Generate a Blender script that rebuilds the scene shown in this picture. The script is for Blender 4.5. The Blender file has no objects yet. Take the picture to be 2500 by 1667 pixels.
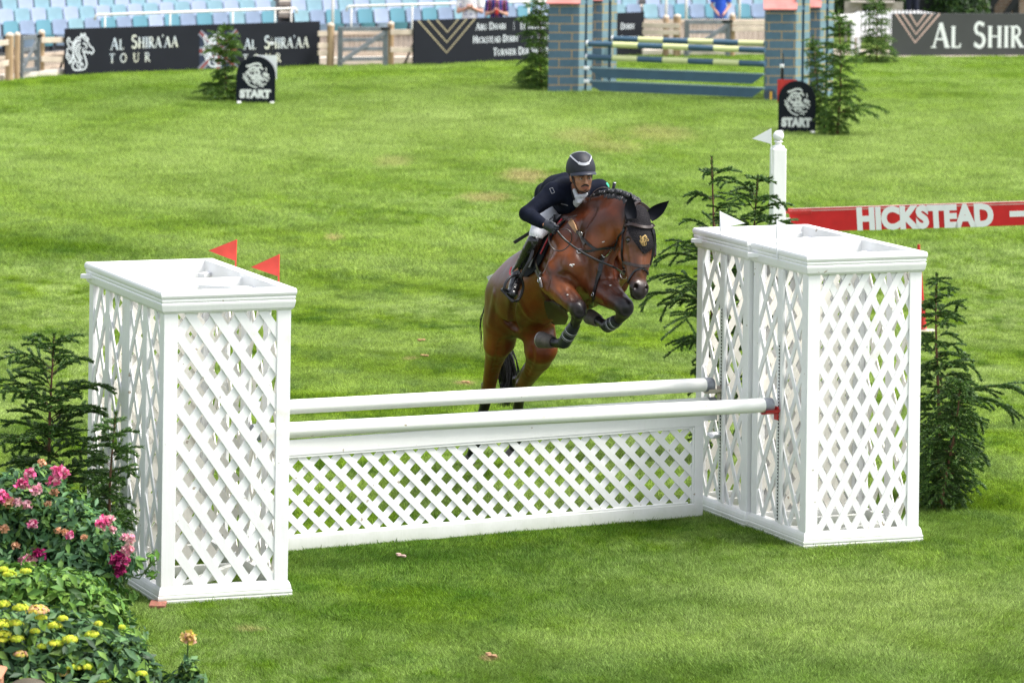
import bpy, math, random
import numpy as np
from mathutils import Vector, Matrix
from mathutils.bvhtree import BVHTree
DEV = globals().get('DEV_FLAGS', {})   # empty in a normal run
R = math.radians
# ------------------------------------------------------------------ camera, sky, sun, exposure
scene = bpy.context.scene
CH = 5.6; FPX = 10500.0; YH = -540.0; ROLL = 0.013
cam_d = bpy.data.cameras.new("camera"); cam = bpy.data.objects.new("camera", cam_d)
scene.collection.objects.link(cam); scene.camera = cam
cam.location = (0, 0, CH); cam.rotation_euler = (R(90), -ROLL, 0)
cam_d.sensor_width = 36; cam_d.lens = 36 * FPX / 2500
cam_d.shift_y = -(833.5 - YH) / 2500
cam_d.clip_start = 1; cam_d.clip_end = 3000
cam_d.dof.use_dof = True; cam_d.dof.focus_distance = 31.6; cam_d.dof.aperture_fstop = 4.2
SUN_EL, SUN_AZ = R(62), R(98)      # azimuth measured clockwise from +Y (away from the camera)
world = bpy.data.worlds.new("World"); scene.world = world; world.use_nodes = True
wn = world.node_tree; wn.nodes.clear()
sky = wn.nodes.new('ShaderNodeTexSky'); sky.sky_type = 'NISHITA'; sky.sun_disc = False
sky.sun_elevation = SUN_EL; sky.sun_rotation = SUN_AZ; sky.dust_density = 3.0; sky.ozone_density = 1.0
bg = wn.nodes.new('ShaderNodeBackground'); bg.inputs[1].default_value = 0.15
wo = wn.nodes.new('ShaderNodeOutputWorld')
hs = wn.nodes.new('ShaderNodeHueSaturation'); hs.inputs['Saturation'].default_value = 0.40   # thin bright cloud over the blue
wn.links.new(sky.outputs[0], hs.inputs['Color']); wn.links.new(hs.outputs[0], bg.inputs[0]); wn.links.new(bg.outputs[0], wo.inputs[0])
sun_d = bpy.data.lights.new("sun", 'SUN'); sun_d.energy = 2.1; sun_d.angle = R(16); sun_d.color = (1.0, 0.96, 0.90)
sun = bpy.data.objects.new("sun", sun_d); scene.collection.objects.link(sun)
sdir = Vector((math.sin(SUN_AZ) * math.cos(SUN_EL), math.cos(SUN_AZ) * math.cos(SUN_EL), math.sin(SUN_EL)))
sun.rotation_euler = (-sdir).to_track_quat('-Z', 'Y').to_euler()
scene.view_settings.view_transform = 'Standard'; scene.view_settings.look = 'None'
scene.view_settings.exposure = 1.16; scene.view_settings.gamma = 1
scene.render.engine = 'CYCLES'
scene.cycles.max_bounces = 6; scene.cycles.sample_clamp_indirect = 4.0; scene.cycles.diffuse_bounces = 3; scene.cycles.transmission_bounces = 4
scene.cycles.use_denoising = True; scene.cycles.denoising_prefilter = 'NONE'
try:
    scene.cycles.denoising_input_passes = 'RGB_ALBEDO_NORMAL'
except Exception: pass
COL = scene.collection

def at(px, py, Y):
    """world point at depth Y that the survey of the place puts at photo position px, py"""
    du, dv = px - 1250.0, py - YH
    c, s = math.cos(ROLL), math.sin(ROLL)
    u = c * du + s * dv; v = -s * du + c * dv
    return Vector((u * Y / FPX, Y, CH - v * Y / FPX))
def gp(px, py, z=0.0):
    du, dv = px - 1250.0, py - YH
    c, s = math.cos(ROLL), math.sin(ROLL)
    v = -s * du + c * dv
    Y = FPX * (CH - z) / v
    p = at(px, py, Y); return p
def pz(px, Y, z):
    """point at height z on the sight line column px"""
    # solve py so that at() gives z
    v = (CH - z) * FPX / Y
    c, s = math.cos(ROLL), math.sin(ROLL)
    # v = -s*du + c*dv
    du = px - 1250.0; dv = (v + s * du) / c
    return at(px, dv + YH, Y)

# ------------------------------------------------------------------ materials
def nodes_of(name):
    m = bpy.data.materials.new(name); m.use_nodes = True
    nt = m.node_tree
    return m, nt, nt.nodes['Principled BSDF']
def mat(name, col, rough=0.5, metal=0.0, var=0.0, scale=8.0, bump=0.0, bscale=60.0, spec=0.5, col2=None, coat=0.0, trans=0.0, stretch=None, detail=5, lo=0.35, hi=0.65):
    m, nt, b = nodes_of(name)
    b.inputs['Base Color'].default_value = (*col, 1); b.inputs['Roughness'].default_value = rough
    b.inputs['Metallic'].default_value = metal; b.inputs['Specular IOR Level'].default_value = spec
    b.inputs['Coat Weight'].default_value = coat
    tc = nt.nodes.new('ShaderNodeTexCoord')
    vec = tc.outputs['Object']
    if stretch:
        mp = nt.nodes.new('ShaderNodeMapping'); mp.inputs['Scale'].default_value = stretch
        nt.links.new(vec, mp.inputs[0]); vec = mp.outputs[0]
    if var > 0 or col2:
        n = nt.nodes.new('ShaderNodeTexNoise'); n.inputs['Scale'].default_value = scale; n.inputs['Detail'].default_value = detail
        nt.links.new(vec, n.inputs['Vector'])
        r = nt.nodes.new('ShaderNodeValToRGB'); r.color_ramp.elements[0].position = lo; r.color_ramp.elements[1].position = hi
        c2 = col2 if col2 else tuple(max(0, c * (1 - var)) for c in col)
        r.color_ramp.elements[0].color = (*c2, 1); r.color_ramp.elements[1].color = (*col, 1)
        nt.links.new(n.outputs[0], r.inputs[0]); nt.links.new(r.outputs[0], b.inputs['Base Color'])
    if bump > 0:
        n2 = nt.nodes.new('ShaderNodeTexNoise'); n2.inputs['Scale'].default_value = bscale; n2.inputs['Detail'].default_value = 6
        nt.links.new(vec, n2.inputs['Vector'])
        bp = nt.nodes.new('ShaderNodeBump'); bp.inputs['Strength'].default_value = bump; bp.inputs['Distance'].default_value = 0.01
        nt.links.new(n2.outputs[0], bp.inputs['Height']); nt.links.new(bp.outputs[0], b.inputs['Normal'])
    if trans > 0:
        tr = nt.nodes.new('ShaderNodeBsdfTranslucent'); mx = nt.nodes.new('ShaderNodeMixShader')
        src = b.inputs['Base Color'].links[0].from_socket if b.inputs['Base Color'].links else None
        if src: nt.links.new(src, tr.inputs[0])
        else: tr.inputs[0].default_value = (*col, 1)
        mx.inputs[0].default_value = trans
        out = nt.nodes['Material Output']
        nt.links.new(b.outputs[0], mx.inputs[1]); nt.links.new(tr.outputs[0], mx.inputs[2]); nt.links.new(mx.outputs[0], out.inputs[0])
    return m
def mat_attr(name, rough=0.5, spec=0.5, noise=0.12, scale=25, bump=0.15, bscale=60, coat=0.0, sheen=0.0, trans=0.0, coat_rough=0.3):
    """colour from the mesh attribute 'col' with a little procedural mottling"""
    m, nt, b = nodes_of(name)
    a = nt.nodes.new('ShaderNodeAttribute'); a.attribute_name = 'col'
    tc = nt.nodes.new('ShaderNodeTexCoord')
    n = nt.nodes.new('ShaderNodeTexNoise'); n.inputs['Scale'].default_value = scale; n.inputs['Detail'].default_value = 6
    nt.links.new(tc.outputs['Object'], n.inputs['Vector'])
    mr = nt.nodes.new('ShaderNodeMapRange'); mr.inputs['From Min'].default_value = .3; mr.inputs['From Max'].default_value = .7
    mr.inputs['To Min'].default_value = 1 - noise; mr.inputs['To Max'].default_value = 1 + noise
    nt.links.new(n.outputs[0], mr.inputs[0])
    vm = nt.nodes.new('ShaderNodeVectorMath'); vm.operation = 'SCALE'
    nt.links.new(a.outputs['Color'], vm.inputs[0]); nt.links.new(mr.outputs[0], vm.inputs['Scale'])
    nt.links.new(vm.outputs[0], b.inputs['Base Color'])
    b.inputs['Roughness'].default_value = rough; b.inputs['Specular IOR Level'].default_value = spec
    b.inputs['Coat Weight'].default_value = coat; b.inputs['Coat Roughness'].default_value = coat_rough; b.inputs['Sheen Weight'].default_value = sheen
    if bump > 0:
        n2 = nt.nodes.new('ShaderNodeTexNoise'); n2.inputs['Scale'].default_value = bscale; n2.inputs['Detail'].default_value = 5
        nt.links.new(tc.outputs['Object'], n2.inputs['Vector'])
        bp = nt.nodes.new('ShaderNodeBump'); bp.inputs['Strength'].default_value = bump; bp.inputs['Distance'].default_value = 0.01
        nt.links.new(n2.outputs[0], bp.inputs['Height']); nt.links.new(bp.outputs[0], b.inputs['Normal'])
    if trans > 0:
        tr = nt.nodes.new('ShaderNodeBsdfTranslucent'); mx = nt.nodes.new('ShaderNodeMixShader')
        nt.links.new(vm.outputs[0], tr.inputs[0]); mx.inputs[0].default_value = trans
        nt.links.new(b.outputs[0], mx.inputs[1]); nt.links.new(tr.outputs[0], mx.inputs[2])
        nt.links.new(mx.outputs[0], nt.nodes['Material Output'].inputs[0])
    return m

# ------------------------------------------------------------------ mesh builder
class MB:
    def __init__(s): s.v = []; s.f = []; s.c = []; s.n = 0
    def add(s, verts, faces, col=None):
        o = s.n
        s.v.extend([tuple(p) for p in verts]); s.n += len(verts)
        s.f.extend([tuple(i + o for i in f) for f in faces])
        if col is not None: s.c.append((o, s.n, col))
        return s
    def box(s, c, size, M=None, col=None):
        x, y, z = [k / 2 for k in size]; c = Vector(c)
        P = [Vector((a * x, b * y, d * z)) for d in (-1, 1) for b in (-1, 1) for a in (-1, 1)]
        if M is not None: P = [M @ p for p in P]
        return s.add([c + p for p in P], [(0, 2, 3, 1), (4, 5, 7, 6), (0, 1, 5, 4), (2, 6, 7, 3), (0, 4, 6, 2), (1, 3, 7, 5)], col)
    def beam(s, a, b, w, h, up=(0, 0, 1), col=None):
        """square bar from a to b, w across, h along 'up'"""
        a = Vector(a); b = Vector(b); d = (b - a).normalized(); up = Vector(up)
        side = d.cross(up)
        if side.length < 1e-5: side = d.cross(Vector((0, 1, 0)))
        side.normalize(); u = side.cross(d).normalized()
        P = [p + side * (i * w / 2) + u * (j * h / 2) for p in (a, b) for j in (-1, 1) for i in (-1, 1)]
        return s.add(P, [(0, 1, 3, 2), (4, 6, 7, 5), (0, 4, 5, 1), (2, 3, 7, 6), (0, 2, 6, 4), (1, 5, 7, 3)], col)
    def tube(s, pts, rad, n=10, col=None, caps=True, flat=1.0, upv=None):
        pts = [Vector(p) for p in pts]
        if not hasattr(rad, '__len__'): rad = [rad] * len(pts)
        V = []; prev = None
        for i, p in enumerate(pts):
            t = (pts[min(i + 1, len(pts) - 1)] - pts[max(i - 1, 0)])
            if t.length < 1e-9: t = Vector((0, 0, 1))
            t.normalize()
            if prev is None:
                q = Vector(upv) if upv is not None else (Vector((0, 0, 1)) if abs(t.z) < .9 else Vector((1, 0, 0)))
            else: q = prev
            e1 = (q - t * q.dot(t))
            if e1.length < 1e-6: e1 = t.orthogonal()
            e1.normalize(); prev = e1; e2 = t.cross(e1)
            for k in range(n):
                a = 2 * math.pi * k / n
                V.append(p + e1 * (math.cos(a) * rad[i] * flat) + e2 * (math.sin(a) * rad[i]))
        F = []
        for i in range(len(pts) - 1):
            for k in range(n):
                k2 = (k + 1) % n
                F.append((i * n + k, i * n + k2, (i + 1) * n + k2, (i + 1) * n + k))
        if caps:
            F.append(tuple(range(n))[::-1]); F.append(tuple(range((len(pts) - 1) * n, len(pts) * n)))
        return s.add(V, F, col)
    def lathe(s, prof, c, n=20, axis=None, col=None):
        c = Vector(c); M = axis if axis is not None else Matrix.Identity(3)
        V = []
        for (r, z) in prof:
            for k in range(n):
                a = 2 * math.pi * k / n; V.append(c + M @ Vector((r * math.cos(a), r * math.sin(a), z)))
        F = [(i * n + k, i * n + (k + 1) % n, (i + 1) * n + (k + 1) % n, (i + 1) * n + k) for i in range(len(prof) - 1) for k in range(n)]
        F.append(tuple(range(n))[::-1]); F.append(tuple(range((len(prof) - 1) * n, len(prof) * n)))
        return s.add(V, F, col)
    def prism(s, poly, o, ex, ey, t, col=None):
        """extrude the 2d polygon poly (plane o, ex, ey) by t along ex x ey, centred"""
        o = Vector(o); ex = Vector(ex).normalized(); ey = Vector(ey).normalized(); nz = ex.cross(ey).normalized()
        A = [o + ex * x + ey * y - nz * (t / 2) for x, y in poly]; B = [p + nz * t for p in A]
        n = len(poly)
        F = [tuple(range(n))[::-1], tuple(range(n, 2 * n))] + [(i, (i + 1) % n, (i + 1) % n + n, i + n) for i in range(n)]
        return s.add(A + B, F, col)
    def ball(s, c, r, n=10, m=7, M=None, col=None):
        if not hasattr(r, '__len__'): r = (r, r, r)
        c = Vector(c); V = [Vector((0, 0, r[2]))]
        for i in range(1, m):
            ph = math.pi * i / m
            for k in range(n):
                a = 2 * math.pi * k / n; V.append(Vector((r[0] * math.sin(ph) * math.cos(a), r[1] * math.sin(ph) * math.sin(a), r[2] * math.cos(ph))))
        V.append(Vector((0, 0, -r[2])))
        if M is not None: V = [M @ p for p in V]
        F = [(0, 1 + k, 1 + (k + 1) % n) for k in range(n)]
        for i in range(m - 2):
            for k in range(n):
                a = 1 + i * n + k; b = 1 + i * n + (k + 1) % n; F.append((a, a + n, b + n, b))
        L = len(V) - 1; o = 1 + (m - 2) * n
        F += [(o + k, L, o + (k + 1) % n) for k in range(n)]
        return s.add([c + p for p in V], F, col)
    def build(s, name, material, parent=None, smooth=False, bevel=0.0, angle=None):
        me = bpy.data.meshes.new(name); me.from_pydata(s.v, [], s.f); me.update()
        if s.c:
            a = me.color_attributes.new('col', 'FLOAT_COLOR', 'POINT')
            arr = np.zeros((s.n, 4), dtype=np.float32); arr[:, 3] = 1
            for o, e, c in s.c: arr[o:e, :3] = c
            a.data.foreach_set('color', arr.ravel())
        return finish(me, name, material, parent, smooth, bevel, angle)
def finish(me, name, material, parent=None, smooth=False, bevel=0.0, angle=None):
    o = bpy.data.objects.new(name, me); COL.objects.link(o)
    me.materials.append(material)
    if smooth:
        me.polygons.foreach_set('use_smooth', np.ones(len(me.polygons), dtype=bool))
        if angle: me.set_sharp_from_angle(angle=R(angle))
    if bevel > 0:
        b = o.modifiers.new('bevel', 'BEVEL'); b.width = bevel; b.segments = 2; b.limit_method = 'ANGLE'; b.angle_limit = R(40)
    if parent is not None:
        o.parent = parent; o.matrix_parent_inverse = Matrix.Translation(-Vector(parent.location)) if parent.type == 'EMPTY' and not parent.get('_rot') else parent.matrix_basis.inverted()
    return o
def np_mesh(name, V, F, material, parent=None, col=None, smooth=False):
    """fast mesh from arrays: F (m,3) or (m,4)"""
    V = np.asarray(V, dtype=np.float32); F = np.asarray(F, dtype=np.int32)
    me = bpy.data.meshes.new(name); k = F.shape[1]
    me.vertices.add(len(V)); me.vertices.foreach_set('co', V.ravel())
    me.loops.add(F.size); me.loops.foreach_set('vertex_index', F.ravel())
    me.polygons.add(len(F)); me.polygons.foreach_set('loop_start', np.arange(0, F.size, k, dtype=np.int32))
    me.polygons.foreach_set('loop_total', np.full(len(F), k, dtype=np.int32))
    me.update(calc_edges=True)
    if col is not None:
        a = me.color_attributes.new('col', 'FLOAT_COLOR', 'POINT')
        arr = np.ones((len(V), 4), dtype=np.float32); arr[:, :3] = col
        a.data.foreach_set('color', arr.ravel())
    return finish(me, name, material, parent, smooth)
def thing(name, loc, label, cat, group=None):
    e = bpy.data.objects.new(name, None); COL.objects.link(e); e.location = loc; e.empty_display_size = .1
    tag(e, label, cat, group); return e
def tag(o, label, cat, group=None):
    o['label'] = label; o['category'] = cat
    if group: o['group'] = group
    return o
def struct(o, kind='structure'):
    o['kind'] = kind; return o

# ------------------------------------------------------------------ letters
SERIF = {}
def _mk():
    K, N = 0.150, 0.065      # thick, thin
    def L(*p, w=K): return ('l', p, w)
    def sf(x, y, w=.26): return ('l', ((x - w / 2, y), (x + w / 2, y)), .05)
    def arc(cx, cy, rx, ry, a0, a1, w=K, n=14):
        return ('l', tuple((cx + rx * math.cos(R(a0 + (a1 - a0) * i / n)), cy + ry * math.sin(R(a0 + (a1 - a0) * i / n))) for i in range(n + 1)), w)
    S = SERIF
    S['A'] = (.86, [L((.10, .02), (.43, .98), w=N), L((.43, .98), (.76, .02)), L((.22, .34), (.62, .34), w=N), sf(.10, .025), sf(.76, .025)])
    S['B'] = (.66, [L((.16, 0), (.16, 1)), arc(.30, .76, .22, .21, 90, -90, .10), L((.16, .97), (.30, .97), w=N), L((.16, .54), (.33, .54), w=N), arc(.32, .28, .27, .25, 90, -90, .12), L((.16, .03), (.33, .03), w=N), sf(.12, .025), sf(.12, .975)])
    S['C'] = (.76, [arc(.46, .5, .36, .45, 50, 310, .11), L((.69, .80), (.70, .96), w=N)])
    S['D'] = (.80, [L((.16, 0), (.16, 1)), arc(.32, .5, .40, .465, 90, -90, .12), L((.1, .97), (.34, .97), w=N), L((.1, .03), (.34, .03), w=N), sf(.12, .025), sf(.12, .975)])
    S['E'] = (.60, [L((.16, 0), (.16, 1)), L((.1, .97), (.52, .97), w=.06), L((.1, .03), (.55, .03), w=.06), L((.16, .52), (.44, .52), w=.06), L((.52, .86), (.52, 1), w=.05), L((.55, 0), (.57, .17), w=.05), sf(.12, .025), sf(.12, .975)])
    S['G'] = (.82, [arc(.46, .5, .36, .45, 50, 330, .11), L((.72, 0.06), (.72, .42)), sf(.70, .42)])
    S['H'] = (.86, [L((.16, 0), (.16, 1)), L((.70, 0), (.70, 1)), L((.16, .52), (.70, .52), w=N)] + [sf(x, y) for x in (.16, .70) for y in (.025, .975)])
    S['I'] = (.34, [L((.17, 0), (.17, 1)), sf(.17, .025), sf(.17, .975)])
    S['K'] = (.76, [L((.16, 0), (.16, 1)), L((.20, .45), (.58, .97), w=N), L((.28, .56), (.68, .02)), sf(.16, .025), sf(.16, .975), sf(.58, .975, .2), sf(.68, .025, .2)])
    S['L'] = (.60, [L((.16, 0), (.16, 1)), L((.1, .03), (.54, .03), w=.07), L((.54, 0), (.57, .2), w=.06), sf(.16, .975)])
    S['M'] = (1.0, [L((.14, 0), (.2, 1), w=N), L((.2, .98), (.5, .1)), L((.5, .1), (.8, .98), w=N), L((.8, 1), (.86, 0)), sf(.14, .025), sf(.86, .025)])
    S['N'] = (.88, [L((.16, 0), (.16, 1), w=N), L((.16, .98), (.70, .03)), L((.70, 0), (.70, 1), w=N), sf(.16, .025), sf(.70, .975)])
    S['O'] = (.90, [arc(.45, .5, .36, .44, 0, 360, .12, 26)])
    S['Q'] = (.90, [arc(.45, .5, .36, .44, 0, 360, .12, 26), L((.5, .2), (.85, -.12))])
    S['R'] = (.74, [L((.16, 0), (.16, 1)), arc(.30, .74, .24, .23, 90, -90, .11), L((.16, .97), (.30, .97), w=N), L((.16, .51), (.32, .51), w=N), L((.32, .5), (.66, .02)), sf(.16, .025), sf(.12, .975), sf(.68, .025, .16)])
    S['S'] = (.62, [arc(.30, .75, .19, .215, 30, 262, .115), arc(.30, .28, .22, .25, 92, -150, .125), L((.47, .82), (.48, .98), w=.06), L((.09, .22), (.08, .04), w=.06)])
    S['T'] = (.70, [L((.35, 0), (.35, 1)), L((.04, .96), (.66, .96), w=.08), L((.05, .82), (.05, .98), w=.05), L((.65, .82), (.65, .98), w=.05), sf(.35, .025)])
    S['U'] = (.84, [L((.16, 1), (.16, .35)), arc(.42, .36, .26, .33, 180, 360, .10), L((.68, .35), (.68, 1), w=N), sf(.16, .975), sf(.68, .975)])
    S['Y'] = (.78, [L((.06, 1), (.38, .46)), L((.38, .46), (.70, 1), w=N), L((.38, 0), (.38, .48)), sf(.08, .975), sf(.70, .975), sf(.38, .025)])
    S["'"] = (.20, [L((.08, 1.05), (.13, 1.16), w=.12), L((.08, .92), (.08, 1.08), w=.05)])
    S['|'] = (.5, [L((.25, -.05), (.25, 1.05), w=.06)])
    S['.'] = (.3, [L((.12, 0), (.12, .1), w=.12)])
_mk()
def stroke(mb, pts, w, P, t=0.0, lift=0.004, col=None):
    """flat ribbon along a 2d polyline; P maps (x, y) to a world point, its normal lifts it; ribbons get a hair of thickness"""
    n = len(pts); L_ = []; Rr = []
    for i, (x, y) in enumerate(pts):
        a = pts[max(i - 1, 0)]; b = pts[min(i + 1, n - 1)]
        dx, dy = b[0] - a[0], b[1] - a[1]; l = math.hypot(dx, dy) or 1
        wi = w[i] if hasattr(w, '__len__') else w
        nx, ny = -dy / l * wi / 2, dx / l * wi / 2
        L_.append(P(x + nx, y + ny)); Rr.append(P(x - nx, y - ny))
    V = L_ + Rr
    F = [(i, i + n, i + n + 1, i + 1) for i in range(n - 1)]
    mb.add(V, F, col)
def serif_text(mb, text, P, x0, y0, h, small=.8, sp=.06, xs=1.0, bold=1.0, col=None):
    """small-caps: the first letter of each word full height. P(x, y) maps plane coordinates; returns end x"""
    x = x0; first = True; k = 0
    for ch in text:
        if ch == ' ': x += .38 * h * xs; first = True; continue
        wd, st = SERIF[ch if ch in SERIF else ch.upper()]
        hh = h if (first or ch in "|'") else h * small
        if ch not in "'": first = False
        if ch == "'": hh = h * small
        for j, (_, pts, w) in enumerate(st):
            k += 1
            eps = .0007 * (k % 7)
            stroke(mb, [(x + p[0] * hh * xs, y0 + p[1] * hh) for p in pts], w * hh * bold, lambda a, b: P(a, b, eps), col=col)
        x += (wd + sp) * hh * xs
    return x
def font_text(name, body, height, material, M, parent=None, bold=0.0, sx=1.0, space=1.0):
    """sans lettering from Blender's own font as a thin mesh; M: 4x4 placing the text plane"""
    cu = bpy.data.curves.new(name, 'FONT'); cu.body = body; cu.size = height / .70; cu.extrude = .0015; cu.offset = bold; cu.space_character = space
    cu.resolution_u = 4
    t = bpy.data.objects.new(name, cu); COL.objects.link(t)
    dg = bpy.context.evaluated_depsgraph_get(); dg.update()
    me = bpy.data.meshes.new_from_object(t.evaluated_get(dg)); bpy.data.objects.remove(t); bpy.data.curves.remove(cu)
    me.name = name
    me.transform(M @ Matrix.Diagonal((sx, 1, 1, 1)))
    me.materials.clear()
    return finish(me, name, material, parent)
# ------------------------------------------------------------------ ground and grass
def patchwork(nt, base_scale=1.0):
    """lawn colour by place: world position drives pale, mid and dark patches, mowing bands and bare spots"""
    g = nt.nodes.new('ShaderNodeNewGeometry')
    mp = nt.nodes.new('ShaderNodeMapping'); mp.inputs['Scale'].default_value = (1, .55, 0)
    nt.links.new(g.outputs['Position'], mp.inputs[0])
    def noise(sc, det=4, rough=.55, w=0):
        n = nt.nodes.new('ShaderNodeTexNoise'); n.noise_dimensions = '4D'; n.inputs['W'].default_value = w
        n.inputs['Scale'].default_value = sc; n.inputs['Detail'].default_value = det; n.inputs['Roughness'].default_value = rough
        nt.links.new(mp.outputs[0], n.inputs['Vector']); return n.outputs[0]
    def mrange(s, a, b, c=0.0, d=1.0):
        m = nt.nodes.new('ShaderNodeMapRange'); m.inputs['From Min'].default_value = a; m.inputs['From Max'].default_value = b
        m.inputs['To Min'].default_value = c; m.inputs['To Max'].default_value = d; m.interpolation_type = 'SMOOTHSTEP'
        nt.links.new(s, m.inputs[0]); return m.outputs[0]
    def mix(f, a, b):
        m = nt.nodes.new('ShaderNodeMix'); m.data_type = 'RGBA'
        if isinstance(f, float): m.inputs[0].default_value = f
        else: nt.links.new(f, m.inputs[0])
        for s, x in ((6, a), (7, b)):
            if isinstance(x, tuple): m.inputs[s].default_value = (*x, 1)
            else: nt.links.new(x, m.inputs[s])
        return m.outputs[2]
    def mul(a, b):
        m = nt.nodes.new('ShaderNodeMath'); m.operation = 'MULTIPLY'
        nt.links.new(a, m.inputs[0])
        if isinstance(b, float): m.inputs[1].default_value = b
        else: nt.links.new(b, m.inputs[1])
        return m.outputs[0]
    MID, DARK, PALE, LIME, DRY = (.158, .270, .014), (.052, .130, .008), (.36, .46, .15), (.235, .355, .024), (.44, .36, .18)
    a = mix(mrange(noise(1.1, 6, .65, 1), .38, .62), MID, LIME)
    b = mix(mul(mrange(noise(2.6, 8, .72, 2), .46, .62), .85), a, DARK)
    pal = mul(mrange(noise(.30, 5, .6, 3), .40, .62), mrange(noise(4.2, 8, .72, 4), .38, .58))
    c = mix(mul(pal, .85), b, PALE)
    c = mix(mul(mrange(noise(9.5, 4, .6, 7), .50, .66), .42), c, (.045, .105, .006))
    # far field: curved mowing bands
    sep = nt.nodes.new('ShaderNodeSeparateXYZ'); nt.links.new(g.outputs['Position'], sep.inputs[0])
    wv = nt.nodes.new('ShaderNodeTexWave'); wv.wave_type = 'RINGS'; wv.rings_direction = 'Z'; wv.inputs['Scale'].default_value = .115
    wv.inputs['Distortion'].default_value = 1.0; wv.inputs['Detail'].default_value = 2
    mp2 = nt.nodes.new('ShaderNodeMapping'); mp2.inputs['Location'].default_value = (-10, -66, 0)
    nt.links.new(g.outputs['Position'], mp2.inputs[0]); nt.links.new(mp2.outputs[0], wv.inputs[0])
    d = mix(mul(mrange(wv.outputs['Color'], .3, .7), .30), c, PALE)
    fary = mrange(sep.outputs['Y'], 44.0, 64.0, 0, .30)
    d = mix(fary, d, (.25, .41, .045))
    # a deeper green is mixed in over the near part of the lawn
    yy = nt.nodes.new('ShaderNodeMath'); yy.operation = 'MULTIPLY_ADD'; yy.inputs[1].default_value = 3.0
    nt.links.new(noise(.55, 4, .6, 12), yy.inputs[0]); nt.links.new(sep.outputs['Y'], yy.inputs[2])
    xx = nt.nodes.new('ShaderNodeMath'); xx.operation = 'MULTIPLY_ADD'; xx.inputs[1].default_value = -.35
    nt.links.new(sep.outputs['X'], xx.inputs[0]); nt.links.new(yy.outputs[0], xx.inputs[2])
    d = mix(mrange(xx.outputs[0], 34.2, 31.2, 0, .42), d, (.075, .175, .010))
    dry = mul(mrange(noise(.42, 4, .6, 9), .66, .74), mrange(noise(5, 4, .6, 5), .42, .6))
    e = mix(mul(dry, .22), d, DRY)
    return d
def wear_shade_tints(nt, col, spots, DRY=(.50, .38, .20), lo=2.1, hi=1.35):
    """trampled spots, paler turf and painted shade at ground places (x, y, rx, ry)"""
    g = nt.nodes.new('ShaderNodeNewGeometry')
    n = nt.nodes.new('ShaderNodeTexNoise'); n.inputs['Scale'].default_value = 9; n.inputs['Detail'].default_value = 5
    nt.links.new(g.outputs['Position'], n.inputs['Vector'])
    for (x, y, rx, ry, k) in spots:
        mp = nt.nodes.new('ShaderNodeMapping'); mp.vector_type = 'TEXTURE'
        mp.inputs['Location'].default_value = (x, y, 0); mp.inputs['Scale'].default_value = (rx, ry, 100)
        nt.links.new(g.outputs['Position'], mp.inputs[0])
        l = nt.nodes.new('ShaderNodeVectorMath'); l.operation = 'LENGTH'; nt.links.new(mp.outputs[0], l.inputs[0])
        ad = nt.nodes.new('ShaderNodeMath'); ad.operation = 'MULTIPLY_ADD'; ad.inputs[1].default_value = 1.8
        nt.links.new(n.outputs[0], ad.inputs[0]); nt.links.new(l.outputs['Value'], ad.inputs[2])
        mr = nt.nodes.new('ShaderNodeMapRange'); mr.inputs['From Min'].default_value = lo; mr.inputs['From Max'].default_value = hi
        mr.inputs['To Min'].default_value = 0; mr.inputs['To Max'].default_value = k
        nt.links.new(ad.outputs[0], mr.inputs[0])
        m = nt.nodes.new('ShaderNodeMix'); m.data_type = 'RGBA'; nt.links.new(mr.outputs[0], m.inputs[0])
        nt.links.new(col, m.inputs[6]); m.inputs[7].default_value = (*DRY, 1); col = m.outputs[2]
    return col
SPOTS = []
for (px, py, rx, ry, k) in [(1282, 437, .36, 1.1, .62), (1185, 490, .36, .7, .55), (1420, 338, .5, 1.6, .3), (1610, 333, .6, 1.8, .35), (1500, 365, .5, 1.3, .3),
                            (815, 587, .12, .4, .5), (1000, 878, .08, .15, .6), (1135, 940, .10, .14, .8), (1195, 1612, .07, .10, .9), (2320, 1130, .2, .2, .5),
                            (960, 400, .3, 1.0, .3), (610, 1540, .1, .12, .4)]:
    p = gp(px, py); SPOTS.append((p.x, p.y, rx, ry, k))
PALES = []; DARKS = []  # DARKS: darker turf, plus shade before the panel painted into the colour
for L_, src_ in ((PALES, [(600, 340, 3.0, 8, .5), (1050, 300, 2.5, 8, .5), (250, 450, 2, 6, .45), (2050, 420, 2.2, 6, .55), (2350, 330, 3, 9, .5), (1900, 1500, 1.1, 1.7, .55), (2250, 1470, 1.0, 1.8, .5), (1500, 1570, .9, 1.2, .35), (1000, 640, 1.2, 3, .4), (900, 860, .8, 1.6, .4), (1450, 260, 3, 8, .4), (560, 620, 1, 3, .35)]),
                 (DARKS, [(1050, 1370, 1.7, .85, .85), (1480, 1290, 1.1, .5, .75), (850, 1340, .9, .35, .6), (1800, 1290, .7, .4, .6), (1560, 1480, .9, .6, .5), (830, 1500, .9, .7, .4), (1750, 1640, 1.4, .5, .45), (2300, 1250, .6, .9, .5), (150, 620, 1.0, 2.0, .45), (1350, 700, .8, 2, .35), (1500, 470, 1.5, 3, .35), (420, 240, 3, 3, .35), (1500, 245, 3, 2.5, .35)])):
    for (px, py, rx, ry, k) in src_:
        p = gp(px, py); L_.append((p.x, p.y, rx, ry, k))
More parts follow.
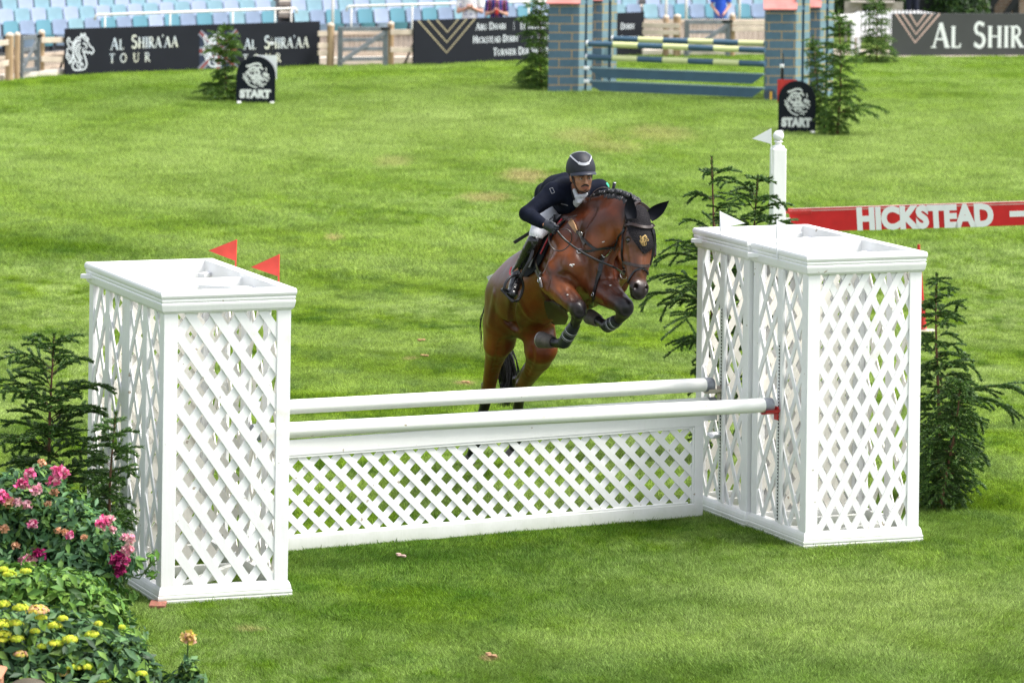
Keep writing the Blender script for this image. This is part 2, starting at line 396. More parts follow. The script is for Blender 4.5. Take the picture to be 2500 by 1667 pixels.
def grass_mat():
    m, nt, b = nodes_of('grass_blades')
    col = wear_shade_tints(nt, wear_shade_tints(nt, wear_shade_tints(nt, patchwork(nt), PALES, (.34, .43, .13), 2.5, .9), DARKS, (.055, .135, .010), 2.5, .9), SPOTS)
    g = nt.nodes.new('ShaderNodeNewGeometry')
    mr = nt.nodes.new('ShaderNodeMapRange'); mr.inputs['To Min'].default_value = .42; mr.inputs['To Max'].default_value = 1.75
    nt.links.new(g.outputs['Random Per Island'], mr.inputs[0])
    vm = nt.nodes.new('ShaderNodeVectorMath'); vm.operation = 'SCALE'
    nt.links.new(col, vm.inputs[0]); nt.links.new(mr.outputs[0], vm.inputs['Scale'])
    b.inputs['Roughness'].default_value = .5; b.inputs['Specular IOR Level'].default_value = .12
    nt.links.new(vm.outputs[0], b.inputs['Base Color'])
    tr = nt.nodes.new('ShaderNodeBsdfTranslucent'); nt.links.new(vm.outputs[0], tr.inputs[0])
    mx = nt.nodes.new('ShaderNodeMixShader'); mx.inputs[0].default_value = .35
    nt.links.new(b.outputs[0], mx.inputs[1]); nt.links.new(tr.outputs[0], mx.inputs[2]); nt.links.new(mx.outputs[0], nt.nodes['Material Output'].inputs[0])
    return m
def soil_mat():
    m, nt, b = nodes_of('lawn_soil')
    col = wear_shade_tints(nt, wear_shade_tints(nt, wear_shade_tints(nt, patchwork(nt), PALES, (.34, .43, .13), 2.5, .9), DARKS, (.055, .135, .010), 2.5, .9), SPOTS)
    vm = nt.nodes.new('ShaderNodeVectorMath'); vm.operation = 'SCALE'; vm.inputs['Scale'].default_value = .38  # lawn colours scaled down: dark under the blades put into the colour
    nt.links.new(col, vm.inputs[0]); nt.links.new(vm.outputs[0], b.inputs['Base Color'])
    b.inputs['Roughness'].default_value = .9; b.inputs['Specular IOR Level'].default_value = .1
    return m
def build_ground():
    G = MB()
    # one sheet to the horizon, finer near the arena
    xs = [-900, -60, -25, 25, 60, 900]; ys = [-60, 5, 20, 60, 110, 1600]
    V = [(x, y, 0) for y in ys for x in xs]; n = len(xs)
    F = [(j * n + i, j * n + i + 1, (j + 1) * n + i + 1, (j + 1) * n + i) for j in range(len(ys) - 1) for i in range(n - 1)]
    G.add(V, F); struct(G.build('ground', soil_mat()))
    # blades: eight tuft meshes scattered by geometry nodes over the lawn
    GM = grass_mat(); rng = np.random.default_rng(5)
    src = bpy.data.collections.new('grass_tufts')
    for t in range(8):
        n = 900; rr = .17 * np.sqrt(rng.random(n)) * (0.7 + .5 * rng.random(n)); a = rng.random(n) * 2 * np.pi
        x = rr * np.cos(a); y = rr * np.sin(a)
        h = (.012 + .020 * rng.random(n)) * (1 + .5 * (rng.random(n) > .93)); w = .0012 + .0012 * rng.random(n)
        la = rng.random() * 2 * np.pi; L0 = .012 + .018 * rng.random()
        lx = L0 * np.cos(la) + rng.normal(0, .010, n); ly = L0 * np.sin(la) + rng.normal(0, .014, n)
        b = rng.random(n) * 2 * np.pi; wx = np.cos(b) * w; wy = np.sin(b) * w; z0 = np.full(n, -.004)
        P = np.stack([np.stack([x - wx, y - wy, z0], 1), np.stack([x + wx, y + wy, z0], 1),
                      np.stack([x + lx * .45 + wx * .8, y + ly * .45 + wy * .8, h * .62], 1), np.stack([x + lx * .45 - wx * .8, y + ly * .45 - wy * .8, h * .62], 1),
                      np.stack([x + lx, y + ly, h], 1)], 1).reshape(-1, 3)
        i = np.arange(n) * 5
        F = np.concatenate([np.stack([i, i + 1, i + 2], 1), np.stack([i, i + 2, i + 3], 1), np.stack([i + 3, i + 2, i + 4], 1)])
        o = np_mesh('grass_tuft', P, F, GM); COL.objects.unlink(o); src.objects.link(o)
    pts = []
    def scatter(y0, y1, dens, margin=1.2):
        y = y0
        while y < y1:
            dy = .5; half = 1250 * (y + dy) / FPX + margin + .3
            g = 1 / math.sqrt(dens); nx = int(2 * half / g) + 1; ny = max(1, int(round(dy / g)))
            ii, jj = np.meshgrid(np.arange(nx), np.arange(ny)); k = ii.size
            xx = -half + (ii.ravel() + rng.random(k) * 1.1) * g; yy = y + (jj.ravel() + rng.random(k) * 1.1) * dy / ny
            pts.append(np.stack([xx, yy, np.zeros(k)], 1)); y += dy
    scatter(24.5, 36, 44); scatter(36, 48, 32); scatter(48, 68, 16); scatter(68, 90.5, 16)
    P = np.concatenate(pts)
    # no lawn past the arena edge
    ex = np.array([e.x for e in EDGE]); ey = np.array([e.y for e in EDGE])
    lim = np.interp(P[:, 0], ex, ey); P = P[P[:, 1] < lim + .4 * (rng.random(len(P)) - .6)]
    me = bpy.data.meshes.new('grass'); me.vertices.add(len(P)); me.vertices.foreach_set('co', P.astype(np.float32).ravel()); me.update()
    sc = np.where(P[:, 1] < 48, .8 + .5 * rng.random(len(P)), 1.5 + .8 * rng.random(len(P)))
    at_ = me.attributes.new('s', 'FLOAT', 'POINT'); at_.data.foreach_set('value', sc.astype(np.float32))
    ra = me.attributes.new('r', 'FLOAT_VECTOR', 'POINT'); rv = np.zeros((len(P), 3), np.float32)
    # the lawn lies over in wandering swirls
    swirl = 1.3 * np.sin(P[:, 0] * .9 + 1.7 * np.sin(P[:, 1] * .5)) + 1.1 * np.sin(P[:, 1] * .8 + P[:, 0] * .3) + rng.normal(0, .7, len(P))
    rv[:, 2] = swirl + rng.integers(0, 8, len(P)) * 0.0
    ra.data.foreach_set('vector', rv.ravel())
    o = bpy.data.objects.new('grass', me); COL.objects.link(o); me.materials.append(GM)
    ng = bpy.data.node_groups.new('scatter', 'GeometryNodeTree')
    ng.interface.new_socket('Geometry', in_out='INPUT', socket_type='NodeSocketGeometry'); ng.interface.new_socket('Geometry', in_out='OUTPUT', socket_type='NodeSocketGeometry')
    N = ng.nodes; gi = N.new('NodeGroupInput'); go = N.new('NodeGroupOutput'); ip = N.new('GeometryNodeInstanceOnPoints'); ci = N.new('GeometryNodeCollectionInfo')
    ci.inputs['Collection'].default_value = src; ci.inputs['Separate Children'].default_value = True
    a1 = N.new('GeometryNodeInputNamedAttribute'); a1.data_type = 'FLOAT'; a1.inputs['Name'].default_value = 's'
    a2 = N.new('GeometryNodeInputNamedAttribute'); a2.data_type = 'FLOAT_VECTOR'; a2.inputs['Name'].default_value = 'r'
    m2p = N.new('GeometryNodeMeshToPoints')
    L = ng.links; L.new(gi.outputs[0], m2p.inputs[0]); L.new(m2p.outputs[0], ip.inputs['Points']); L.new(ci.outputs[0], ip.inputs['Instance']); ip.inputs['Pick Instance'].default_value = True
    L.new(a1.outputs['Attribute'], ip.inputs['Scale']); L.new(a2.outputs['Attribute'], ip.inputs['Rotation']); L.new(ip.outputs[0], go.inputs[0])
    md = o.modifiers.new('scatter', 'NODES'); md.node_group = ng
    o['kind'] = 'stuff'; o['label'] = 'short mown arena grass'
EDGE = [gp(*q) for q in [(-400, 225), (0, 205), (157, 188), (470, 175), (779, 165), (1008, 163), (1570, 139), (1900, 138), (2190, 143), (2500, 143), (2900, 146)]]
if not DEV.get('nograss'): build_ground()
else:
    G = MB(); G.add([(-900, -60, 0), (900, -60, 0), (900, 1600, 0), (-900, 1600, 0)], [(0, 1, 2, 3)]); struct(G.build('ground', soil_mat()))
# ------------------------------------------------------------------ the white lattice jump
def paint_mat(name, col=(.86, .86, .85), dirt=(.74, .70, .62), rough=.42):
    """white gloss paint on timber: faint brush grain, chips and grime low down"""
    m, nt, b = nodes_of(name)
    tc = nt.nodes.new('ShaderNodeTexCoord')
    n = nt.nodes.new('ShaderNodeTexNoise'); n.inputs['Scale'].default_value = 3.5; n.inputs['Detail'].default_value = 9; n.inputs['Roughness'].default_value = .68
    nt.links.new(tc.outputs['Object'], n.inputs['Vector'])
    r = nt.nodes.new('ShaderNodeValToRGB'); e = r.color_ramp.elements
    e[0].position = .24; e[0].color = (*dirt, 1); e[1].position = .36; e[1].color = (*[c * .96 for c in col], 1)
    k = e.new(.60); k.color = (*col, 1)
    nt.links.new(n.outputs[0], r.inputs[0])
    # small chips down to the wood, and a green-grey stain where boards meet the wet grass
    n3 = nt.nodes.new('ShaderNodeTexNoise'); n3.inputs['Scale'].default_value = 17; n3.inputs['Detail'].default_value = 4; nt.links.new(tc.outputs['Object'], n3.inputs['Vector'])
    m3 = nt.nodes.new('ShaderNodeMapRange'); m3.inputs['From Min'].default_value = .715; m3.inputs['From Max'].default_value = .735; nt.links.new(n3.outputs[0], m3.inputs[0])
    x3 = nt.nodes.new('ShaderNodeMix'); x3.data_type = 'RGBA'; nt.links.new(m3.outputs[0], x3.inputs[0]); nt.links.new(r.outputs[0], x3.inputs[6]); x3.inputs[7].default_value = (.42, .36, .29, 1)
    g3 = nt.nodes.new('ShaderNodeNewGeometry'); sp = nt.nodes.new('ShaderNodeSeparateXYZ'); nt.links.new(g3.outputs['Position'], sp.inputs[0])
    ad = nt.nodes.new('ShaderNodeMath'); ad.operation = 'MULTIPLY_ADD'; ad.inputs[1].default_value = -.22; nt.links.new(n.outputs[0], ad.inputs[0]); nt.links.new(sp.outputs['Z'], ad.inputs[2])
    m4 = nt.nodes.new('ShaderNodeMapRange'); m4.inputs['From Min'].default_value = .03; m4.inputs['From Max'].default_value = -.09; m4.inputs['To Max'].default_value = .55; nt.links.new(ad.outputs[0], m4.inputs[0])
    x4 = nt.nodes.new('ShaderNodeMix'); x4.data_type = 'RGBA'; nt.links.new(m4.outputs[0], x4.inputs[0]); nt.links.new(x3.outputs[2], x4.inputs[6]); x4.inputs[7].default_value = (.36, .40, .27, 1)
    nt.links.new(x4.outputs[2], b.inputs['Base Color'])
    b.inputs['Roughness'].default_value = rough
    n2 = nt.nodes.new('ShaderNodeTexNoise'); n2.inputs['Scale'].default_value = 40; n2.inputs['Detail'].default_value = 5
    mp = nt.nodes.new('ShaderNodeMapping'); mp.inputs['Scale'].default_value = (1, 1, .15); nt.links.new(tc.outputs['Object'], mp.inputs[0]); nt.links.new(mp.outputs[0], n2.inputs['Vector'])
    bp = nt.nodes.new('ShaderNodeBump'); bp.inputs['Strength'].default_value = .12; bp.inputs['Distance'].default_value = .01
    nt.links.new(n2.outputs[0], bp.inputs['Height']); nt.links.new(bp.outputs[0], b.inputs['Normal'])
    return m
WHITE = paint_mat('white_painted_timber')
CREAM = paint_mat('shaded_white_lattice', col=(.86, .83, .75), dirt=(.70, .60, .48))  # same white paint; shade inside the wings put in as a creamier colour
POLEW = paint_mat('white_pole_paint', col=(.86, .86, .82), dirt=(.84, .835, .79), rough=.3)
GREYP = mat('grey_pole_end', (.28, .30, .34), .5, var=.3, scale=30)
BLACKM = mat('black_steel', (.02, .02, .022), .4, metal=.3)
REDM = mat('red_plastic', (.62, .03, .03), .4, var=.2, scale=20)
FLAGR = mat('red_flag_plastic', (.80, .075, .05), .45, var=.1, scale=15)
FLAGW = mat('white_flag_plastic', (.82, .83, .85), .4, var=.04)
BRICK = mat('brick_chock', (.33, .12, .08), .8, var=.4, scale=30, bump=.3)

def lattice(mb, P, w, h, sx, sz, sw, t, flip=False, phase=0.0):
    """two crossing layers of laths on the rectangle w x h; P(x, z, d) maps to the world, d is depth; sx, sz = diamond size"""
    slope = sz / sx
    ang = math.atan2(sz, sx)
    def clip(x0, s):   # line z = s*(x - x0)
        pts = []
        for xx in (0, w):
            z = s * (xx - x0)
            if -1e-9 <= z <= h + 1e-9: pts.append((xx, z))
        for zz in (0, h):
            x = x0 + zz / s
            if -1e-9 <= x <= w + 1e-9: pts.append((x, zz))
        if len(pts) < 2: return None
        pts.sort(); a, b = pts[0], pts[-1]
        return (a, b) if math.hypot(a[0] - b[0], a[1] - b[1]) > .03 else None
    span = h / slope
    for layer, s in enumerate((slope, -slope) if not flip else (-slope, slope)):
        d0 = t * layer
        k0 = -int(span / sx) - 2; k1 = int((w + span) / sx) + 2
        for k in range(k0, k1):
            x0 = k * sx + phase
            c = clip(x0 if s > 0 else x0, s)
            if not c: continue
            (ax, az), (bx, bz) = c
            dx, dz = bx - ax, bz - az; l = math.hypot(dx, dz); nx, nz = -dz / l * sw / 2, dx / l * sw / 2
            ex, ez = dx / l * .012, dz / l * .012
            q = [(ax - ex + nx, az - ez + nz), (bx + ex + nx, bz + ez + nz), (bx + ex - nx, bz + ez - nz), (ax - ex - nx, az - ez - nz)]
            j = (k % 3) * .0006
            V = [P(x, z, d0 + j) for x, z in q] + [P(x, z, d0 + t * .92 + j) for x, z in q]
            mb.add(V, [(3, 2, 1, 0), (4, 5, 6, 7), (0, 1, 5, 4), (1, 2, 6, 5), (2, 3, 7, 6), (3, 0, 4, 7)])
def rim(mb, C, U, Vv, w, d, z0, prof, inner):
    """moulding ring round a rectangle centred C (U, V unit axes): prof = [(out, z)], inner = inset of its inner face"""
    prof = [(o * .58, z) for o, z in prof]; prof = prof + [(-inner, prof[-1][1]), (-inner, prof[0][1])]
    n = len(prof); V = []
    for (sx, sy) in ((-1, -1), (1, -1), (1, 1), (-1, 1)):
        for (o, z) in prof:
            p = C + U * (sx * (w / 2 + o)) + Vv * (sy * (d / 2 + o)); V.append((p.x, p.y, z0 + z))
    F = [(c * n + i, c * n + (i + 1) % n, ((c + 1) % 4) * n + (i + 1) % n, ((c + 1) % 4) * n + i) for c in range(4) for i in range(n)]
    mb.add(V, F)
CAPP = [(0, 0), (.012, .002), (.030, .018), (.042, .052), (.044, .066), (.034, .070), (.034, .076), (.042, .080), (.043, .092), (.036, .097), (.048, .104), (.055, .118), (.054, .134), (.044, .147), (.028, .150)]
BASEP = [(.046, 0), (.048, .030), (.042, .036), (.042, .042), (.046, .046), (.044, .058), (.034, .064), (.036, .070), (.026, .096), (.014, .112), (.004, .120), (0, .122)]
def wing(P0, ang, w, d, H, label, bays, latt, flipf, z0=0.0, midbeam=False, rods=None, cap_label=None):
    """P0 ground point of the near left corner; ang of the front edge; bays = lattice bays on each long side"""
    U = Vector((math.cos(ang), math.sin(ang), 0)); V = Vector((-math.sin(ang), math.cos(ang), 0))
    P0 = Vector((P0[0], P0[1], 0)); C = P0 + U * (w / 2) + V * (d / 2)
    T = thing('jump_wing', (C.x, C.y, 0), label, 'jump wing', 'white lattice jump wings')
    zt = H - .15
    def W(x, y, z): p = P0 + U * x + V * y; return Vector((p.x, p.y, z + z0))
    def frameM(): return Matrix((U, V, Vector((0, 0, 1)))).transposed()
    M = frameM(); bw = .098; bt = .022
    # corner posts: one mesh each, an L of two boards
    for (cx, cy, sx, sy) in ((0, 0, 1, 1), (w, 0, -1, 1), (0, d, 1, -1), (w, d, -1, -1)):
        mb = MB()
        mb.box(W(cx + sx * bw / 2, cy + sy * bt / 2, H / 2 - .01), (bw, bt, H - .10), M)
        mb.box(W(cx + sx * bt / 2, cy + sy * (bt + (bw - bt) / 2), H / 2 - .01), (bt, bw - bt - .001, H - .10), M)
        mb.box(W(cx + sx * (bt + .022), cy + sy * (bt + .022), H / 2), (.04, .04, H - .2), M)
        mb.build('post', WHITE, T, bevel=.003)
    # front and back lattice
    sx_, sz_, sw_ = latt; zb = .115
    for side in ('front', 'back'):
        mb = MB()
        y = .006 if side == 'front' else d - .03
        lattice(mb, lambda a, z, q, y=y: W(bw * .8 + a, y + (.001 + q if side == 'front' else q), zb + z), w - 1.6 * bw, zt - zb, sx_, sz_, sw_, .011, flip=flipf, phase=.03)
        mb.build('lattice_panel', WHITE if side == 'front' else CREAM, T)
    if bays > 1:
        mb = MB(); lattice(mb, lambda a, z, q: W(bw * .8 + a, d / 2 + .02 + q, zb + z), w - 1.6 * bw, zt - zb, sx_, sz_, sw_, .011, flip=flipf, phase=.09); mb.build('lattice_panel', CREAM, T)
    # long sides: bays with a flat board in the middle of each
    for side in (0, 1):
        for k in range(bays):
            y0 = d * k / bays; y1 = d * (k + 1) / bays; ym = (y0 + y1) / 2
            xo = .004 if side == 0 else w - .028
            mb = MB()
            mb.box(W(xo + .010, ym, H / 2 - .01), (.026, .095, H - .24), M)
            if k > 0: mb.box(W(xo + .010, y0 + .045, H / 2 - .01), (.024, .09, H - .24), M)
            if k < bays - 1: mb.box(W(xo + .010, y1 - .045, H / 2 - .01), (.024, .09, H - .24), M)
            mb.build('side_board', WHITE, T, bevel=.003)
            mb = MB()
            for (ya, yb, fl) in ((y0 + .085, ym - .043, False), (ym + .043, y1 - .085, True)):
                lattice(mb, lambda a, z, q, ya=ya, xo=xo: W(xo + (q if side == 0 else .022 - q), ya + a, zb + z), yb - ya, zt - zb, .235, .40, .046, .010, flip=fl != (side == 1), phase=.05 * k)
            mb.build('lattice_panel', WHITE if side == 0 else CREAM, T)
    Cz = Vector((C.x, C.y, 0))
    mb = MB(); rim(mb, Cz, U, V, w, d, zt + z0, CAPP, .062)
    if midbeam: mb.box(W(w / 2, d / 2, zt + .065), (w - .12, .05, .11), M)
    for (cx, cy, a) in ((.10, .12, 1), (w - .10, .12, -1), (.10, d - .12, -1), (w - .10, d - .12, 1)):
        c0 = W(cx - .05 * a, cy + (.13 if cy < d / 2 else -.13), zt + .06); c1 = W(cx + .17 * a, cy - (.07 if cy < d / 2 else -.07), zt + .06)
        mb.beam(c0, c1, .055, .03)
    if midbeam:
        for s in (-1, 1):
            mb.beam(W(w - .07, d / 2 + s * .30, zt + .07), W(w - .38, d / 2 + s * .04, zt + .07), .055, .03)
    mb.build('cap_moulding', WHITE, T, bevel=.002)
    mb = MB(); rim(mb, Cz, U, V, w, d, z0, BASEP, .05)
    for y in (.14, d / 2, d - .14): mb.box(W(w / 2, y, .05 + .001), (w - .10, .05, .07), M)
    mb.beam(W(.10, .17, .052), W(w - .12, d * .5 - .03, .052), .05, .06)
    mb.build('base_moulding', WHITE, T, bevel=.002)
    if rods:
        for (y, za, zb2) in rods:
            mb = MB()
            n = int((zb2 - za) / .026)
            mb.box(W(-.006, y, (za + zb2) / 2), (.004, .016, zb2 - za), M)
            for i in range(n): mb.box(W(-.0105, y, za + .013 + i * .026), (.005, .030, .013), M)
            mb.build('cup_track', BLACKM, T)
            mb = MB(); mb.box(W(-.012, y - .045, (zt + zb) / 2), (.022, .035, zt - zb - .02), M); mb.build('side_board', WHITE, T, bevel=.003)
    return T, W
LA = R(21.6)
lw_near = Vector((-2.296, 28.98, 0))
LW, LWP = wing(lw_near, LA, .902, 1.82, 2.114, 'long white lattice wing left of the poles with two red flags', 2, (.174, .243, .062), True, midbeam=True)
LA = R(22.1); rw_near = Vector((2.213, 31.418, 0))
RD = .943
RW1, RW1P = wing(rw_near, LA, .931, RD - .012, 2.15, 'near white lattice wing right of the poles, front one of the touching pair', 1, (.139, .245, .051), False, rods=[(RD * .5 - .03, .14, 1.46)])
Vd = Vector((-math.sin(LA), math.cos(LA), 0)); Ud = Vector((math.cos(LA), math.sin(LA), 0))
rw2 = rw_near + Vd * (RD + .012) - Ud * .028
RW2, RW2P = wing(rw2, LA, .931, RD - .012, 2.158, 'rear white lattice wing right of the poles, back one of the touching pair', 1, (.139, .245, .051), False, rods=[(RD * .5 - .03, .14, 1.60)])
bp_ = gp(383, 1489)
mb = MB(); mb.box((bp_.x + .0, bp_.y + .08, .018), (.11, .2, .036)); o = mb.build('brick', BRICK, bevel=.004); tag(o, 'flat red brick under the front corner of the left lattice wing', 'brick')

# poles
def pole(a, b, r, label, capend=True):
    a = Vector(a); b = Vector(b); d = (b - a).normalized()
    T = thing('jump_pole', (a + b) / 2, label, 'jump pole', 'round white jump poles')
    mb = MB(); mb.tube([a, b - d * .075], r, 28); mb.build('pole_shaft', POLEW, T, smooth=True, angle=40)
    mb = MB(); mb.tube([b - d * .075, b - d * .006, b], [r * 1.004, r * 1.004, r * .93], 28); mb.build('end_band', GREYP, T, smooth=True, angle=40)
    mb = MB(); mb.tube([a - d * .075, a], r * 1.003, 28); mb.build('end_band', GREYP, T, smooth=True, angle=40)
    return T
def ext(a, b, k): return a + (a - b).normalized() * k
fr = at(1884, 988, 31.80); fl = at(711, 1049, 30.12); fl = ext(fl, fr, .22)
pole(fl, fr, .0535, 'nearest white pole, resting in the red cup on the front right wing')
rr_ = at(1739, 938, 32.70); rl = at(711, 993, 30.98); rl = ext(rl, rr_, .22)
pole(rl, rr_, .0525, 'highest white pole at the back, above the other two, ending in a cream cup')
r3 = at(1746, 985, 32.74); l3 = at(711, 1052, 31.02); l3 = ext(l3, r3, .22)
pole(l3, r3, .0525, 'white pole half hidden behind the nearest pole, just above the lattice panel')
# cups
def cup(p, dirn, m, label, w=.12, deep=.045):
    d = Vector(dirn).normalized(); side = Vector((0, 0, 1)).cross(d).normalized()
    T = thing('pole_cup', p, label, 'pole cup')
    mb = MB(); poly = [(-.075, .05), (-.058, .006), (-.03, -.012), (0, -.018), (.03, -.012), (.058, .006), (.075, .05), (.066, .052), (.05, .018), (.0, -.004), (-.05, .018), (-.066, .052)]
    o = Vector(p) + Vector((0, 0, -.052))
    # thin curved tray
    for i in range(5):
        pass
    mb.prism([(x * .85, y * .8) for x, y in [(-.075, .03), (-.058, .0), (-.03, -.016), (0, -.022), (.03, -.016), (.058, .0), (.075, .03), (.05, .006), (0, -.008), (-.05, .006)]], o, side, (0, 0, 1), w)
    mb.build('cup_tray', m, T, bevel=.002)
    mb = MB(); mb.beam(o + d * (w * .5) + Vector((0, 0, .04)), o + d * (w * .5) + Vector((0, 0, -.06)), .05, .014, up=d); mb.build('back_plate', m, T, bevel=.002)
    return T
pd = (fr - fl).normalized()
CREAMP = mat('cream_plastic', (.70, .62, .52), .4, var=.2)
cup(fr + pd * -.02, pd, REDM, 'red cup holding the nearest white pole')
cup(rr_ + pd * .0, pd, CREAMP, 'cream cup holding the highest white pole')
cup(at(1752, 1048, 32.75), pd, FLAGW, 'white cup that the hook of the lattice panel hangs on', deep=.04)
cup(r3, pd, GREYP, 'grey cup behind, under the half hidden white pole')

# lattice panel between the wings
def lattice_fence():
    a = at(711, 1326, 31.02); b = at(1713, 1259, 32.72); a.z = .012; b.z = .012
    X = (b - a); X.z = 0; Ln = X.length; X.normalize(); a = a - X * .35; Ln += .35
    N = Vector((X.y, -X.x, 0))      # towards the camera
    T = thing('lattice_fence_panel', a + X * Ln / 2, 'long low white lattice panel hanging between the two wings', 'jump panel')
    zt = lambda x: .80
    H = .80
    M = Matrix((X, N, Vector((0, 0, 1)))).transposed()
    def W(x, z, q=0): p = a + X * x + N * q; return Vector((p.x, p.y, .012 + z))
    fw = .075
    mb = MB(); mb.box(W(Ln / 2, H - .055, 0), (Ln, .034, .11), M); mb.box(W(Ln / 2 + .04, H - .045, 0), (Ln + .16, .030, .06), M)
    mb.box(W(Ln / 2 - .04, H - .119, .006), (Ln - .18, .014, .018), M); mb.build('top_rail', WHITE, T, bevel=.003)
    mb = MB(); mb.box(W(Ln / 2, .05, 0), (Ln, .0345, .10), M); mb.box(W(Ln / 2 - .04, .109, .006), (Ln - .18, .014, .018), M); mb.build('bottom_rail', WHITE, T, bevel=.003)
    for x in (.04, Ln - .04):
        mb = MB(); mb.box(W(x, H / 2 - .005, 0), (.08, .0335, H - .21), M); mb.box(W(x - .048 if x > 1 else x + .048, H / 2 - .005, .006), (.014, .013, H - .24), M); mb.build('end_stile', WHITE, T, bevel=.003)
    mb = MB(); lattice(mb, lambda x, z, q: W(.08 + x, .10 + z, .004 - q), Ln - .16, H - .21,   .1745, .168, .051, .010, flip=True, phase=.06)
    mb.build('lattice', WHITE, T)
lattice_fence()

# flags on the wings
def flag(base, top, tri, m, label, stick=.006):
    """base, top: stick ends; tri: three world points"""
    T = thing('marker_flag', base, label, 'flag', 'triangular marker flags')
    mb = MB(); mb.tube([base, top], stick, 8); mb.build('stick', m, T)
    a, b, c = [Vector(p) for p in tri]; n = (b - a).cross(c - a).normalized() * .003
    mb = MB(); mb.add([a - n, b - n, c - n, a + n, b + n, c + n], [(0, 2, 1), (3, 4, 5), (0, 1, 4, 3), (1, 2, 5, 4), (2, 0, 3, 5)]); mb.build('flag_blade', m, T)
Y1 = LWP(.902, 1.45, 0).y; Y2 = LWP(.902, .62, 0).y
flag(at(573, 720, Y1), at(577, 585, Y1), [at(509, 612, Y1 + .04), at(577, 585, Y1), at(575, 637, Y1)], FLAGR, 'red triangular flag at the back of the left lattice wing')
flag(at(679, 760, Y2), at(681, 621, Y2), [at(613, 652, Y2 + .04), at(681, 621, Y2), at(680, 675, Y2)], FLAGR, 'red triangular flag nearer the front of the left lattice wing, above the poles')
Y3 = RW2P(-.04, .5, 0).y - .03; Y4 = RW1P(-.04, .5, 0).y - .03
flag(at(1762, 600, Y3), at(1758, 516, Y3), [at(1758, 516, Y3), at(1757, 557, Y3), at(1819, 545, Y3 + .05)], FLAGW, 'white triangular flag on the rear unit of the right lattice wing')
flag(at(1897, 632, Y4), at(1897, 538, Y4), [at(1897, 538, Y4), at(1897, 585, Y4), at(1960, 568, Y4 + .05)], FLAGW, 'white triangular flag on the front unit of the right lattice wing, seen against its rim')

# the next jump behind: white post, red plank, red cone
PY = 43.6
def white_post():
    b = pz(1890, PY, 0); top = at(1901, 362, PY)
    T = thing('white_post', (b.x, b.y, 0), 'square white post with a ball finial at the end of the red plank', 'post')
    x0, y0 = at(1897, 600, PY).x, PY; M = Matrix.Rotation(R(12), 3, 'Z')
    zt = top.z
    mb = MB(); mb.box((x0, y0, zt / 2), (.142, .142, zt), M); mb.box((x0, y0, .05), (.5, .12, .1), M); mb.build('post_shaft', WHITE, T, bevel=.012)
    mb = MB(); mb.lathe([(.065, 0), (.062, .02), (.035, .03), (.030, .05), (.036, .06), (.048, .065), (.036, .075)] + [(.056 * math.sin(math.pi * (i + 1.2) / 10), .122 - .056 * math.cos(math.pi * (i + 1.2) / 10)) for i in range(9)], (x0, y0, zt), 24)
    mb.build('ball_finial', WHITE, T, smooth=True, angle=50)
white_post()
flag(at(1884, 425, PY - .09), at(1882, 314, PY - .09), [at(1836.5, 339, PY - .09), at(1882, 314, PY - .09), at(1884, 352, PY - .09)], FLAGW, 'white triangular flag beside the ball finial of the white post', .005)
REDP = mat('red_board_paint', (.70, .016, .022), .35, var=.18, scale=6, detail=8, bump=.05)
PINKP = mat('worn_pink_edge', (.75, .42, .38), .6, var=.3, scale=8)
WLET = mat('white_lettering', (.90, .90, .90), .5)
def red_plank():
    yA, yB = PY + .05, PY - .55
    tl = at(1930, 511, yA); bl = at(1930, 567, yA); tr = at(2560, 491, yB); br = at(2560, 551, yB)
    X = (tr - tl); Ln = X.length; X.normalize(); Z = (tl - bl); h = Z.length; Z.normalize()
    Z = (Z - X * Z.dot(X)).normalized()
    N = X.cross(Z)     # towards camera?
    if N.y > 0: N = -N
    T = thing('red_plank', tl, 'red plank lettered HICKSTEAD behind the right wing', 'jump plank')
    M = Matrix((X, N, Z)).transposed(); c = bl + X * (Ln * .9) + Z * (h / 2)
    L2 = Ln * 1.8
    mb = MB(); mb.box(c, (L2, .035, h), M); mb.build('board', REDP, T, bevel=.003)
    mb = MB(); mb.box(c + Z * (h / 2 + .0035), (L2, .036, .007), M); mb.box(c + Z * (h * .42) + N * .0185, (L2, .003, .012), M); mb.build('top_edge', PINKP, T)
    mb = MB(); mb.box(bl + Z * (h * .86) + X * .11 + N * .021, (.24, .008, .03), M); mb.box(bl + Z * (h * .93) - X * .03, (.13, .03, .05), M); mb.build('bracket', REDM, T)
    mb = MB(); mb.box(bl + Z * (h * .5) - X * .04 + N * .01, (.10, .05, .06), M); mb.build('hanger', WHITE, T)
    # letters: photo x from 2096 to 2445, y from 552..504
    p0 = at(2097, 558, yA - .05); s = (p0 - bl).dot(X); hh = h * .88
    base = bl + X * s + Z * (h * .06) + N * .0195
    M4 = Matrix.Translation(base) @ M_to4(Matrix((X, Z, N)).transposed())
    o = font_text('lettering', 'HICKSTEAD', hh, WLET, M4, T, bold=.017, sx=1.0)
    w = max(v.co.dot(X) for v in o.data.vertices) - min(v.co.dot(X) for v in o.data.vertices)
    want = (at(2445, 540, yB).x - at(2097, 540, yA).x) * 1.005
    k = want / w
    for v in o.data.vertices:
        q = (v.co - base).dot(X); v.co += X * (q * (k - 1))
    mb = MB(); e = (at(2466, 527, yB + .1) - bl).dot(X)
    mb.box(bl + X * (e + .35) + Z * (h * .50) + N * .019, (.70, .003, h * .25), M); mb.build('dash', WLET, T)
def M_to4(m):
    return m.to_4x4()
red_plank()
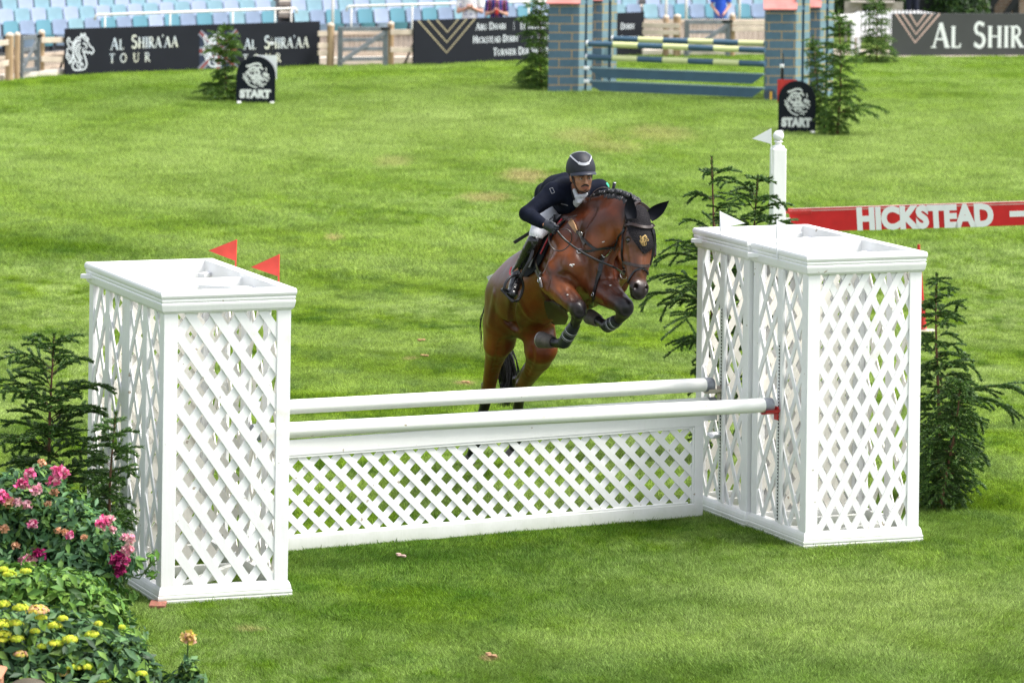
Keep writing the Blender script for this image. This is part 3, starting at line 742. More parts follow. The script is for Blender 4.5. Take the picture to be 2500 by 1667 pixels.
def cone():
    b = gp(2254, 812); T = thing('marker_cone', (b.x, b.y, 0), 'tall thin red cone behind the right lattice wing', 'cone')
    zt = CH - (597 + 540 - 13) * b.y / FPX; 
    mb = MB(); x1 = at(2243, 600, b.y).x
    mb.tube([(b.x, b.y, .04), ((b.x + x1) / 2, b.y, zt * .5), (x1, b.y, zt - .04), (x1, b.y, zt)], [.036, .022, .016, .015], 20); mb.build('cone_body', REDM, T, smooth=True, angle=50)
    mb = MB(); mb.box((b.x + .03, b.y, .015), (.18, .18, .03)); mb.build('cone_base', CREAMP, T, bevel=.01)
cone()
# ------------------------------------------------------------------ arena edge: hoardings, fences, gates
UPV = Vector((0, 0, 1))
BOARD = mat('dark_hoarding_vinyl', (.014, .016, .023), .6, var=.15, scale=2, spec=.2)
BOARDG = mat('grey_hoarding_vinyl', (.075, .077, .076), .6, var=.10, scale=2, spec=.2)
EDGEM = mat('hoarding_back', (.04, .04, .045), .7)
GOLDL = mat('champagne_lettering', (.72, .72, .58), .5, var=.25, scale=2.5, col2=(.55, .62, .70))
GOLDV = mat('gold_chevron', (.42, .36, .23), .5, var=.2)
PALEL = mat('pale_lettering', (.66, .70, .74), .5)
WHITEL = mat('white_hoarding_letter', (.82, .84, .82), .5)
ROSEV = mat('rose_chevron', (.72, .50, .43), .5, var=.1)
TIMBER = mat('pale_timber', (.52, .36, .22), .75, var=.35, scale=5, bump=.2, stretch=(3, 3, .4), col2=(.36, .24, .13))
TIMBERP = mat('weathered_rail', (.66, .55, .44), .8, var=.25, scale=4, bump=.2)
TIMBERD = mat('grey_board_fence', (.58, .51, .44), .85, var=.3, scale=9, bump=.2, stretch=(6, 6, .5), col2=(.38, .31, .25))
GALV = mat('galvanised_grey_gate', (.20, .22, .24), .5, metal=.2, var=.25, scale=9)
STONE = mat('pale_kerb_stone', (.66, .60, .52), .9, var=.2, scale=3)
STEELW = mat('pale_steel_rail', (.70, .68, .63), .4, var=.1)
PATHM = mat('sandy_path', (.48, .41, .33), .95, var=.25, scale=1.4, bump=.2)
CONC = mat('stand_concrete', (.10, .10, .105), .9, var=.3, scale=1.5, bump=.2)
DARKV = mat('dark_void', (.02, .022, .025), .9)

def plane_frame(p0, p1):
    """board frame: X along the ground, Z up, N to the camera"""
    X = (p1 - p0); X.z = 0; L = X.length; X.normalize(); N = Vector((X.y, -X.x, 0))
    return X, N, L
def hoarding(a, b, H, z0, label, m, name='advertising_board'):
    X, N, L = plane_frame(a, b)
    T = thing(name, (a.x, a.y, 0), label, 'advertising board')
    M = Matrix((X, N, UPV)).transposed(); c = a + X * L / 2
    mb = MB(); mb.box((c.x, c.y, z0 + H / 2), (L, .04, H), M); mb.build('panel', m, T, bevel=.004)
    for i in range(int(L / 2.2) + 1):
        mb = MB(); x = min(L - .1, .1 + i * 2.2); q = a + X * x - N * .04; mb.beam((q.x, q.y, 0), (q.x, q.y, z0 + H * .8), .05, .04)
        q2 = q - N * .35; mb.beam((q2.x, q2.y, .01), (q.x, q.y, z0 + H * .6), .03, .03)
        mb.build('back_brace', EDGEM, T)
    def P(x, z, lift=0.0): q = a + X * x + N * (.0225 + lift); return Vector((q.x, q.y, z0 + z))
    return T, P, L, X, N
def horse_emblem(mb, P, x0, z0, w, h, extra=0.0):
    """ornamental line drawing of a horse's head with flowing mane; unit box to plane"""
    def S(pts, wd): stroke(mb, [(x0 + x * w, z0 + y * h) for x, y in pts], [q * w for q in wd] if hasattr(wd, '__len__') else wd * w, lambda a, b: P(a, b, extra))
    def curve(pts, n=6):
        out = []
        for i in range(len(pts) - 1):
            p0 = pts[max(i - 1, 0)]; p1 = pts[i]; p2 = pts[i + 1]; p3 = pts[min(i + 2, len(pts) - 1)]
            for k in range(n):
                t = k / n; out.append(tuple(.5 * ((2 * p1[j]) + (-p0[j] + p2[j]) * t + (2 * p0[j] - 5 * p1[j] + 4 * p2[j] - p3[j]) * t * t + (-p0[j] + 3 * p1[j] - 3 * p2[j] + p3[j]) * t ** 3) for j in (0, 1)))
        out.append(pts[-1]); return out
    for pts, wd in [
        ([(.55, .95), (.62, .86), (.74, .78), (.84, .66), (.93, .60), (.97, .52), (.90, .45), (.83, .50), (.76, .47), (.68, .53), (.62, .45)], .045),
        ([(.62, .45), (.68, .32), (.72, .18), (.68, .07), (.55, .03), (.48, .10), (.55, .20), (.60, .12)], .05),
        ([(.55, .03), (.40, .02), (.28, .04), (.22, .12), (.26, .22), (.34, .26)], .05),
        ([(.44, .10), (.38, .14), (.42, .24), (.50, .22), (.50, .12)], .04),
        ([(.52, .88), (.40, .90), (.28, .80), (.20, .66), (.14, .56)], .05),
        ([(.50, .82), (.36, .80), (.28, .66), (.24, .50), (.28, .34), (.36, .24)], .06),
        ([(.48, .74), (.38, .66), (.34, .52), (.40, .38), (.52, .26)], .06),
        ([(.50, .66), (.44, .56), (.46, .44), (.56, .32)], .05),
        ([(.24, .76), (.12, .80), (.08, .90), (.02, .84), (.05, .72), (.10, .64), (.02, .58), (.04, .48), (.12, .42)], .04),
        ([(.02, .50), (.0, .40), (.08, .30), (.12, .20), (.16, .28), (.22, .34), (.20, .44)], .045),
        ([(.08, .42), (.16, .34), (.22, .22)], .04),
        ([(.58, .74), (.66, .72), (.72, .64), (.68, .60)], .045),
        ([(.60, .62), (.58, .52), (.64, .50)], .04),
        ([(.50, .90), (.52, 1.0), (.58, .93), (.64, 1.0), (.68, .90), (.76, .86), (.74, .78)], .05)]:
        S(curve(pts), wd)
# -- left hoarding
HA = gp(157, 188); HB = gp(779, 164.5)
HL, P1, L1, X1, N1 = hoarding(HA, HB, .885, 0, 'long black board lettered twice with AL SHIRA\'AA TOUR at left', BOARD)
sc1 = L1 / 622.0     # metres per photo pixel along the board
def hx(px): return (px - 157) * sc1
zs = .885 / 114.0
mb = MB()
serif_text(mb, "AL", P1, hx(263), zs * (187 - 127), zs * 29, small=.84, xs=.92, bold=1.1)
serif_text(mb, "SHIRA'AA", P1, hx(313), zs * (187 - 125), zs * 32, small=.82, xs=.86, bold=1.1)
for ch, px in (('T', 261), ('O', 286), ('U', 317), ('R', 345)): serif_text(mb, ch, P1, hx(px), zs * 29, zs * 22, xs=1.0, bold=1.0)
serif_text(mb, "AL", P1, hx(587), zs * 50, zs * 27, small=.84, xs=.92, bold=1.1)
serif_text(mb, "SHIRA'AA", P1, hx(638), zs * 50, zs * 32, small=.82, xs=.86, bold=1.1)
for ch, px in (('T', 585), ('O', 610), ('U', 640), ('R', 667)): serif_text(mb, ch, P1, hx(px), zs * 16, zs * 22, xs=1.0, bold=1.0)
mb.build('lettering', GOLDL, HL)
mb = MB(); horse_emblem(mb, P1, hx(160), zs * 13, zs * 78, zs * 88, .001)
mb.build('horse_head_emblem', PALEL, HL)
mb = MB(); horse_emblem(mb, P1, hx(487), zs * 10, zs * 78, zs * 86, .006)
mb.build('horse_head_emblem', PALEL, HL)
# union-flag rays behind the second emblem
FB, FR, FW = mat('print_blue', (.010, .02, .05), .6), mat('print_red', (.22, .04, .04), .6), mat('print_pale', (.24, .27, .33), .6)
def rays():
    x0, x1, z0, z1 = hx(478), hx(570), zs * 4, zs * 96; cx, cz = (x0 + x1) / 2, (z0 + z1) / 2
    mb = MB(); mb.add([P1(x0, z0, .0005), P1(x1, z0, .0005), P1(x1, z1, .0005), P1(x0, z1, .0005)], [(0, 1, 2, 3)]); mb.build('flag_print', FB, HL)
    for m, w, l in ((FW, .11, .0015), (FR, .055, .0028)):
        mb = MB()
        for a, b in (((x0, z1), (x1, z0)), ((x0, z0), (x1, z1)), ((cx, z0), (cx, z1)), ((x0, cz), (x1, cz))):
            l += .0004; stroke(mb, [a, b], w * (1.4 if a[0] == b[0] or a[1] == b[1] else 1), lambda x, z, l=l: P1(x, z, l))
        mb.build('flag_print', m, HL)
rays()
# -- middle hoarding
HC = gp(1008, 164.5); HD = gp(1570, 139)
HM, P2, L2, X2, N2 = hoarding(HC, HD, .905, 0, 'black board with a gold chevron listing ABU DHABI and HICKSTEAD DERBY', BOARD)
sc2 = L2 / 562.0; z2 = .905 / 111.0
def h2(px): return (px - 1008) * sc2
mb = MB()
for (xa, xm, xb, zb) in ((1017, 1085, 1152, 80 / 111), (1039, 1085, 1132, 55 / 111), (1060, 1086, 1112, 31 / 111)):
    stroke(mb, [(h2(xa), .902), (h2(xm), .905 * (1 - zb)), (h2(xb), .902)], .03, P2)
mb.build('chevron', GOLDV, HM)
mb = MB()
serif_text(mb, "ABU DHABI", P2, h2(1153), z2 * 82, z2 * 17, small=.8, xs=.98, bold=1.3)
serif_text(mb, "|", P2, h2(1242), z2 * 80, z2 * 18)
serif_text(mb, "LE TOUQUET", P2, h2(1261), z2 * 80, z2 * 16, small=.8, xs=.9, bold=1.3)
serif_text(mb, "HICKSTEAD DERBY", P2, h2(1147), z2 * 51, z2 * 17, small=.8, xs=.93, bold=1.3)
serif_text(mb, "|", P2, h2(1285), z2 * 49, z2 * 18)
serif_text(mb, "RIDERS TOUR", P2, h2(1303), z2 * 49, z2 * 16, small=.8, xs=.9, bold=1.3)
serif_text(mb, "TURNIER DER SIEGER", P2, h2(1196), z2 * 19, z2 * 18, small=.8, xs=.95, bold=1.3)
serif_text(mb, "DERBY", P2, h2(1510), z2 * 70, z2 * 16, small=.8, xs=.93, bold=1.3)
serif_text(mb, "LONDON", P2, h2(1512), z2 * 40, z2 * 15, small=.8, xs=.93, bold=1.3)
mb.build('lettering', PALEL, HM)
# -- right hoarding
HE = gp(2176, 142); HF = gp(2640, 140)
HR, P3, L3, X3, N3 = hoarding(HE, HF, .86, .045, 'large grey board lettered AL SHIR with a pink chevron at top right', BOARDG)
sc3 = L3 / 464.0; z3 = .86 / 103.0
def h3(px): return (px - 2176) * sc3
mb = MB()
for (xa, xm, xb, zb) in ((2185, 2232, 2291, .69), (2200, 2234, 2274, .49), (2218, 2236, 2257, .29)):
    stroke(mb, [(h3(xa), .857), (h3(xm), .86 * (1 - zb)), (h3(xb), .857)], .034, P3)
mb.build('chevron', ROSEV, HR)
mb = MB()
serif_text(mb, "AL", P3, h3(2272), z3 * 19, z3 * 62, small=.85, xs=.86, bold=1.15)
serif_text(mb, "SHIRA'AA", P3, h3(2373), z3 * 19, z3 * 63, small=.84, xs=.86, bold=1.15)
mb.build('lettering', WHITEL, HR)

# -- START boards
SIGNK = mat('black_sign_face', (.006, .009, .016), .5, var=.1, spec=.2)
FOOTW = mat('white_plastic_foot', (.78, .79, .80), .5)
def arch(w, h, r=None, n=16):
    r = w / 2
    return [(-w / 2, 0), (w / 2, 0)] + [(r * math.cos(math.pi * i / n), h - r + r * math.sin(math.pi * i / n)) for i in range(n + 1)]
def start_sign(px, py, w, h, label, corner_m, corner_side, X=None, mast=None, mlabel=''):
    b = gp(px, py); X = X or Vector((1, 0, 0)); N = Vector((X.y, -X.x, 0))
    T = thing('start_sign', (b.x, b.y, 0), label, 'start sign', 'arched START boards')
    b = Vector((b.x, b.y, .03))
    mb = MB(); mb.prism(arch(w, h), b, X, UPV, .03); mb.build('board', SIGNK, T, bevel=.003)
    r = w / 2; n = 10; s = corner_side
    poly = [(s * w * .02, h + .015), (s * w * .53, h + .015), (s * w * .53, h - r * 1.25)] + [(s * (r * .97) * math.cos(math.pi / 2 * i / n), h - r + r * .97 * math.sin(math.pi / 2 * i / n)) for i in range(n + 1)]
    mb = MB(); mb.prism(poly if s > 0 else poly[::-1], b - N * .03, X, UPV, .012); mb.build('corner_flag', corner_m, T)
    for sx in (-.42, .42):
        mb = MB(); q = b + X * (sx * w)
        mb.tube([q - N * .16 + UPV * -.005, q + UPV * .0, q + N * .02 + UPV * .0, q + N * .20 + UPV * -.012], [.035, .05, .05, .03], 10, flat=.8); mb.build('foot', FOOTW, T, smooth=True, angle=50)
    def P(x, z, l=0.0): return b + X * x + UPV * z + N * (.0165 + l)
    M4 = Matrix.Translation(b + X * (-w * .40) + UPV * (h * .125) + N * .017) @ Matrix((X, UPV, N)).transposed().to_4x4()
    o = font_text('lettering', 'START', h * .155, WHITEL, M4, T, bold=.014)
    ww = max((v.co - b).dot(X) for v in o.data.vertices) - min((v.co - b).dot(X) for v in o.data.vertices); k = w * .80 / ww
    for v in o.data.vertices: q = (v.co - b).dot(X) + w * .40; v.co += X * (q * (k - 1))
    # emblem: a rider on a rearing horse, drawn as loose white strokes
    mb = MB(); e0 = (-w * .34, h * .30); ew, eh = w * .72, h * .56
    lift = [0.0]
    def S(pts, wd):
        lift[0] += .0006; l = lift[0]
        stroke(mb, [(e0[0] + x * ew, e0[1] + y * eh) for x, y in pts], [q * ew * .62 for q in wd] if hasattr(wd, '__len__') else wd * ew * .7, lambda a, c: P(a, c, l))
    rs = random.Random(8)
    # plume, head and shield; body of the horse; coiled tail and legs - loose brush marks
    for pts, wd in [([(.12, .86), (.26, .90), (.40, .96), (.56, .97), (.66, .90)], .10), ([(.30, .80), (.42, .84), (.52, .80), (.64, .84), (.72, .74)], .10), ([(.22, .70), (.32, .74), (.30, .62)], .08),
                    ([(.52, .74), (.60, .64), (.56, .56)], .13), ([(.40, .66), (.46, .60), (.42, .54)], .09), ([(.22, .54), (.36, .50), (.52, .50), (.68, .46)], .13), ([(.30, .42), (.44, .38), (.58, .40), (.72, .38)], .12),
                    ([(.02, .58), (.07, .50), (.03, .44), (.10, .36), (.16, .26), (.26, .16), (.40, .09), (.52, .07)], .07), ([(.10, .62), (.14, .54), (.12, .46)], .05), ([(.72, .60), (.84, .60), (.94, .52)], .08), ([(.74, .52), (.86, .48), (.96, .40)], .06),
                    ([(.72, .44), (.82, .38), (.90, .30)], .08), ([(.40, .28), (.54, .30), (.66, .28)], .10), ([(.50, .20), (.64, .22), (.76, .18), (.84, .22)], .07), ([(.58, .12), (.68, .14), (.74, .08)], .06), ([(.28, .34), (.22, .26)], .06)]:
        S(pts, wd)
    for k in range(34):
        x, y = rs.uniform(.12, .86), rs.uniform(.16, .94); a = rs.uniform(-.9, 1.2) + (y - .5) * 2; l = rs.uniform(.04, .09)
        if (x - .5) ** 2 + (y - .52) ** 2 < .19: S([(x - l * math.cos(a), y - l * math.sin(a)), (x, y + .01), (x + l * math.cos(a), y + l * math.sin(a))], .055)
    mb.build('rider_emblem', WHITEL, T)
    if mast:
        mb = MB(); p = at(mast[0], mast[2], b.y + .12); q = at(mast[0], mast[1], b.y + .12)
        M_ = thing('timing_mast', (p.x, p.y, 0), mlabel, 'mast')
        mb.tube([(p.x, p.y, 0), p, (q.x, q.y, q.z)], .009, 8); mb.box((p.x, p.y, .01), (.2, .2, .02)); mb.build('rod', BLACKM, M_)
        mb = MB(); c = at(mast[3], mast[4], b.y + .11); mb.box(c, (.07, .04, .055)); mb.build('sensor_box', FOOTW, M_, bevel=.008)
        mb = MB(); mb.tube([c, c - UPV * .30], .016, 8); mb.build('sensor_stem', BLACKM, M_)
start_sign(624, 257, .665, .800, 'black arched START board beside the small fir on the left, white corner', FLAGW, 1, mast=(664, 88, 150, 663, 107), mlabel='thin black rod with a white box behind the left START board')
start_sign(1945, 329, .595, .825, 'black arched START board in front of the blue brick pillar, red corner', REDM, -1, X=Vector((.998, -.06, 0)).normalized(), mast=(1912, 130, 205, 1909, 162), mlabel='thin black rod with a white box behind the right START board')

# -- post and rail fence, gates, kerbs
def fpost(px, ytop, ybot, label, w=.12, grp='round topped timber posts of the arena fence', dy=0.0):
    b = gp(px, ybot); b.y += dy
    zt = at(px, ytop, b.y).z
    T = thing('fence_post', (b.x, b.y, 0), label, 'fence post', grp)
    mb = MB(); mb.tube([(b.x, b.y, -.02), (b.x, b.y, zt - .05)], w / 2, 14, caps=True); mb.build('shaft', TIMBER, T, smooth=True, angle=50)
    mb = MB(); mb.lathe([(w / 2 * 1.06, 0), (w / 2 * 1.06, .02), (w * .4, .045), (w * .2, .06), (.005, .066)], (b.x, b.y, zt - .055), 14); mb.build('rounded_top', TIMBERP, T, smooth=True, angle=60)
    return b
fpost(22, 81, 202, 'thick timber fence post at the far left, left one of a close pair', .15)
fpost(38, 80, 200, 'timber fence post at the far left, right one of a close pair', .11, dy=.2)
fpost(100, 74, 190, 'timber fence post between the left grey gate and the first black board', .12)
fpost(806, 57, 167, 'timber fence post just right of the long black board', .14)
fpost(953, 54, 163, 'timber fence post between the middle grey gate and the chevron board', .13)
fpost(1625, 38, 142, 'slimmer timber post right of the black board, seen behind the striped poles', .12)
fpost(1652, 36, 143, 'thicker timber post by the right grey gate, seen behind the striped poles', .15)
fpost(1787, 34, 142, 'timber gate post left of the right blue pillar', .12)
fpost(2091, 34, 132, 'squat timber post at the left end of the white picket fence', .15)
def rails(pa, pb, label, m=TIMBERP, w=.10, t=.035, name='fence_rails'):
    """pa, pb: lists of (px, py) rail ends on a shared ground line"""
    a0 = gp(*pa[0]); b0 = gp(*pb[0]); T = thing(name, ((a0.x + b0.x) / 2, (a0.y + b0.y) / 2, 0), label, 'fence rails')
    for (qa, qb) in zip(pa[1:], pb[1:]):
        a = at(*qa, a0.y); b = at(*qb, b0.y); mb = MB(); mb.beam(a, b, t, w); mb.build('rail', m, T, bevel=.006)
rails([(-60, 215), (-60, 112), (-60, 168)], [(20, 203), (20, 104), (20, 154)], 'two pale rails running off the left edge from the paired posts')
rails([(100, 192), (100, 99), (100, 145)], [(160, 187), (160, 98), (160, 146)], 'two pale rails between the left gate post and the long black board')
rails([(776, 168), (776, 83), (776, 112), (776, 130)], [(806, 167), (806, 82), (806, 112), (806, 129)], 'short pale rails between the long black board and its post')
rails([(953, 165), (953, 79), (953, 122)], [(1012, 164), (1012, 79), (1012, 122)], 'two short pale rails left of the chevron board')
rails([(1568, 143), (1568, 62), (1568, 79), (1568, 105)], [(1660, 144), (1660, 64), (1660, 80), (1660, 108)], 'pale rails right of the chevron board, joining the two timber posts')
rails([(1787, 143), (1787, 57), (1787, 71)], [(1900, 141), (1900, 55), (1900, 70)], 'pale rails running from the gate post behind the right blue pillar')
rails([(2020, 140), (2020, 44), (2020, 52)], [(2091, 136), (2091, 40), (2091, 50)], 'white rails joining the squat post to the blue pillar', m=WHITE)
def gate(pl, pr, label):
    """pl, pr = (px, ytop, ybot) of the two stiles"""
    a = gp(pl[0], pl[2]); b = gp(pr[0], pr[2]); za = at(pl[0], pl[1], a.y).z; zb = at(pr[0], pr[1], b.y).z; z0 = .06
    T = thing('grey_gate', ((a.x + b.x) / 2, (a.y + b.y) / 2, 0), label, 'gate', 'grey timber gates in the arena fence')
    A = lambda z: Vector((a.x, a.y, z)); B = lambda z: Vector((b.x, b.y, z))
    for q, z in ((A, za), (B, zb)):
        mb = MB(); mb.beam(q(z0 - .04), q(z), .10, .07, up=(0, 1, 0)); mb.build('stile', GALV, T, bevel=.006)
    for k, f in enumerate((.94, .66, .42, .16)):
        mb = MB(); mb.beam(A(z0 + (za - z0) * f), B(z0 + (zb - z0) * f), .035, .085 if k == 0 else .07); mb.build('rail', GALV, T, bevel=.005)
    mb = MB(); o = Vector((0, -.03, 0)); mb.beam(A(z0 + .06) + o, B(zb - .10) + o, .03, .085); mb.build('diagonal_brace', GALV, T, bevel=.005)
    mb = MB(); mb.beam(B(zb - .03) + Vector((-.35, -.05, 0)), B(zb - .03) + Vector((.10, -.05, 0)), .02, .05); mb.build('hinge_strap', BLACKM, T)
gate((50, 88, 198), (90, 84, 192), 'grey gate at the far left between timber posts')
gate((830, 66, 168), (940, 66, 166), 'grey gate with a diagonal brace between the two black boards')
gate((1676, 49, 144), (1776, 49, 143), 'grey gate behind the striped poles, with a person in blue behind it')
def kerb(pa, pb, h, label, dy=.5):
    a = gp(*pa); b = gp(*pb); mb = MB(); mb.beam((a.x, a.y + dy, h / 2), (b.x, b.y + dy, h / 2), .22, h)
    o = mb.build('kerb_stone', STONE, bevel=.02); tag(o, label, 'kerb')
kerb((-80, 212), (180, 186), .13, 'pale kerb behind the paired fence posts at the far left')
kerb((770, 164), (1010, 162), .16, 'pale kerb under the grey gate between the black boards')
kerb((1566, 143), (2010, 141), .15, 'pale kerb running behind the striped poles')

# board fence at the foot of the right stand
def board_fence(pa, pb, z0, z1, label, dy):
    a = gp(*pa); b = gp(*pb); a.y += dy; b.y += dy; X, N, L = plane_frame(a, b)
    T = thing('board_fence', ((a.x + b.x) / 2, (a.y + b.y) / 2, 0), label, 'fence')
    M = Matrix((X, N, UPV)).transposed(); mb = MB(); x = .0
    while x < L:
        q = a + X * (x + .05); mb.box((q.x, q.y, (z0 + z1) / 2), (.092, .02, z1 - z0), M); x += .1
    mb.build('boards', TIMBERD, T)
    mb = MB()
    for z in (z1 + .03, z0 + .12): q = a + X * L / 2 + N * .02; mb.box((q.x, q.y, z), (L, .04, .07), M)
    mb.build('capping_rail', TIMBERP, T, bevel=.005)
board_fence((770, 163), (1012, 162), .0, .52, 'pale board wall at the foot of the stand behind the middle gate', 1.6)
board_fence((1560, 142), (2010, 140), .0, .62, 'pale board wall at the foot of the right stand', 1.6)
board_fence((-90, 214), (190, 188), .0, .35, 'pale board wall at the foot of the left stand', 1.5)

# path behind the lawn edge
def path():
    mb = MB(); n = len(EDGE); V = [Vector((e.x, e.y + .10, .004)) for e in EDGE] + [Vector((e.x, e.y + 2.6, .004)) for e in EDGE]
    mb.add(V, [(i, i + 1, i + 1 + n, i + n) for i in range(n - 1)]); struct(mb.build('path', PATHM))
path()

# ------------------------------------------------------------------ the stand
TEAL = mat('teal_seat_plastic', (.10, .28, .36), .55, var=.25, scale=3, col2=(.11, .28, .36))
TEALP = mat('pale_teal_seat_plastic', (.26, .44, .52), .55, var=.2, scale=3)
LILAC = mat('lilac_seat_plastic', (.26, .34, .49), .55, var=.18, scale=3)
LILACP = mat('pale_lilac_seat_plastic', (.38, .46, .62), .55, var=.15, scale=3)
TEALD = mat('deep_teal_seat_plastic', (.06, .22, .23), .55, var=.2)
FRAMEM = mat('seat_frame_steel', (.045, .05, .065), .5)
def seat_meshes():
    """one seat facing -Y, origin at the foot of its back; about .39 wide"""
    w, hb = .365, .30
    parts = {}
    mb = MB()   # back shell with rounded top, slightly dished
    nx, nz = 7, 6; V = []
    for k in range(2):
        for j in range(nz):
            for i in range(nx):
                u = i / (nx - 1) * 2 - 1; v = j / (nz - 1)
                ww = w / 2 * (1 - .10 * (v ** 6) - .06 * (1 - v))
                V.append((u * ww, .02 * (1 - u * u) + .05 * v + (.014 if k else 0), .30 + v * hb * (1 - .05 * u * u * u * u)))
    F = []
    o = nx * nz
    for j in range(nz - 1):
        for i in range(nx - 1):
            a = j * nx + i; F.append((a, a + 1, a + nx + 1, a + nx)); F.append((o + a, o + a + nx, o + a + nx + 1, o + a + 1))
    rimi = [i for i in range(nx)] + [j * nx + nx - 1 for j in range(1, nz)] + [(nz - 1) * nx + i for i in range(nx - 2, -1, -1)] + [j * nx for j in range(nz - 2, 0, -1)]
    for a, b in zip(rimi, rimi[1:] + rimi[:1]): F.append((b, a, a + o, b + o))
    mb.add(V, F); parts['seat_back'] = mb
    mb = MB()   # tipped-up pan in front of the lower back
    V = []; w2 = .32
    for k in range(2):
        for j in range(5):
            for i in range(5):
                u = i / 4 * 2 - 1; v = j / 4
                V.append((u * w2 / 2 * (1 - .10 * (1 - v) ** 3), -.065 - .05 * v - .012 * (1 - u * u) + (.02 if k else 0), .10 + v * .22))
    F = []
    for j in range(4):
        for i in range(4):
            a = j * 5 + i; F.append((a, a + 1, a + 6, a + 5)); F.append((25 + a, 25 + a + 5, 25 + a + 6, 25 + a + 1))
    rimi = [0, 1, 2, 3, 4, 9, 14, 19, 24, 23, 22, 21, 20, 15, 10, 5]
    for a, b in zip(rimi, rimi[1:] + rimi[:1]): F.append((b, a, a + 25, b + 25))
    mb.add(V, F)
    mb.box((0, -.118, .315), (.27, .012, .014)); parts['seat_pan'] = mb
    mb = MB(); mb.box((-.175, .0, .16), (.03, .09, .32)); mb.box((.175, .0, .16), (.03, .09, .32)); mb.box((0, .03, .27), (.36, .03, .035)); parts['seat_frame'] = mb
    return parts
def make_seat(kind):
    m = {'teal': TEAL, 'pale teal': TEALP, 'lilac': LILAC, 'pale lilac': LILACP}[kind]
    T = thing('stadium_seat', (0, 0, 0), 'x', 'stadium seat')
    for k, mb in SEATP.items(): mb.build(k, FRAMEM if k == 'seat_frame' else m, T, smooth=k != 'seat_frame', angle=45)
    return T
SEATP = seat_meshes(); PROTO = {}
ORD = ['first', 'second', 'third', 'fourth', 'fifth', 'sixth', 'seventh', 'eighth', 'ninth', 'tenth', 'eleventh', 'twelfth', 'thirteenth', 'fourteenth', 'fifteenth', 'sixteenth', 'seventeenth', 'eighteenth', 'nineteenth', 'twentieth']
def place_seat(loc, rz, kind, label, group):
    if kind not in PROTO: o = PROTO[kind] = make_seat(kind); new = True
    else:
        o = PROTO[kind].copy(); COL.objects.link(o); new = False
        for ch in PROTO[kind].children:
            c = ch.copy(); COL.objects.link(c); c.parent = o
    o.location = loc; o.rotation_euler = (0, 0, rz); tag(o, label, 'stadium seat', group)
# front row ground line through surveyed seats; rows step back and up
def row_point(px, k):
    Yf = np.interp(px, [-60, 30, 450, 900, 1500, 1900], [81.9, 82.3, 85.2, 88.0, 91.4, 93.5])
    ztop = np.interp(px, [-60, 30, 282, 520, 883, 1500, 1900], [CH - v * y / FPX for v, y in [(612, 81.9), (609, 82.3), (596, 84.0), (580, 85.7), (567, 88.0), (548, 91.4), (541, 93.5)]])
    Y = Yf + .62 * k; z = ztop + .205 * k
    return Y, z
def seat_row(px0, px1, k, label_row, flip=0, x_in_frame=True, only=None):
    """seats side by side from px0 to px1 in row k"""
    Y, z = row_point(px0, k); x = at(px0, 50, Y).x; xs = at(px1, 50, row_point(px1, k)[0]).x
    i = 0
    while x < xs:
        px = 1250 + x * FPX / Y + .013 * 580
        Y, z = row_point(px, k); Y2, _ = row_point(px + 20, k)
        x2 = at(px + 20, 50, Y2).x; x1 = at(px, 50, Y).x
        rz = math.atan2(Y2 - Y, x2 - x1) + .0
        par = (i + flip) % 2
        kind = ('pale teal' if par else 'pale lilac') if (k > 0 or (i * 7 + k) % 5 == 0) else ('teal' if par else 'lilac')
        col = 'teal' if par else 'lilac'
        place_seat((x, Y, z - .60), rz, kind, f'{col} seat, {ORD[i] if i < 20 else str(i + 1) + "th"} from the left in {label_row}', 'tip-up seats of the stand')
        i += 1; x += .395 * math.cos(rz)
seat_row(-18, 690, 0, 'the front row of the left block', 0)
seat_row(-30, 655, 1, 'the second row of the left block', 1)
seat_row(-22, 650, 2, 'the third row of the left block', 0)
seat_row(-36, 640, 3, 'the fourth row of the left block', 1)
seat_row(738, 1560, 0, 'the front row of the middle block', 1)
seat_row(730, 1560, 1, 'the second row of the middle block', 0)
seat_row(735, 1560, 2, 'the third row of the middle block', 1)
seat_row(1590, 1890, 0, 'the front row of the right block', 1)
seat_row(1595, 1890, 1, 'the second row of the right block', 0)
def stand_steps():
    for (a, b, lab) in ((-120, 700, 'left'), (700, 1575, 'middle'), (1575, 1960, 'right')):
        mb = MB(); pts = list(np.linspace(a, b, 7))
        T = thing('grandstand_steps', (at(a, 100, row_point(a, 0)[0]).x, row_point(a, 0)[0], 0), f'terraced concrete steps carrying the {lab} block of seats', 'stand')
        for k in range(6):
            V = []
            for px in pts:
                Y, z = row_point(px, k); zz = z - .60
                x = at(px, 100, Y).x
                V += [(x, Y - .16, -.02), (x, Y - .16, zz), (x, Y + .46, zz), (x, Y + .46, -.02)]
            n = len(pts); F = []
            for i in range(n - 1):
                o = i * 4; F += [(o, o + 4, o + 5, o + 1), (o + 1, o + 5, o + 6, o + 2), (o + 2, o + 6, o + 7, o + 3)]
            F += [(0, 1, 2, 3), ((n - 1) * 4, (n - 1) * 4 + 3, (n - 1) * 4 + 2, (n - 1) * 4 + 1)]
            m = MB(); m.add(V, F); m.build('step', CONC, T)
stand_steps()
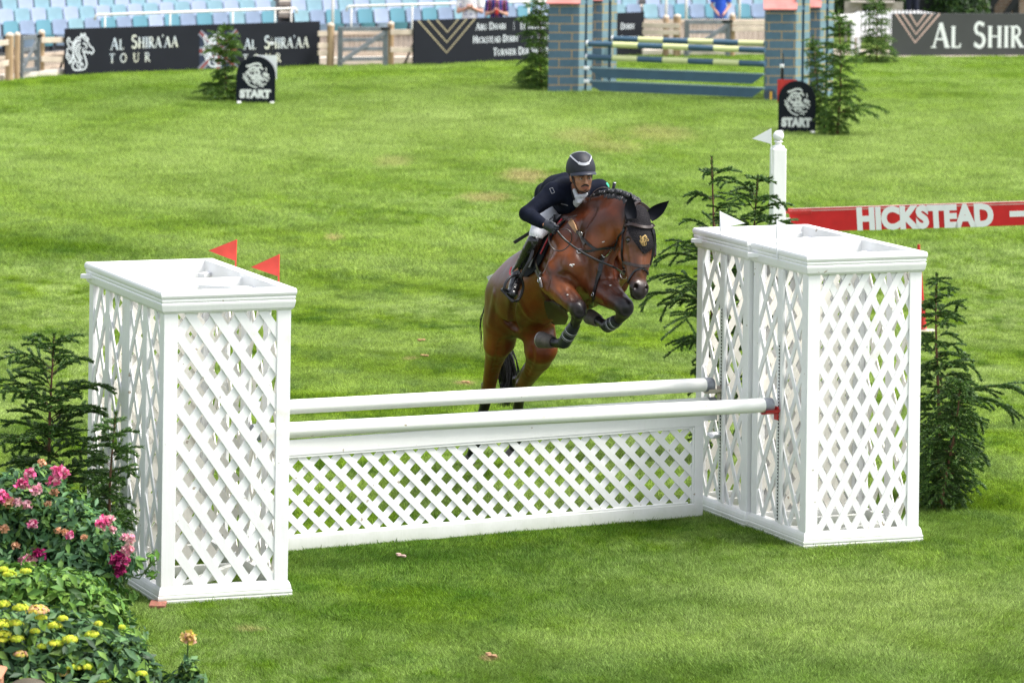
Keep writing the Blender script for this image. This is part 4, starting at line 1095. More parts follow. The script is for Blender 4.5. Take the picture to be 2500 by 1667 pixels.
# aisle steps with pale nosings
def aisle(px, label, n=4):
    Y, z = row_point(px, 0); x = at(px, 60, Y).x; T = thing('aisle_steps', (x, Y, 0), label, 'steps')
    for k in range(n):
        Y, z = row_point(px, k); x = at(px, 60, Y).x
        mb = MB(); mb.box((x, Y - .05, z - .60 + .05 - .0), (.50, .62, .10)); mb.build('tread', TIMBERD, T)
        mb = MB(); mb.box((x, Y - .36 + .0, z - .60 + .085), (.50, .03, .04)); mb.build('pale_nosing', STONE, T)
aisle(712, 'brown aisle steps between the left and middle seat blocks')
aisle(1578, 'brown aisle steps between the middle and right seat blocks', 3)
# handrails
def handrail(pa, pb, posts, label):
    Ya = row_point(pa[0], 0)[0] - .35; Yb = row_point(pb[0], 0)[0] - .35
    a = at(*pa, Ya); b = at(*pb, Yb); T = thing('handrail', ((a.x + b.x) / 2, (Ya + Yb) / 2, 0), label, 'handrail', 'pale steel handrails of the stand')
    mb = MB(); mb.tube([a + Vector((-.06, 0, -.10)), a + Vector((-.04, 0, -.02)), a, b, b + Vector((.04, 0, -.02)), b + Vector((.06, 0, -.10))], .024, 10); mb.build('top_tube', STEELW, T, smooth=True)
    for f in posts:
        p = a.lerp(b, f); mb = MB(); mb.tube([(p.x, p.y, .0), (p.x, p.y, p.z)], .017, 8); mb.build('upright', STEELW, T, smooth=True)
handrail((239, 37), (718, 21), (.035, .36, .68, .90, .985), 'long pale handrail in front of the left seat block')
handrail((853, 16), (1338, 3), (.01, .31, .62, .9), 'long pale handrail in front of the middle seat block')
for px, yb, lab in ((812, 60, 'pale steel upright standing in the aisle left of the middle handrail'), (1626, 40, 'pale steel upright above the slimmer timber post'), (1675, 46, 'pale steel upright above the left end of the right grey gate'), (1805, 92, 'pale steel upright right of the person in blue')):
    Y = row_point(px, 0)[0] - 1.2; mb = MB(); p = at(px, 50, Y); mb.tube([(p.x, Y, 0), (p.x, Y, p.z + 1.1)], .028, 10)
    o = mb.build('steel_upright', STEELW, smooth=True); tag(o, lab, 'steel post', 'steel uprights of the stand')

# ------------------------------------------------------------------ right background: picket fence, garden, brick building
def picket():
    T = None
    pts = [(2082, 34, 66, 136), (2096, 28, 88, 134), (2176, 26, 88, 132), (2240, 26, 80, 130), (2280, 32, 60, 128), (2330, 36, 60, 127), (2500, 37, 60, 126), (2620, 38, 60, 126)]
    W = []
    for px, yt, yb, yg in pts:
        g = gp(px, yg); zt = at(px, yt, g.y).z; W.append((g.x, g.y, zt))
    T = thing('picket_fence', (W[0][0], W[0][1], 0), 'white picket fence with rounded pales curving behind the grey board', 'picket fence')
    mb = MB(); ra = MB(); d = 0
    for (a, b) in zip(W[:-1], W[1:]):
        A = Vector(a); B = Vector(b); L = math.hypot(B.x - A.x, B.y - A.y); n = max(1, int(round(L / .098)))
        X = Vector((B.x - A.x, B.y - A.y, 0)).normalized(); N = Vector((X.y, -X.x, 0))
        for i in range(n):
            f = i / n; p = A.lerp(B, f); h = p.z
            poly = [(-.033, .36), (.033, .36), (.033, h - .04), (.02, h - .012), (0, h), (-.02, h - .012), (-.033, h - .04)]
            mb.prism(poly, (p.x, p.y, 0), X, UPV, .018)
        for z in (.44, .75): ra.beam((A.x - N.x * .02, A.y - N.y * .02 + .02, z), (B.x - N.x * .02, B.y - N.y * .02 + .02, z), .03, .06)
        mb_p = None
        ra.beam((A.x, A.y + .05, 0), (A.x, A.y + .05, min(A.z, B.z) - .05), .08, .08)
    mb.build('pales', FLAGW, T); ra.build('rails', FLAGW, T)
picket()
LEAFD = mat_attr('hedge_leaf', rough=.5, noise=.35, scale=5, bump=0, trans=.25)
def leaf_mass(name, T, rng, centers, n, size, cols, mtl, parent_named=True):
    """many small folded leaves spread through blobs: centers = [(c, (rx, ry, rz))]"""
    V = []; C = []
    w = np.array([r[0] * r[1] * r[2] for _, r in centers]) ** .67; w = w / w.sum()
    idx = rng.choice(len(centers), n, p=w); cc = np.array([c for c, _ in centers])[idx]; rr = np.array([r for _, r in centers])[idx]
    d = rng.normal(size=(n, 3)); d /= np.linalg.norm(d, axis=1)[:, None]
    rad = rng.random(n) ** .33 * (.85 + .3 * rng.random(n)); P = cc + d * rr * rad[:, None]
    nrm = d + rng.normal(0, .55, (n, 3)); nrm[:, 2] += .45; nrm /= np.linalg.norm(nrm, axis=1)[:, None]
    t = np.cross(nrm, rng.normal(size=(n, 3))); t /= np.linalg.norm(t, axis=1)[:, None]; b = np.cross(nrm, t)
    s = size * (.6 + .8 * rng.random(n))[:, None]
    V = np.stack([P - t * s, P + b * s * .42 + nrm * s * .12, P + t * s * 1.05 - nrm * s * .15, P - b * s * .42 + nrm * s * .12], 1).reshape(-1, 3)
    i = np.arange(n) * 4; F = np.concatenate([np.stack([i, i + 1, i + 2], 1), np.stack([i, i + 2, i + 3], 1)])
    cols = np.array(cols); ci = cols[rng.integers(0, len(cols), n)] * (.75 + .5 * rng.random((n, 1)))
    return np_mesh(name, V, F, mtl, T, np.repeat(ci, 4, 0))
rng0 = np.random.default_rng(11)
def hedge(px, py, Y, w, h, label, k=9000):
    b = at(px, py, Y); T = thing('hedge', (b.x, Y, 0), label, 'hedge')
    cs = [((b.x + (i - 3.5) / 7 * w, Y + .5 * math.sin(i), h * .5), (w / 9, .7, h * .52)) for i in range(8)]
    leaf_mass('foliage', T, rng0, cs, k, .05, [(.02, .06, .01), (.04, .10, .015), (.012, .035, .01), (.07, .14, .02)], LEAFD)
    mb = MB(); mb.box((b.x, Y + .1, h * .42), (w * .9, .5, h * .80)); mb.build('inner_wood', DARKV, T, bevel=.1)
hedge(2015, 30, 95.5, 2.3, 1.9, 'dark hedge behind the right blue pillar and its fir')
hedge(2135, 30, 96.5, 2.2, 1.8, 'dark hedge above the left part of the picket fence')
hedge(2300, 30, 95.0, 1.8, 2.0, 'very dark hedge between the table legs and the brick building')
BRICKW = None
def brick_material(name, c1, c2, mortar, sw, sh, ms=.02, rough=.85):
    m, nt, b = nodes_of(name); tc = nt.nodes.new('ShaderNodeTexCoord'); g = nt.nodes.new('ShaderNodeTexBrick')
    nt.links.new(tc.outputs['UV'], g.inputs[0]); g.inputs['Color1'].default_value = (*c1, 1); g.inputs['Color2'].default_value = (*c2, 1); g.inputs['Mortar'].default_value = (*mortar, 1)
    g.inputs['Scale'].default_value = 1; g.inputs['Brick Width'].default_value = sw; g.inputs['Row Height'].default_value = sh; g.inputs['Mortar Size'].default_value = ms; g.inputs['Mortar Smooth'].default_value = .1; g.inputs['Bias'].default_value = 0
    n = nt.nodes.new('ShaderNodeTexNoise'); n.inputs['Scale'].default_value = 14; n.inputs['Detail'].default_value = 5; nt.links.new(tc.outputs['Object'], n.inputs[0])
    mr = nt.nodes.new('ShaderNodeMapRange'); mr.inputs['To Min'].default_value = .75; mr.inputs['To Max'].default_value = 1.22; nt.links.new(n.outputs[0], mr.inputs[0])
    vm = nt.nodes.new('ShaderNodeVectorMath'); vm.operation = 'SCALE'; nt.links.new(g.outputs['Color'], vm.inputs[0]); nt.links.new(mr.outputs[0], vm.inputs['Scale']); nt.links.new(vm.outputs[0], b.inputs['Base Color'])
    b.inputs['Roughness'].default_value = rough; return m
def uv_quad(o, scale=1.0):
    """wall UVs in metres: u along the horizontal of each face, v = height"""
    me = o.data; uv = me.uv_layers.new(name='UVMap')
    for p in me.polygons:
        n = p.normal
        t = Vector((-n.y, n.x, 0)) if abs(n.z) < .9 else Vector((1, 0, 0))
        if t.length < 1e-4: t = Vector((1, 0, 0))
        t.normalize()
        for li in p.loop_indices:
            co = me.vertices[me.loops[li].vertex_index].co; uv.data[li].uv = (co.dot(t) * scale, (co.z if abs(n.z) < .9 else co.y) * scale)
def building():
    a = at(2342, 40, 97); T = thing('brick_building', (a.x, 97, 0), 'brick building with dark timber bracing at the top right corner', 'building')
    mb = MB(); mb.box((a.x + 4, 98.6, 1.6), (8, 3, 3.2)); o = mb.build('wall', brick_material('red_brick_wall', (.34, .20, .14), (.42, .28, .20), (.45, .38, .32), .22, .075, .012), T); uv_quad(o)
    for x0, x1 in ((2360, 2360), (2420, 2420), (2480, 2480)):
        q = at(x0, 30, 96.9); mb = MB(); mb.beam((q.x, 96.9, 0), (q.x, 96.9, 3.0), .13, .13, up=(0, 1, 0)); mb.build('timber_post', DARKV, T)
    for xa, za, xb, zb in ((2368, .5, 2420, 1.25), (2400, .35, 2465, 1.25), (2445, .3, 2505, 1.1), (2420, .85, 2370, 1.6)):
        q = at(xa, 30, 96.75); r_ = at(xb, 30, 96.75); mb = MB(); mb.beam((q.x, 96.75, za), (r_.x, 96.75, zb), .11, .13); mb.build('diagonal_timber', DARKV, T)
    mb = MB(); mb.box((a.x + 4, 98.4, 3.3), (8.4, 3.8, .15)); mb.build('roof', mat('dark_roof', (.05, .045, .045), .8, var=.3), T)
building()
def garden_table():
    c = at(2130, 6, 93.2)
    T = thing('garden_table', (c.x, 93.2, 0), 'weathered garden table in the dark garden behind the picket fence', 'table')
    wd = mat('weathered_garden_wood', (.42, .38, .33), .8, var=.3, scale=12)
    zt = CH - (540 - 12 + 6) * 93.2 / FPX
    mb = MB(); mb.box((c.x, 93.2, zt), (.95, .5, .03)); mb.build('table_top', wd, T)
    for sx in (-.4, .4):
        mb = MB(); mb.beam((c.x + sx, 93.0, 0), (c.x + sx * .8, 93.2, zt - .02), .04, .04); mb.beam((c.x + sx, 93.4, 0), (c.x + sx * .8, 93.25, zt - .03), .04, .04); mb.build('leg', wd, T)
    for px, lab in ((2085, 'brown garden chair left of the garden table'), (2185, 'pale garden chair right of the garden table')):
        c = at(px, 5, 93.0); C2 = thing('garden_chair', (c.x, 93, 0), lab, 'chair')
        mb = MB(); mb.box((c.x, 93, .42), (.38, .36, .03)); mb.build('seat', wd, C2)
        mb = MB(); mb.box((c.x, 93.18, .66), (.38, .03, .42)); mb.build('backrest', wd, C2)
        for sx in (-.17, .17):
            for sy in (-.16, .16): mb = MB(); mb.beam((c.x + sx, 93 + sy, 0), (c.x + sx, 93 + sy, .42), .03, .03); mb.build('leg', wd, C2)
garden_table()

# ------------------------------------------------------------------ blue brick jump with striped poles
BLUEB = brick_material('blue_painted_brick', (.052, .108, .158), (.062, .122, .175), (.34, .23, .10), .46, .1555, .009, .5)
BLUEL = brick_material('pale_blue_painted_brick', (.17, .28, .33), (.19, .30, .35), (.42, .32, .12), .46, .1555, .012, .5)
BLUEP = mat('blue_paint', (.055, .12, .185), .5, var=.12, scale=5)
BLUED = mat('deep_blue_paint', (.02, .075, .13), .5)
ROOFR = mat('red_roof_boards', (.66, .22, .20), .6, var=.25, scale=5)
LIMEP = mat('pale_yellow_paint', (.72, .74, .36), .45, var=.08)
def pillar(px0, px1, py, sidew, ztop, label, side_light=True, zroof=.42):
    a = gp(px0, py); b = gp(px1, py); X, N, L = plane_frame(a, b); D = .46
    ang = R(14); X = Vector((math.cos(ang * .0), math.sin(0), 0)); 
    # front face across, side face turned a little towards the camera
    S = Vector((.80, .60, 0)).normalized()
    T = thing('blue_pillar', (a.x, a.y, 0), label, 'jump pillar', 'blue brick pillars with red roofs')
    p = [a, b, b + S * sidew, a + Vector((0, .46, 0))]
    V = [Vector((q.x, q.y, 0)) for q in p] + [Vector((q.x, q.y, ztop)) for q in p]
    mb = MB(); mb.add(V, [(0, 1, 5, 4), (2, 3, 7, 6), (3, 0, 4, 7), (4, 5, 6, 7)]); o = mb.build('brick_body', BLUEB, T); uv_quad(o)
    # chamfered side: pale brick, dark groove, pale brick
    q0, q1 = p[1], p[2]
    mid = q0.lerp(q1, .5); 
    mb = MB(); A0 = q0; A1 = q0.lerp(q1, .42); B0 = q0.lerp(q1, .60); B1 = q1; G = Vector((-S.y, S.x, 0)) * .03
    V = []
    for q in (A0, A1, A1 + G, B0 + G, B0, B1): V += [Vector((q.x, q.y, 0)), Vector((q.x, q.y, ztop + .30))]
    mb.add(V, [(0, 2, 3, 1), (8, 10, 11, 9)]); o = mb.build('side_panel', BLUEL, T); uv_quad(o)
    mb = MB(); mb.add(V, [(2, 4, 5, 3), (4, 6, 7, 5), (6, 8, 9, 7)]); mb.build('cup_groove', BLUED, T)
    # gable end rises over the side face, red boards slope over the front
    zr = ztop + zroof
    e = .05; A = a + Vector((-e, -e * .6, 0)); B = b + Vector((.01, -e * .6, 0)); ridgeA = a + Vector((-e, .30, 0)); ridgeB = b + S * (sidew * .5) + Vector((-.05, .16, 0))
    n = 4; mb = MB()
    for i in range(n):
        f0, f1 = i / n, (i + 1) / n
        P0, P1 = A.lerp(ridgeA, f0), B.lerp(ridgeB, f0); Q0, Q1 = A.lerp(ridgeA, f1), B.lerp(ridgeB, f1)
        z0 = ztop - .01 + zroof * f0; z1 = ztop + zroof * f1 + .03
        up = .022
        V = [Vector((P0.x, P0.y - .015, z0)), Vector((P1.x, P1.y - .015, z0)), Vector((Q1.x, Q1.y, z1)), Vector((Q0.x, Q0.y, z1))]
        W = [v + Vector((0, -.012, up)) for v in V]
        mb.add(V + W, [(0, 3, 2, 1), (4, 5, 6, 7), (0, 1, 5, 4), (1, 2, 6, 5), (2, 3, 7, 6), (3, 0, 4, 7)])
    mb.build('red_roof', ROOFR, T)
    mb = MB(); V = [Vector((q.x, q.y, z)) for q, z in ((b, ztop), (p[2], ztop), (ridgeB, zr + .02))]; V += [v + Vector((.0, .02, 0)) for v in V]; mb.add(V, [(0, 1, 2), (5, 4, 3), (0, 2, 5, 3), (1, 4, 5, 2)]); mb.build('gable', BLUED, T)
    mb = MB(); V = [Vector((q.x, q.y, z)) for q, z in ((p[3], ztop), (p[2], ztop), (ridgeB, zr), (ridgeA, zr))]; mb.add(V, [(0, 1, 2, 3)]); mb.build('red_roof', ROOFR, T)
    return T
PT1 = pillar(1408, 1468, 222, .34, 1.62, 'rear blue brick pillar at the left end of the striped poles')
PT2 = pillar(1338, 1412, 229.5, .30, 1.60, 'front blue brick pillar at the left end of the striped poles, by a dark fir')
PT3 = pillar(1930, 2000, 243, .32, 1.62, 'rear blue brick pillar half hidden by a fir, right of the striped poles')
PT4 = pillar(1868, 1941, 251, .32, 1.62, 'front blue brick pillar at the right end of the striped poles, behind the START board')
def number_plate():
    c = at(1880, 234, gp(1880, 251).y - .03); T = thing('number_disc', c, 'dark blue disc with the number 1 at the foot of the right blue pillar', 'number plate')
    mb = MB(); n = 24; mb.prism([(.108 * math.cos(2 * math.pi * i / n), .115 * math.sin(2 * math.pi * i / n)) for i in range(n)], c, (1, 0, 0), (0, 0, 1), .02); mb.build('disc', mat('dark_blue_disc', (.035, .055, .085), .5), T)
    M4 = Matrix.Translation(c + Vector((-.035, -.0115, -.06))) @ Matrix(((1, 0, 0), (0, 0, -1), (0, 1, 0))).to_4x4()
    font_text('number', '1', .125, mat('orange_number', (.72, .40, .04), .5), M4, T, bold=.008, sx=1.1)
number_plate()
def striped(pa, Ya, pb, Yb, nseg, first_blue, label, r=.052):
    a = at(*pa, Ya); b = at(*pb, Yb); T = thing('striped_pole', (a + b) / 2, label, 'jump pole', 'blue and yellow striped poles')
    for i in range(nseg):
        p = a.lerp(b, i / nseg); q = a.lerp(b, (i + 1) / nseg); mb = MB(); mb.tube([p, q], r, 16)
        blue = (i % 2 == 0) == first_blue
        mb.build('blue_band' if blue else 'yellow_band', BLUEP if blue else LIMEP, T, smooth=True, angle=50)
    for e, d in ((a, (a - b).normalized()),):
        mb = MB(); mb.tube([e, e + d * .03], r * 1.1, 12); mb.build('end_cap', FOOTW, T, smooth=True, angle=50)
YF, YB_ = 76.2, 77.3
striped((1437, 107.5), YF + .1, (1868, 123.5), YF - 1.2, 6.6.__int__() + 1, True, 'front upper blue and yellow pole of the blue brick jump')
striped((1435, 140), YF + .1, (1868, 157), YF - 1.2, 7, True, 'front lower blue and yellow pole of the blue brick jump')
striped((1498, 95.5), YB_ + .2, (1868 + 60, 109.5), YB_ - .9, 7, True, 'rear and highest blue and yellow pole of the blue brick jump')
def plank(pa, pb, Ya, Yb, h, label):
    a = at(*pa, Ya); b = at(*pb, Yb); X = (b - a).normalized(); Z = Vector((0, 0, 1)); Z = (Z - X * Z.dot(X)).normalized(); L = (b - a).length
    T = thing('blue_plank', (a + b) / 2, label, 'jump plank', 'blue planks of the brick jump')
    mb = MB(); mb.prism([(0, 0), (.04, -.02), (.22, -h * .98), (L - .22, -h * .98), (L - .04, -.02), (L, 0), (L, 0.012), (0, .012)], a, X, Z, .03); mb.build('board', BLUEP, T)
    mb = MB(); mb.beam(a + Z * .02, b + Z * .02, .05, .016); mb.build('top_edge', mat('pale_blue_edge', (.30, .42, .46), .5), T)
    mb = MB(); mb.box(a + Vector((-.03, -.03, .01)), (.10, .05, .06)); mb.build('hanger', FOOTW, T, bevel=.01)
plank((1436, 168), (1866, 184), YF, YF - 1.2, .16, 'upper blue plank under the striped poles')
plank((1436, 200), (1866, 218), YF, YF - 1.2, .155, 'lower blue plank under the striped poles')
# ------------------------------------------------------------------ sculpting: smooth union of simple volumes, meshed by surface nets
class Sculpt:
    def __init__(s, k=.03): s.p = []; s.k = k
    def cone(s, a, b, ra, rb, col=None, k=None, op='+'):
        s.p.append(('c', np.array(a, float), np.array(b, float), ra, rb, col, s.k if k is None else k, op)); return s
    def chain(s, pts, col=None, k=None, op='+'):
        seg = [('c', np.array(a, float), np.array(b, float), ra, rb) for (a, ra), (b, rb) in zip(pts[:-1], pts[1:])]
        s.p.append(('m', seg, None, None, None, col, s.k if k is None else k, op)); return s
    def ell(s, c, rad, axes=None, col=None, k=None, op='+'):
        A = np.eye(3) if axes is None else np.array([list(x) for x in axes], float)
        s.p.append(('e', np.array(c, float), A, np.array(rad, float), None, col, s.k if k is None else k, op)); return s
    @staticmethod
    def dist(p, X, Y, Z):
        if p[0] == 'm':
            d = Sculpt.dist(p[1][0], X, Y, Z)
            for q in p[1][1:]:
                e = Sculpt.dist(q, X, Y, Z); g = np.clip(.5 + .5 * (d - e) / .004, 0, 1); d = d * (1 - g) + e * g - .004 * g * (1 - g)
            return d
        if p[0] == 'c':
            a, b, ra, rb = p[1:5]; ba = b - a; L = max(ba @ ba, 1e-9)
            px, py, pz_ = X - a[0], Y - a[1], Z - a[2]
            t = np.clip((px * ba[0] + py * ba[1] + pz_ * ba[2]) / L, 0, 1)
            return np.sqrt((px - t * ba[0]) ** 2 + (py - t * ba[1]) ** 2 + (pz_ - t * ba[2]) ** 2) - (ra + (rb - ra) * t)
        c, A, r = p[1:4]; px, py, pz_ = X - c[0], Y - c[1], Z - c[2]
        q = [(px * A[i, 0] + py * A[i, 1] + pz_ * A[i, 2]) for i in range(3)]
        k0 = np.sqrt(sum((q[i] / r[i]) ** 2 for i in range(3))); k1 = np.sqrt(sum((q[i] / r[i] ** 2) ** 2 for i in range(3)))
        return k0 * (k0 - 1) / np.maximum(k1, 1e-6)
    def bounds(s, p, pad):
        if p[0] == 'm':
            bb = [s.bounds(q, pad) for q in p[1]]; return np.min([b[0] for b in bb], 0), np.max([b[1] for b in bb], 0)
        if p[0] == 'c':
            r = max(p[3], p[4]) + pad; return np.minimum(p[1], p[2]) - r, np.maximum(p[1], p[2]) + r
        e = np.sqrt(((p[2] * p[3][:, None]) ** 2).sum(0)) + pad; return p[1] - e, p[1] + e
    def mesh(s, h):
        B = [s.bounds(p, .02) for p in s.p if p[7] == '+']
        lo = np.min([b[0] for b in B], 0) - 3 * h; hi = np.max([b[1] for b in B], 0) + 3 * h
        n = np.ceil((hi - lo) / h).astype(int) + 1
        ax = [lo[i] + h * np.arange(n[i]) for i in range(3)]
        D = np.full(n, .5, dtype=np.float32)
        for p in s.p:
            k = p[6]; b0, b1 = s.bounds(p, 2.2 * k + 3 * h + .01)
            i0 = np.maximum(np.floor((b0 - lo) / h).astype(int), 0); i1 = np.minimum(np.ceil((b1 - lo) / h).astype(int) + 1, n)
            if (i1 <= i0).any(): continue
            sl = tuple(slice(i0[i], i1[i]) for i in range(3))
            X, Y, Z = np.meshgrid(*[ax[i][sl[i]] for i in range(3)], indexing='ij', sparse=True)
            d = s.dist(p, X, Y, Z).astype(np.float32); E = D[sl]
            if p[7] == '+':
                g = np.clip(.5 + .5 * (E - d) / k, 0, 1); D[sl] = E * (1 - g) + d * g - k * g * (1 - g)
            else:
                g = np.clip(.5 - .5 * (E + d) / k, 0, 1); D[sl] = E * (1 - g) - d * g + k * g * (1 - g)
        # surface nets
        S = D < 0
        c = np.zeros(tuple(n - 1), dtype=np.int8)
        for i in (0, 1):
            for j in (0, 1):
                for k in (0, 1): c += S[i:n[0] - 1 + i, j:n[1] - 1 + j, k:n[2] - 1 + k]
        act = np.argwhere((c > 0) & (c < 8)); idx = np.full(tuple(n - 1), -1, dtype=np.int64); idx[tuple(act.T)] = np.arange(len(act))
        acc = np.zeros((len(act), 3)); cnt = np.zeros(len(act))
        cor = [(i, j, k) for i in (0, 1) for j in (0, 1) for k in (0, 1)]
        val = {q: D[act[:, 0] + q[0], act[:, 1] + q[1], act[:, 2] + q[2]] for q in cor}
        for a in cor:
            for d_ in range(3):
                if a[d_] == 1: continue
                b = list(a); b[d_] = 1; b = tuple(b); va, vb = val[a], val[b]; m = (va < 0) != (vb < 0)
                t = np.where(m, va / np.where(m, va - vb, 1), 0)
                P = np.tile(np.array(a, float), (len(act), 1)); P[:, d_] += t
                acc[m] += P[m]; cnt[m] += 1
        V = lo + h * (act + acc / cnt[:, None])
        F = []
        for d_ in range(3):
            u, v = (d_ + 1) % 3, (d_ + 2) % 3
            s0 = [slice(None)] * 3; s1 = [slice(None)] * 3; s0[d_] = slice(0, -1); s1[d_] = slice(1, None)
            A, Bm = S[tuple(s0)], S[tuple(s1)]; e = np.argwhere(A != Bm)
            e = e[(e[:, u] > 0) & (e[:, v] > 0) & (e[:, u] < n[u] - 1) & (e[:, v] < n[v] - 1)]
            ins = A[tuple(e.T)]
            def cell(du, dv): q = e.copy(); q[:, u] -= du; q[:, v] -= dv; return idx[tuple(q.T)]
            q = np.stack([cell(1, 1), cell(0, 1), cell(0, 0), cell(1, 0)], 1)
            q[~ins] = q[~ins][:, ::-1]; F.append(q)
        F = np.concatenate(F); F = F[(F >= 0).all(1)]
        return V, F
    def colors(s, V, default, soft=.018):
        W = np.zeros(len(V)); C = np.zeros((len(V), 3)); best = np.full(len(V), 9.)
        ps = [p for p in s.p if p[5] is not None]
        Ds = [s.dist(p, V[:, 0], V[:, 1], V[:, 2]) for p in ps]
        best = np.min([np.abs(d) if p[7] == '-' else d for d, p in zip(Ds, ps)], 0)
        for d, p in zip(Ds, ps):
            dd = np.abs(d) if p[7] == '-' else d
            w = np.exp(-np.clip((dd - best) / soft, 0, 30)); W += w; C += w[:, None] * np.array(p[5])
        return C / W[:, None]
def smooth_verts(V, F, it=1, lam=.5):
    n = len(V)
    for _ in range(it):
        S = np.zeros_like(V); C = np.zeros(n)
        for i in range(4):
            a, b = F[:, i], F[:, (i + 1) % 4]
            for j in range(3): S[:, j] += np.bincount(a, V[b, j], n) + np.bincount(b, V[a, j], n)
            C += np.bincount(a, minlength=n) + np.bincount(b, minlength=n)
        V = V * (1 - lam) + lam * S / np.maximum(C, 1)[:, None]
    return V
def ray_to(bvh, px, py, fallback=None):
    o = Vector((0, 0, CH)); d = (at(px, py, 30.0) - o).normalized()
    hit, nrm, _, dist = bvh.ray_cast(o, d)
    if hit is None:
        if fallback is None: return None, None
        return at(px, py, fallback), -d
    if nrm.dot(d) > 0: nrm = -nrm
    return hit, nrm
def spline(pts, n=6):
    out = []
    for i in range(len(pts) - 1):
        p0 = np.array(pts[max(i - 1, 0)], float); p1 = np.array(pts[i], float); p2 = np.array(pts[i + 1], float); p3 = np.array(pts[min(i + 2, len(pts) - 1)], float)
        for k in range(n):
            t = k / n; out.append(.5 * (2 * p1 + (p2 - p0) * t + (2 * p0 - 5 * p1 + 4 * p2 - p3) * t * t + (3 * p1 - p0 - 3 * p2 + p3) * t ** 3))
    out.append(np.array(pts[-1], float)); return out
def strap(mb, bvh, pix, w, th=.008, lift=.004, n=6, depth=None, col=None):
    """leather strap laid on the body: follows the surface found under the surveyed points"""
    P = []; N = []
    last = depth
    for q in spline(pix, n):
        h, nn = ray_to(bvh, q[0], q[1], last)
        if h is None: continue
        if last is not None and nn is not None and abs(h.y - last) > .35: h = at(q[0], q[1], last)
        last = h.y; P.append(h); N.append(nn)
    if len(P) < 2: return
    # smooth a little
    for _ in range(2):
        P = [P[0]] + [(P[i - 1] + P[i] * 2 + P[i + 1]) / 4 for i in range(1, len(P) - 1)] + [P[-1]]
        N = [N[0]] + [(N[i - 1] + N[i] * 2 + N[i + 1]).normalized() for i in range(1, len(N) - 1)] + [N[-1]]
    V = []
    m = len(P)
    for i in range(m):
        t = (P[min(i + 1, m - 1)] - P[max(i - 1, 0)]).normalized(); s = N[i].cross(t).normalized(); ww = (w[min(int(i / m * len(w)), len(w) - 1)] if hasattr(w, '__len__') else w) / 2
        a = P[i] + N[i] * lift
        V += [a - s * ww, a + s * ww, a + s * ww * .92 + N[i] * th, a - s * ww * .92 + N[i] * th]
    F = [(0, 3, 2, 1), ((m - 1) * 4, (m - 1) * 4 + 1, (m - 1) * 4 + 2, (m - 1) * 4 + 3)]
    for i in range(m - 1):
        for k in range(4): F.append((i * 4 + k, i * 4 + (k + 1) % 4, (i + 1) * 4 + (k + 1) % 4, (i + 1) * 4 + k))
    mb.add(V, F, col); return P
def sculpt_obj(name, sc_, h, material, parent, default=(.5, .5, .5), soft=.018, smooth=1, post=None):
    V, F = sc_.mesh(h); V = smooth_verts(V, F, smooth) if smooth else V
    C = sc_.colors(V, default, soft)
    if post: C = post(V, C)
    o = np_mesh(name, V, F, material, parent, C, smooth=True)
    return o, V, F
# ------------------------------------------------------------------ the horse
def v3(*a): return np.array(at(*a))
Wt = v3(1399, 525, 33.35); Cr = v3(1249, 645, 34.15)
hf = Wt - Cr; hf /= np.linalg.norm(hf)
hr = np.array([hf[1], -hf[0], 0]); hr /= np.linalg.norm(hr)      # the horse's right
hu = np.cross(hr, hf); AX = (hf, hu, hr)
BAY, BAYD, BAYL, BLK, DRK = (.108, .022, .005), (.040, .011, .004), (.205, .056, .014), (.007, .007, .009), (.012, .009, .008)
BELLY = (.120, .022, .004)
def L3(base, f, u, r): return base + hf * f + hu * u + hr * r
H = Sculpt(.05)
def hp(px, py, Y): return v3(px, py, Y)
# trunk
H.ell(L3(Wt, -.08, -.37, 0), (.46, .36, .285), AX, BAY)
H.ell(L3(Wt, -.48, -.365, 0), (.42, .235, .28), AX, BELLY, k=.09)
H.ell(L3(Wt, -.75, -.33, 0), (.36, .27, .27), AX, BAY, k=.10)
H.ell(L3(Cr, .12, -.25, 0), (.30, .235, .235), AX, BAYD, k=.08)
H.ell(L3(Cr, .05, -.33, .0), (.23, .25, .22), AX, BAY, k=.08)
H.ell(L3(Cr, .0, -.20, .10), (.24, .17, .115), AX, BAY, k=.05)
H.ell(L3(Cr, .0, -.20, -.10), (.24, .17, .115), AX, BAY, k=.05)
H.cone(L3(Wt, .02, -.09, 0), L3(Cr, .1, -.05, 0), .085, .075, BAYD, k=.12)
H.cone(L3(Cr, .04, -.07, 0), L3(Cr, -.18, -.19, 0), .06, .045, BAYD, k=.08)
H.ell(L3(Wt, .20, -.46, 0), (.23, .27, .24), AX, BAY, k=.10)
# pectorals and breast groove
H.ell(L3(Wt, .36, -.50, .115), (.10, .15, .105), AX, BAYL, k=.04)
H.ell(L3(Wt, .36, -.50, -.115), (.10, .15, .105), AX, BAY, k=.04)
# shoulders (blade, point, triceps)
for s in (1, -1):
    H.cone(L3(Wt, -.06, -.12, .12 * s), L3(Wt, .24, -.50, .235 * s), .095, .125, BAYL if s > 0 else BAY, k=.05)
    H.ell(L3(Wt, .02, -.52, .235 * s), (.16, .16, .09), AX, BAYL if s > 0 else BAY, k=.04)
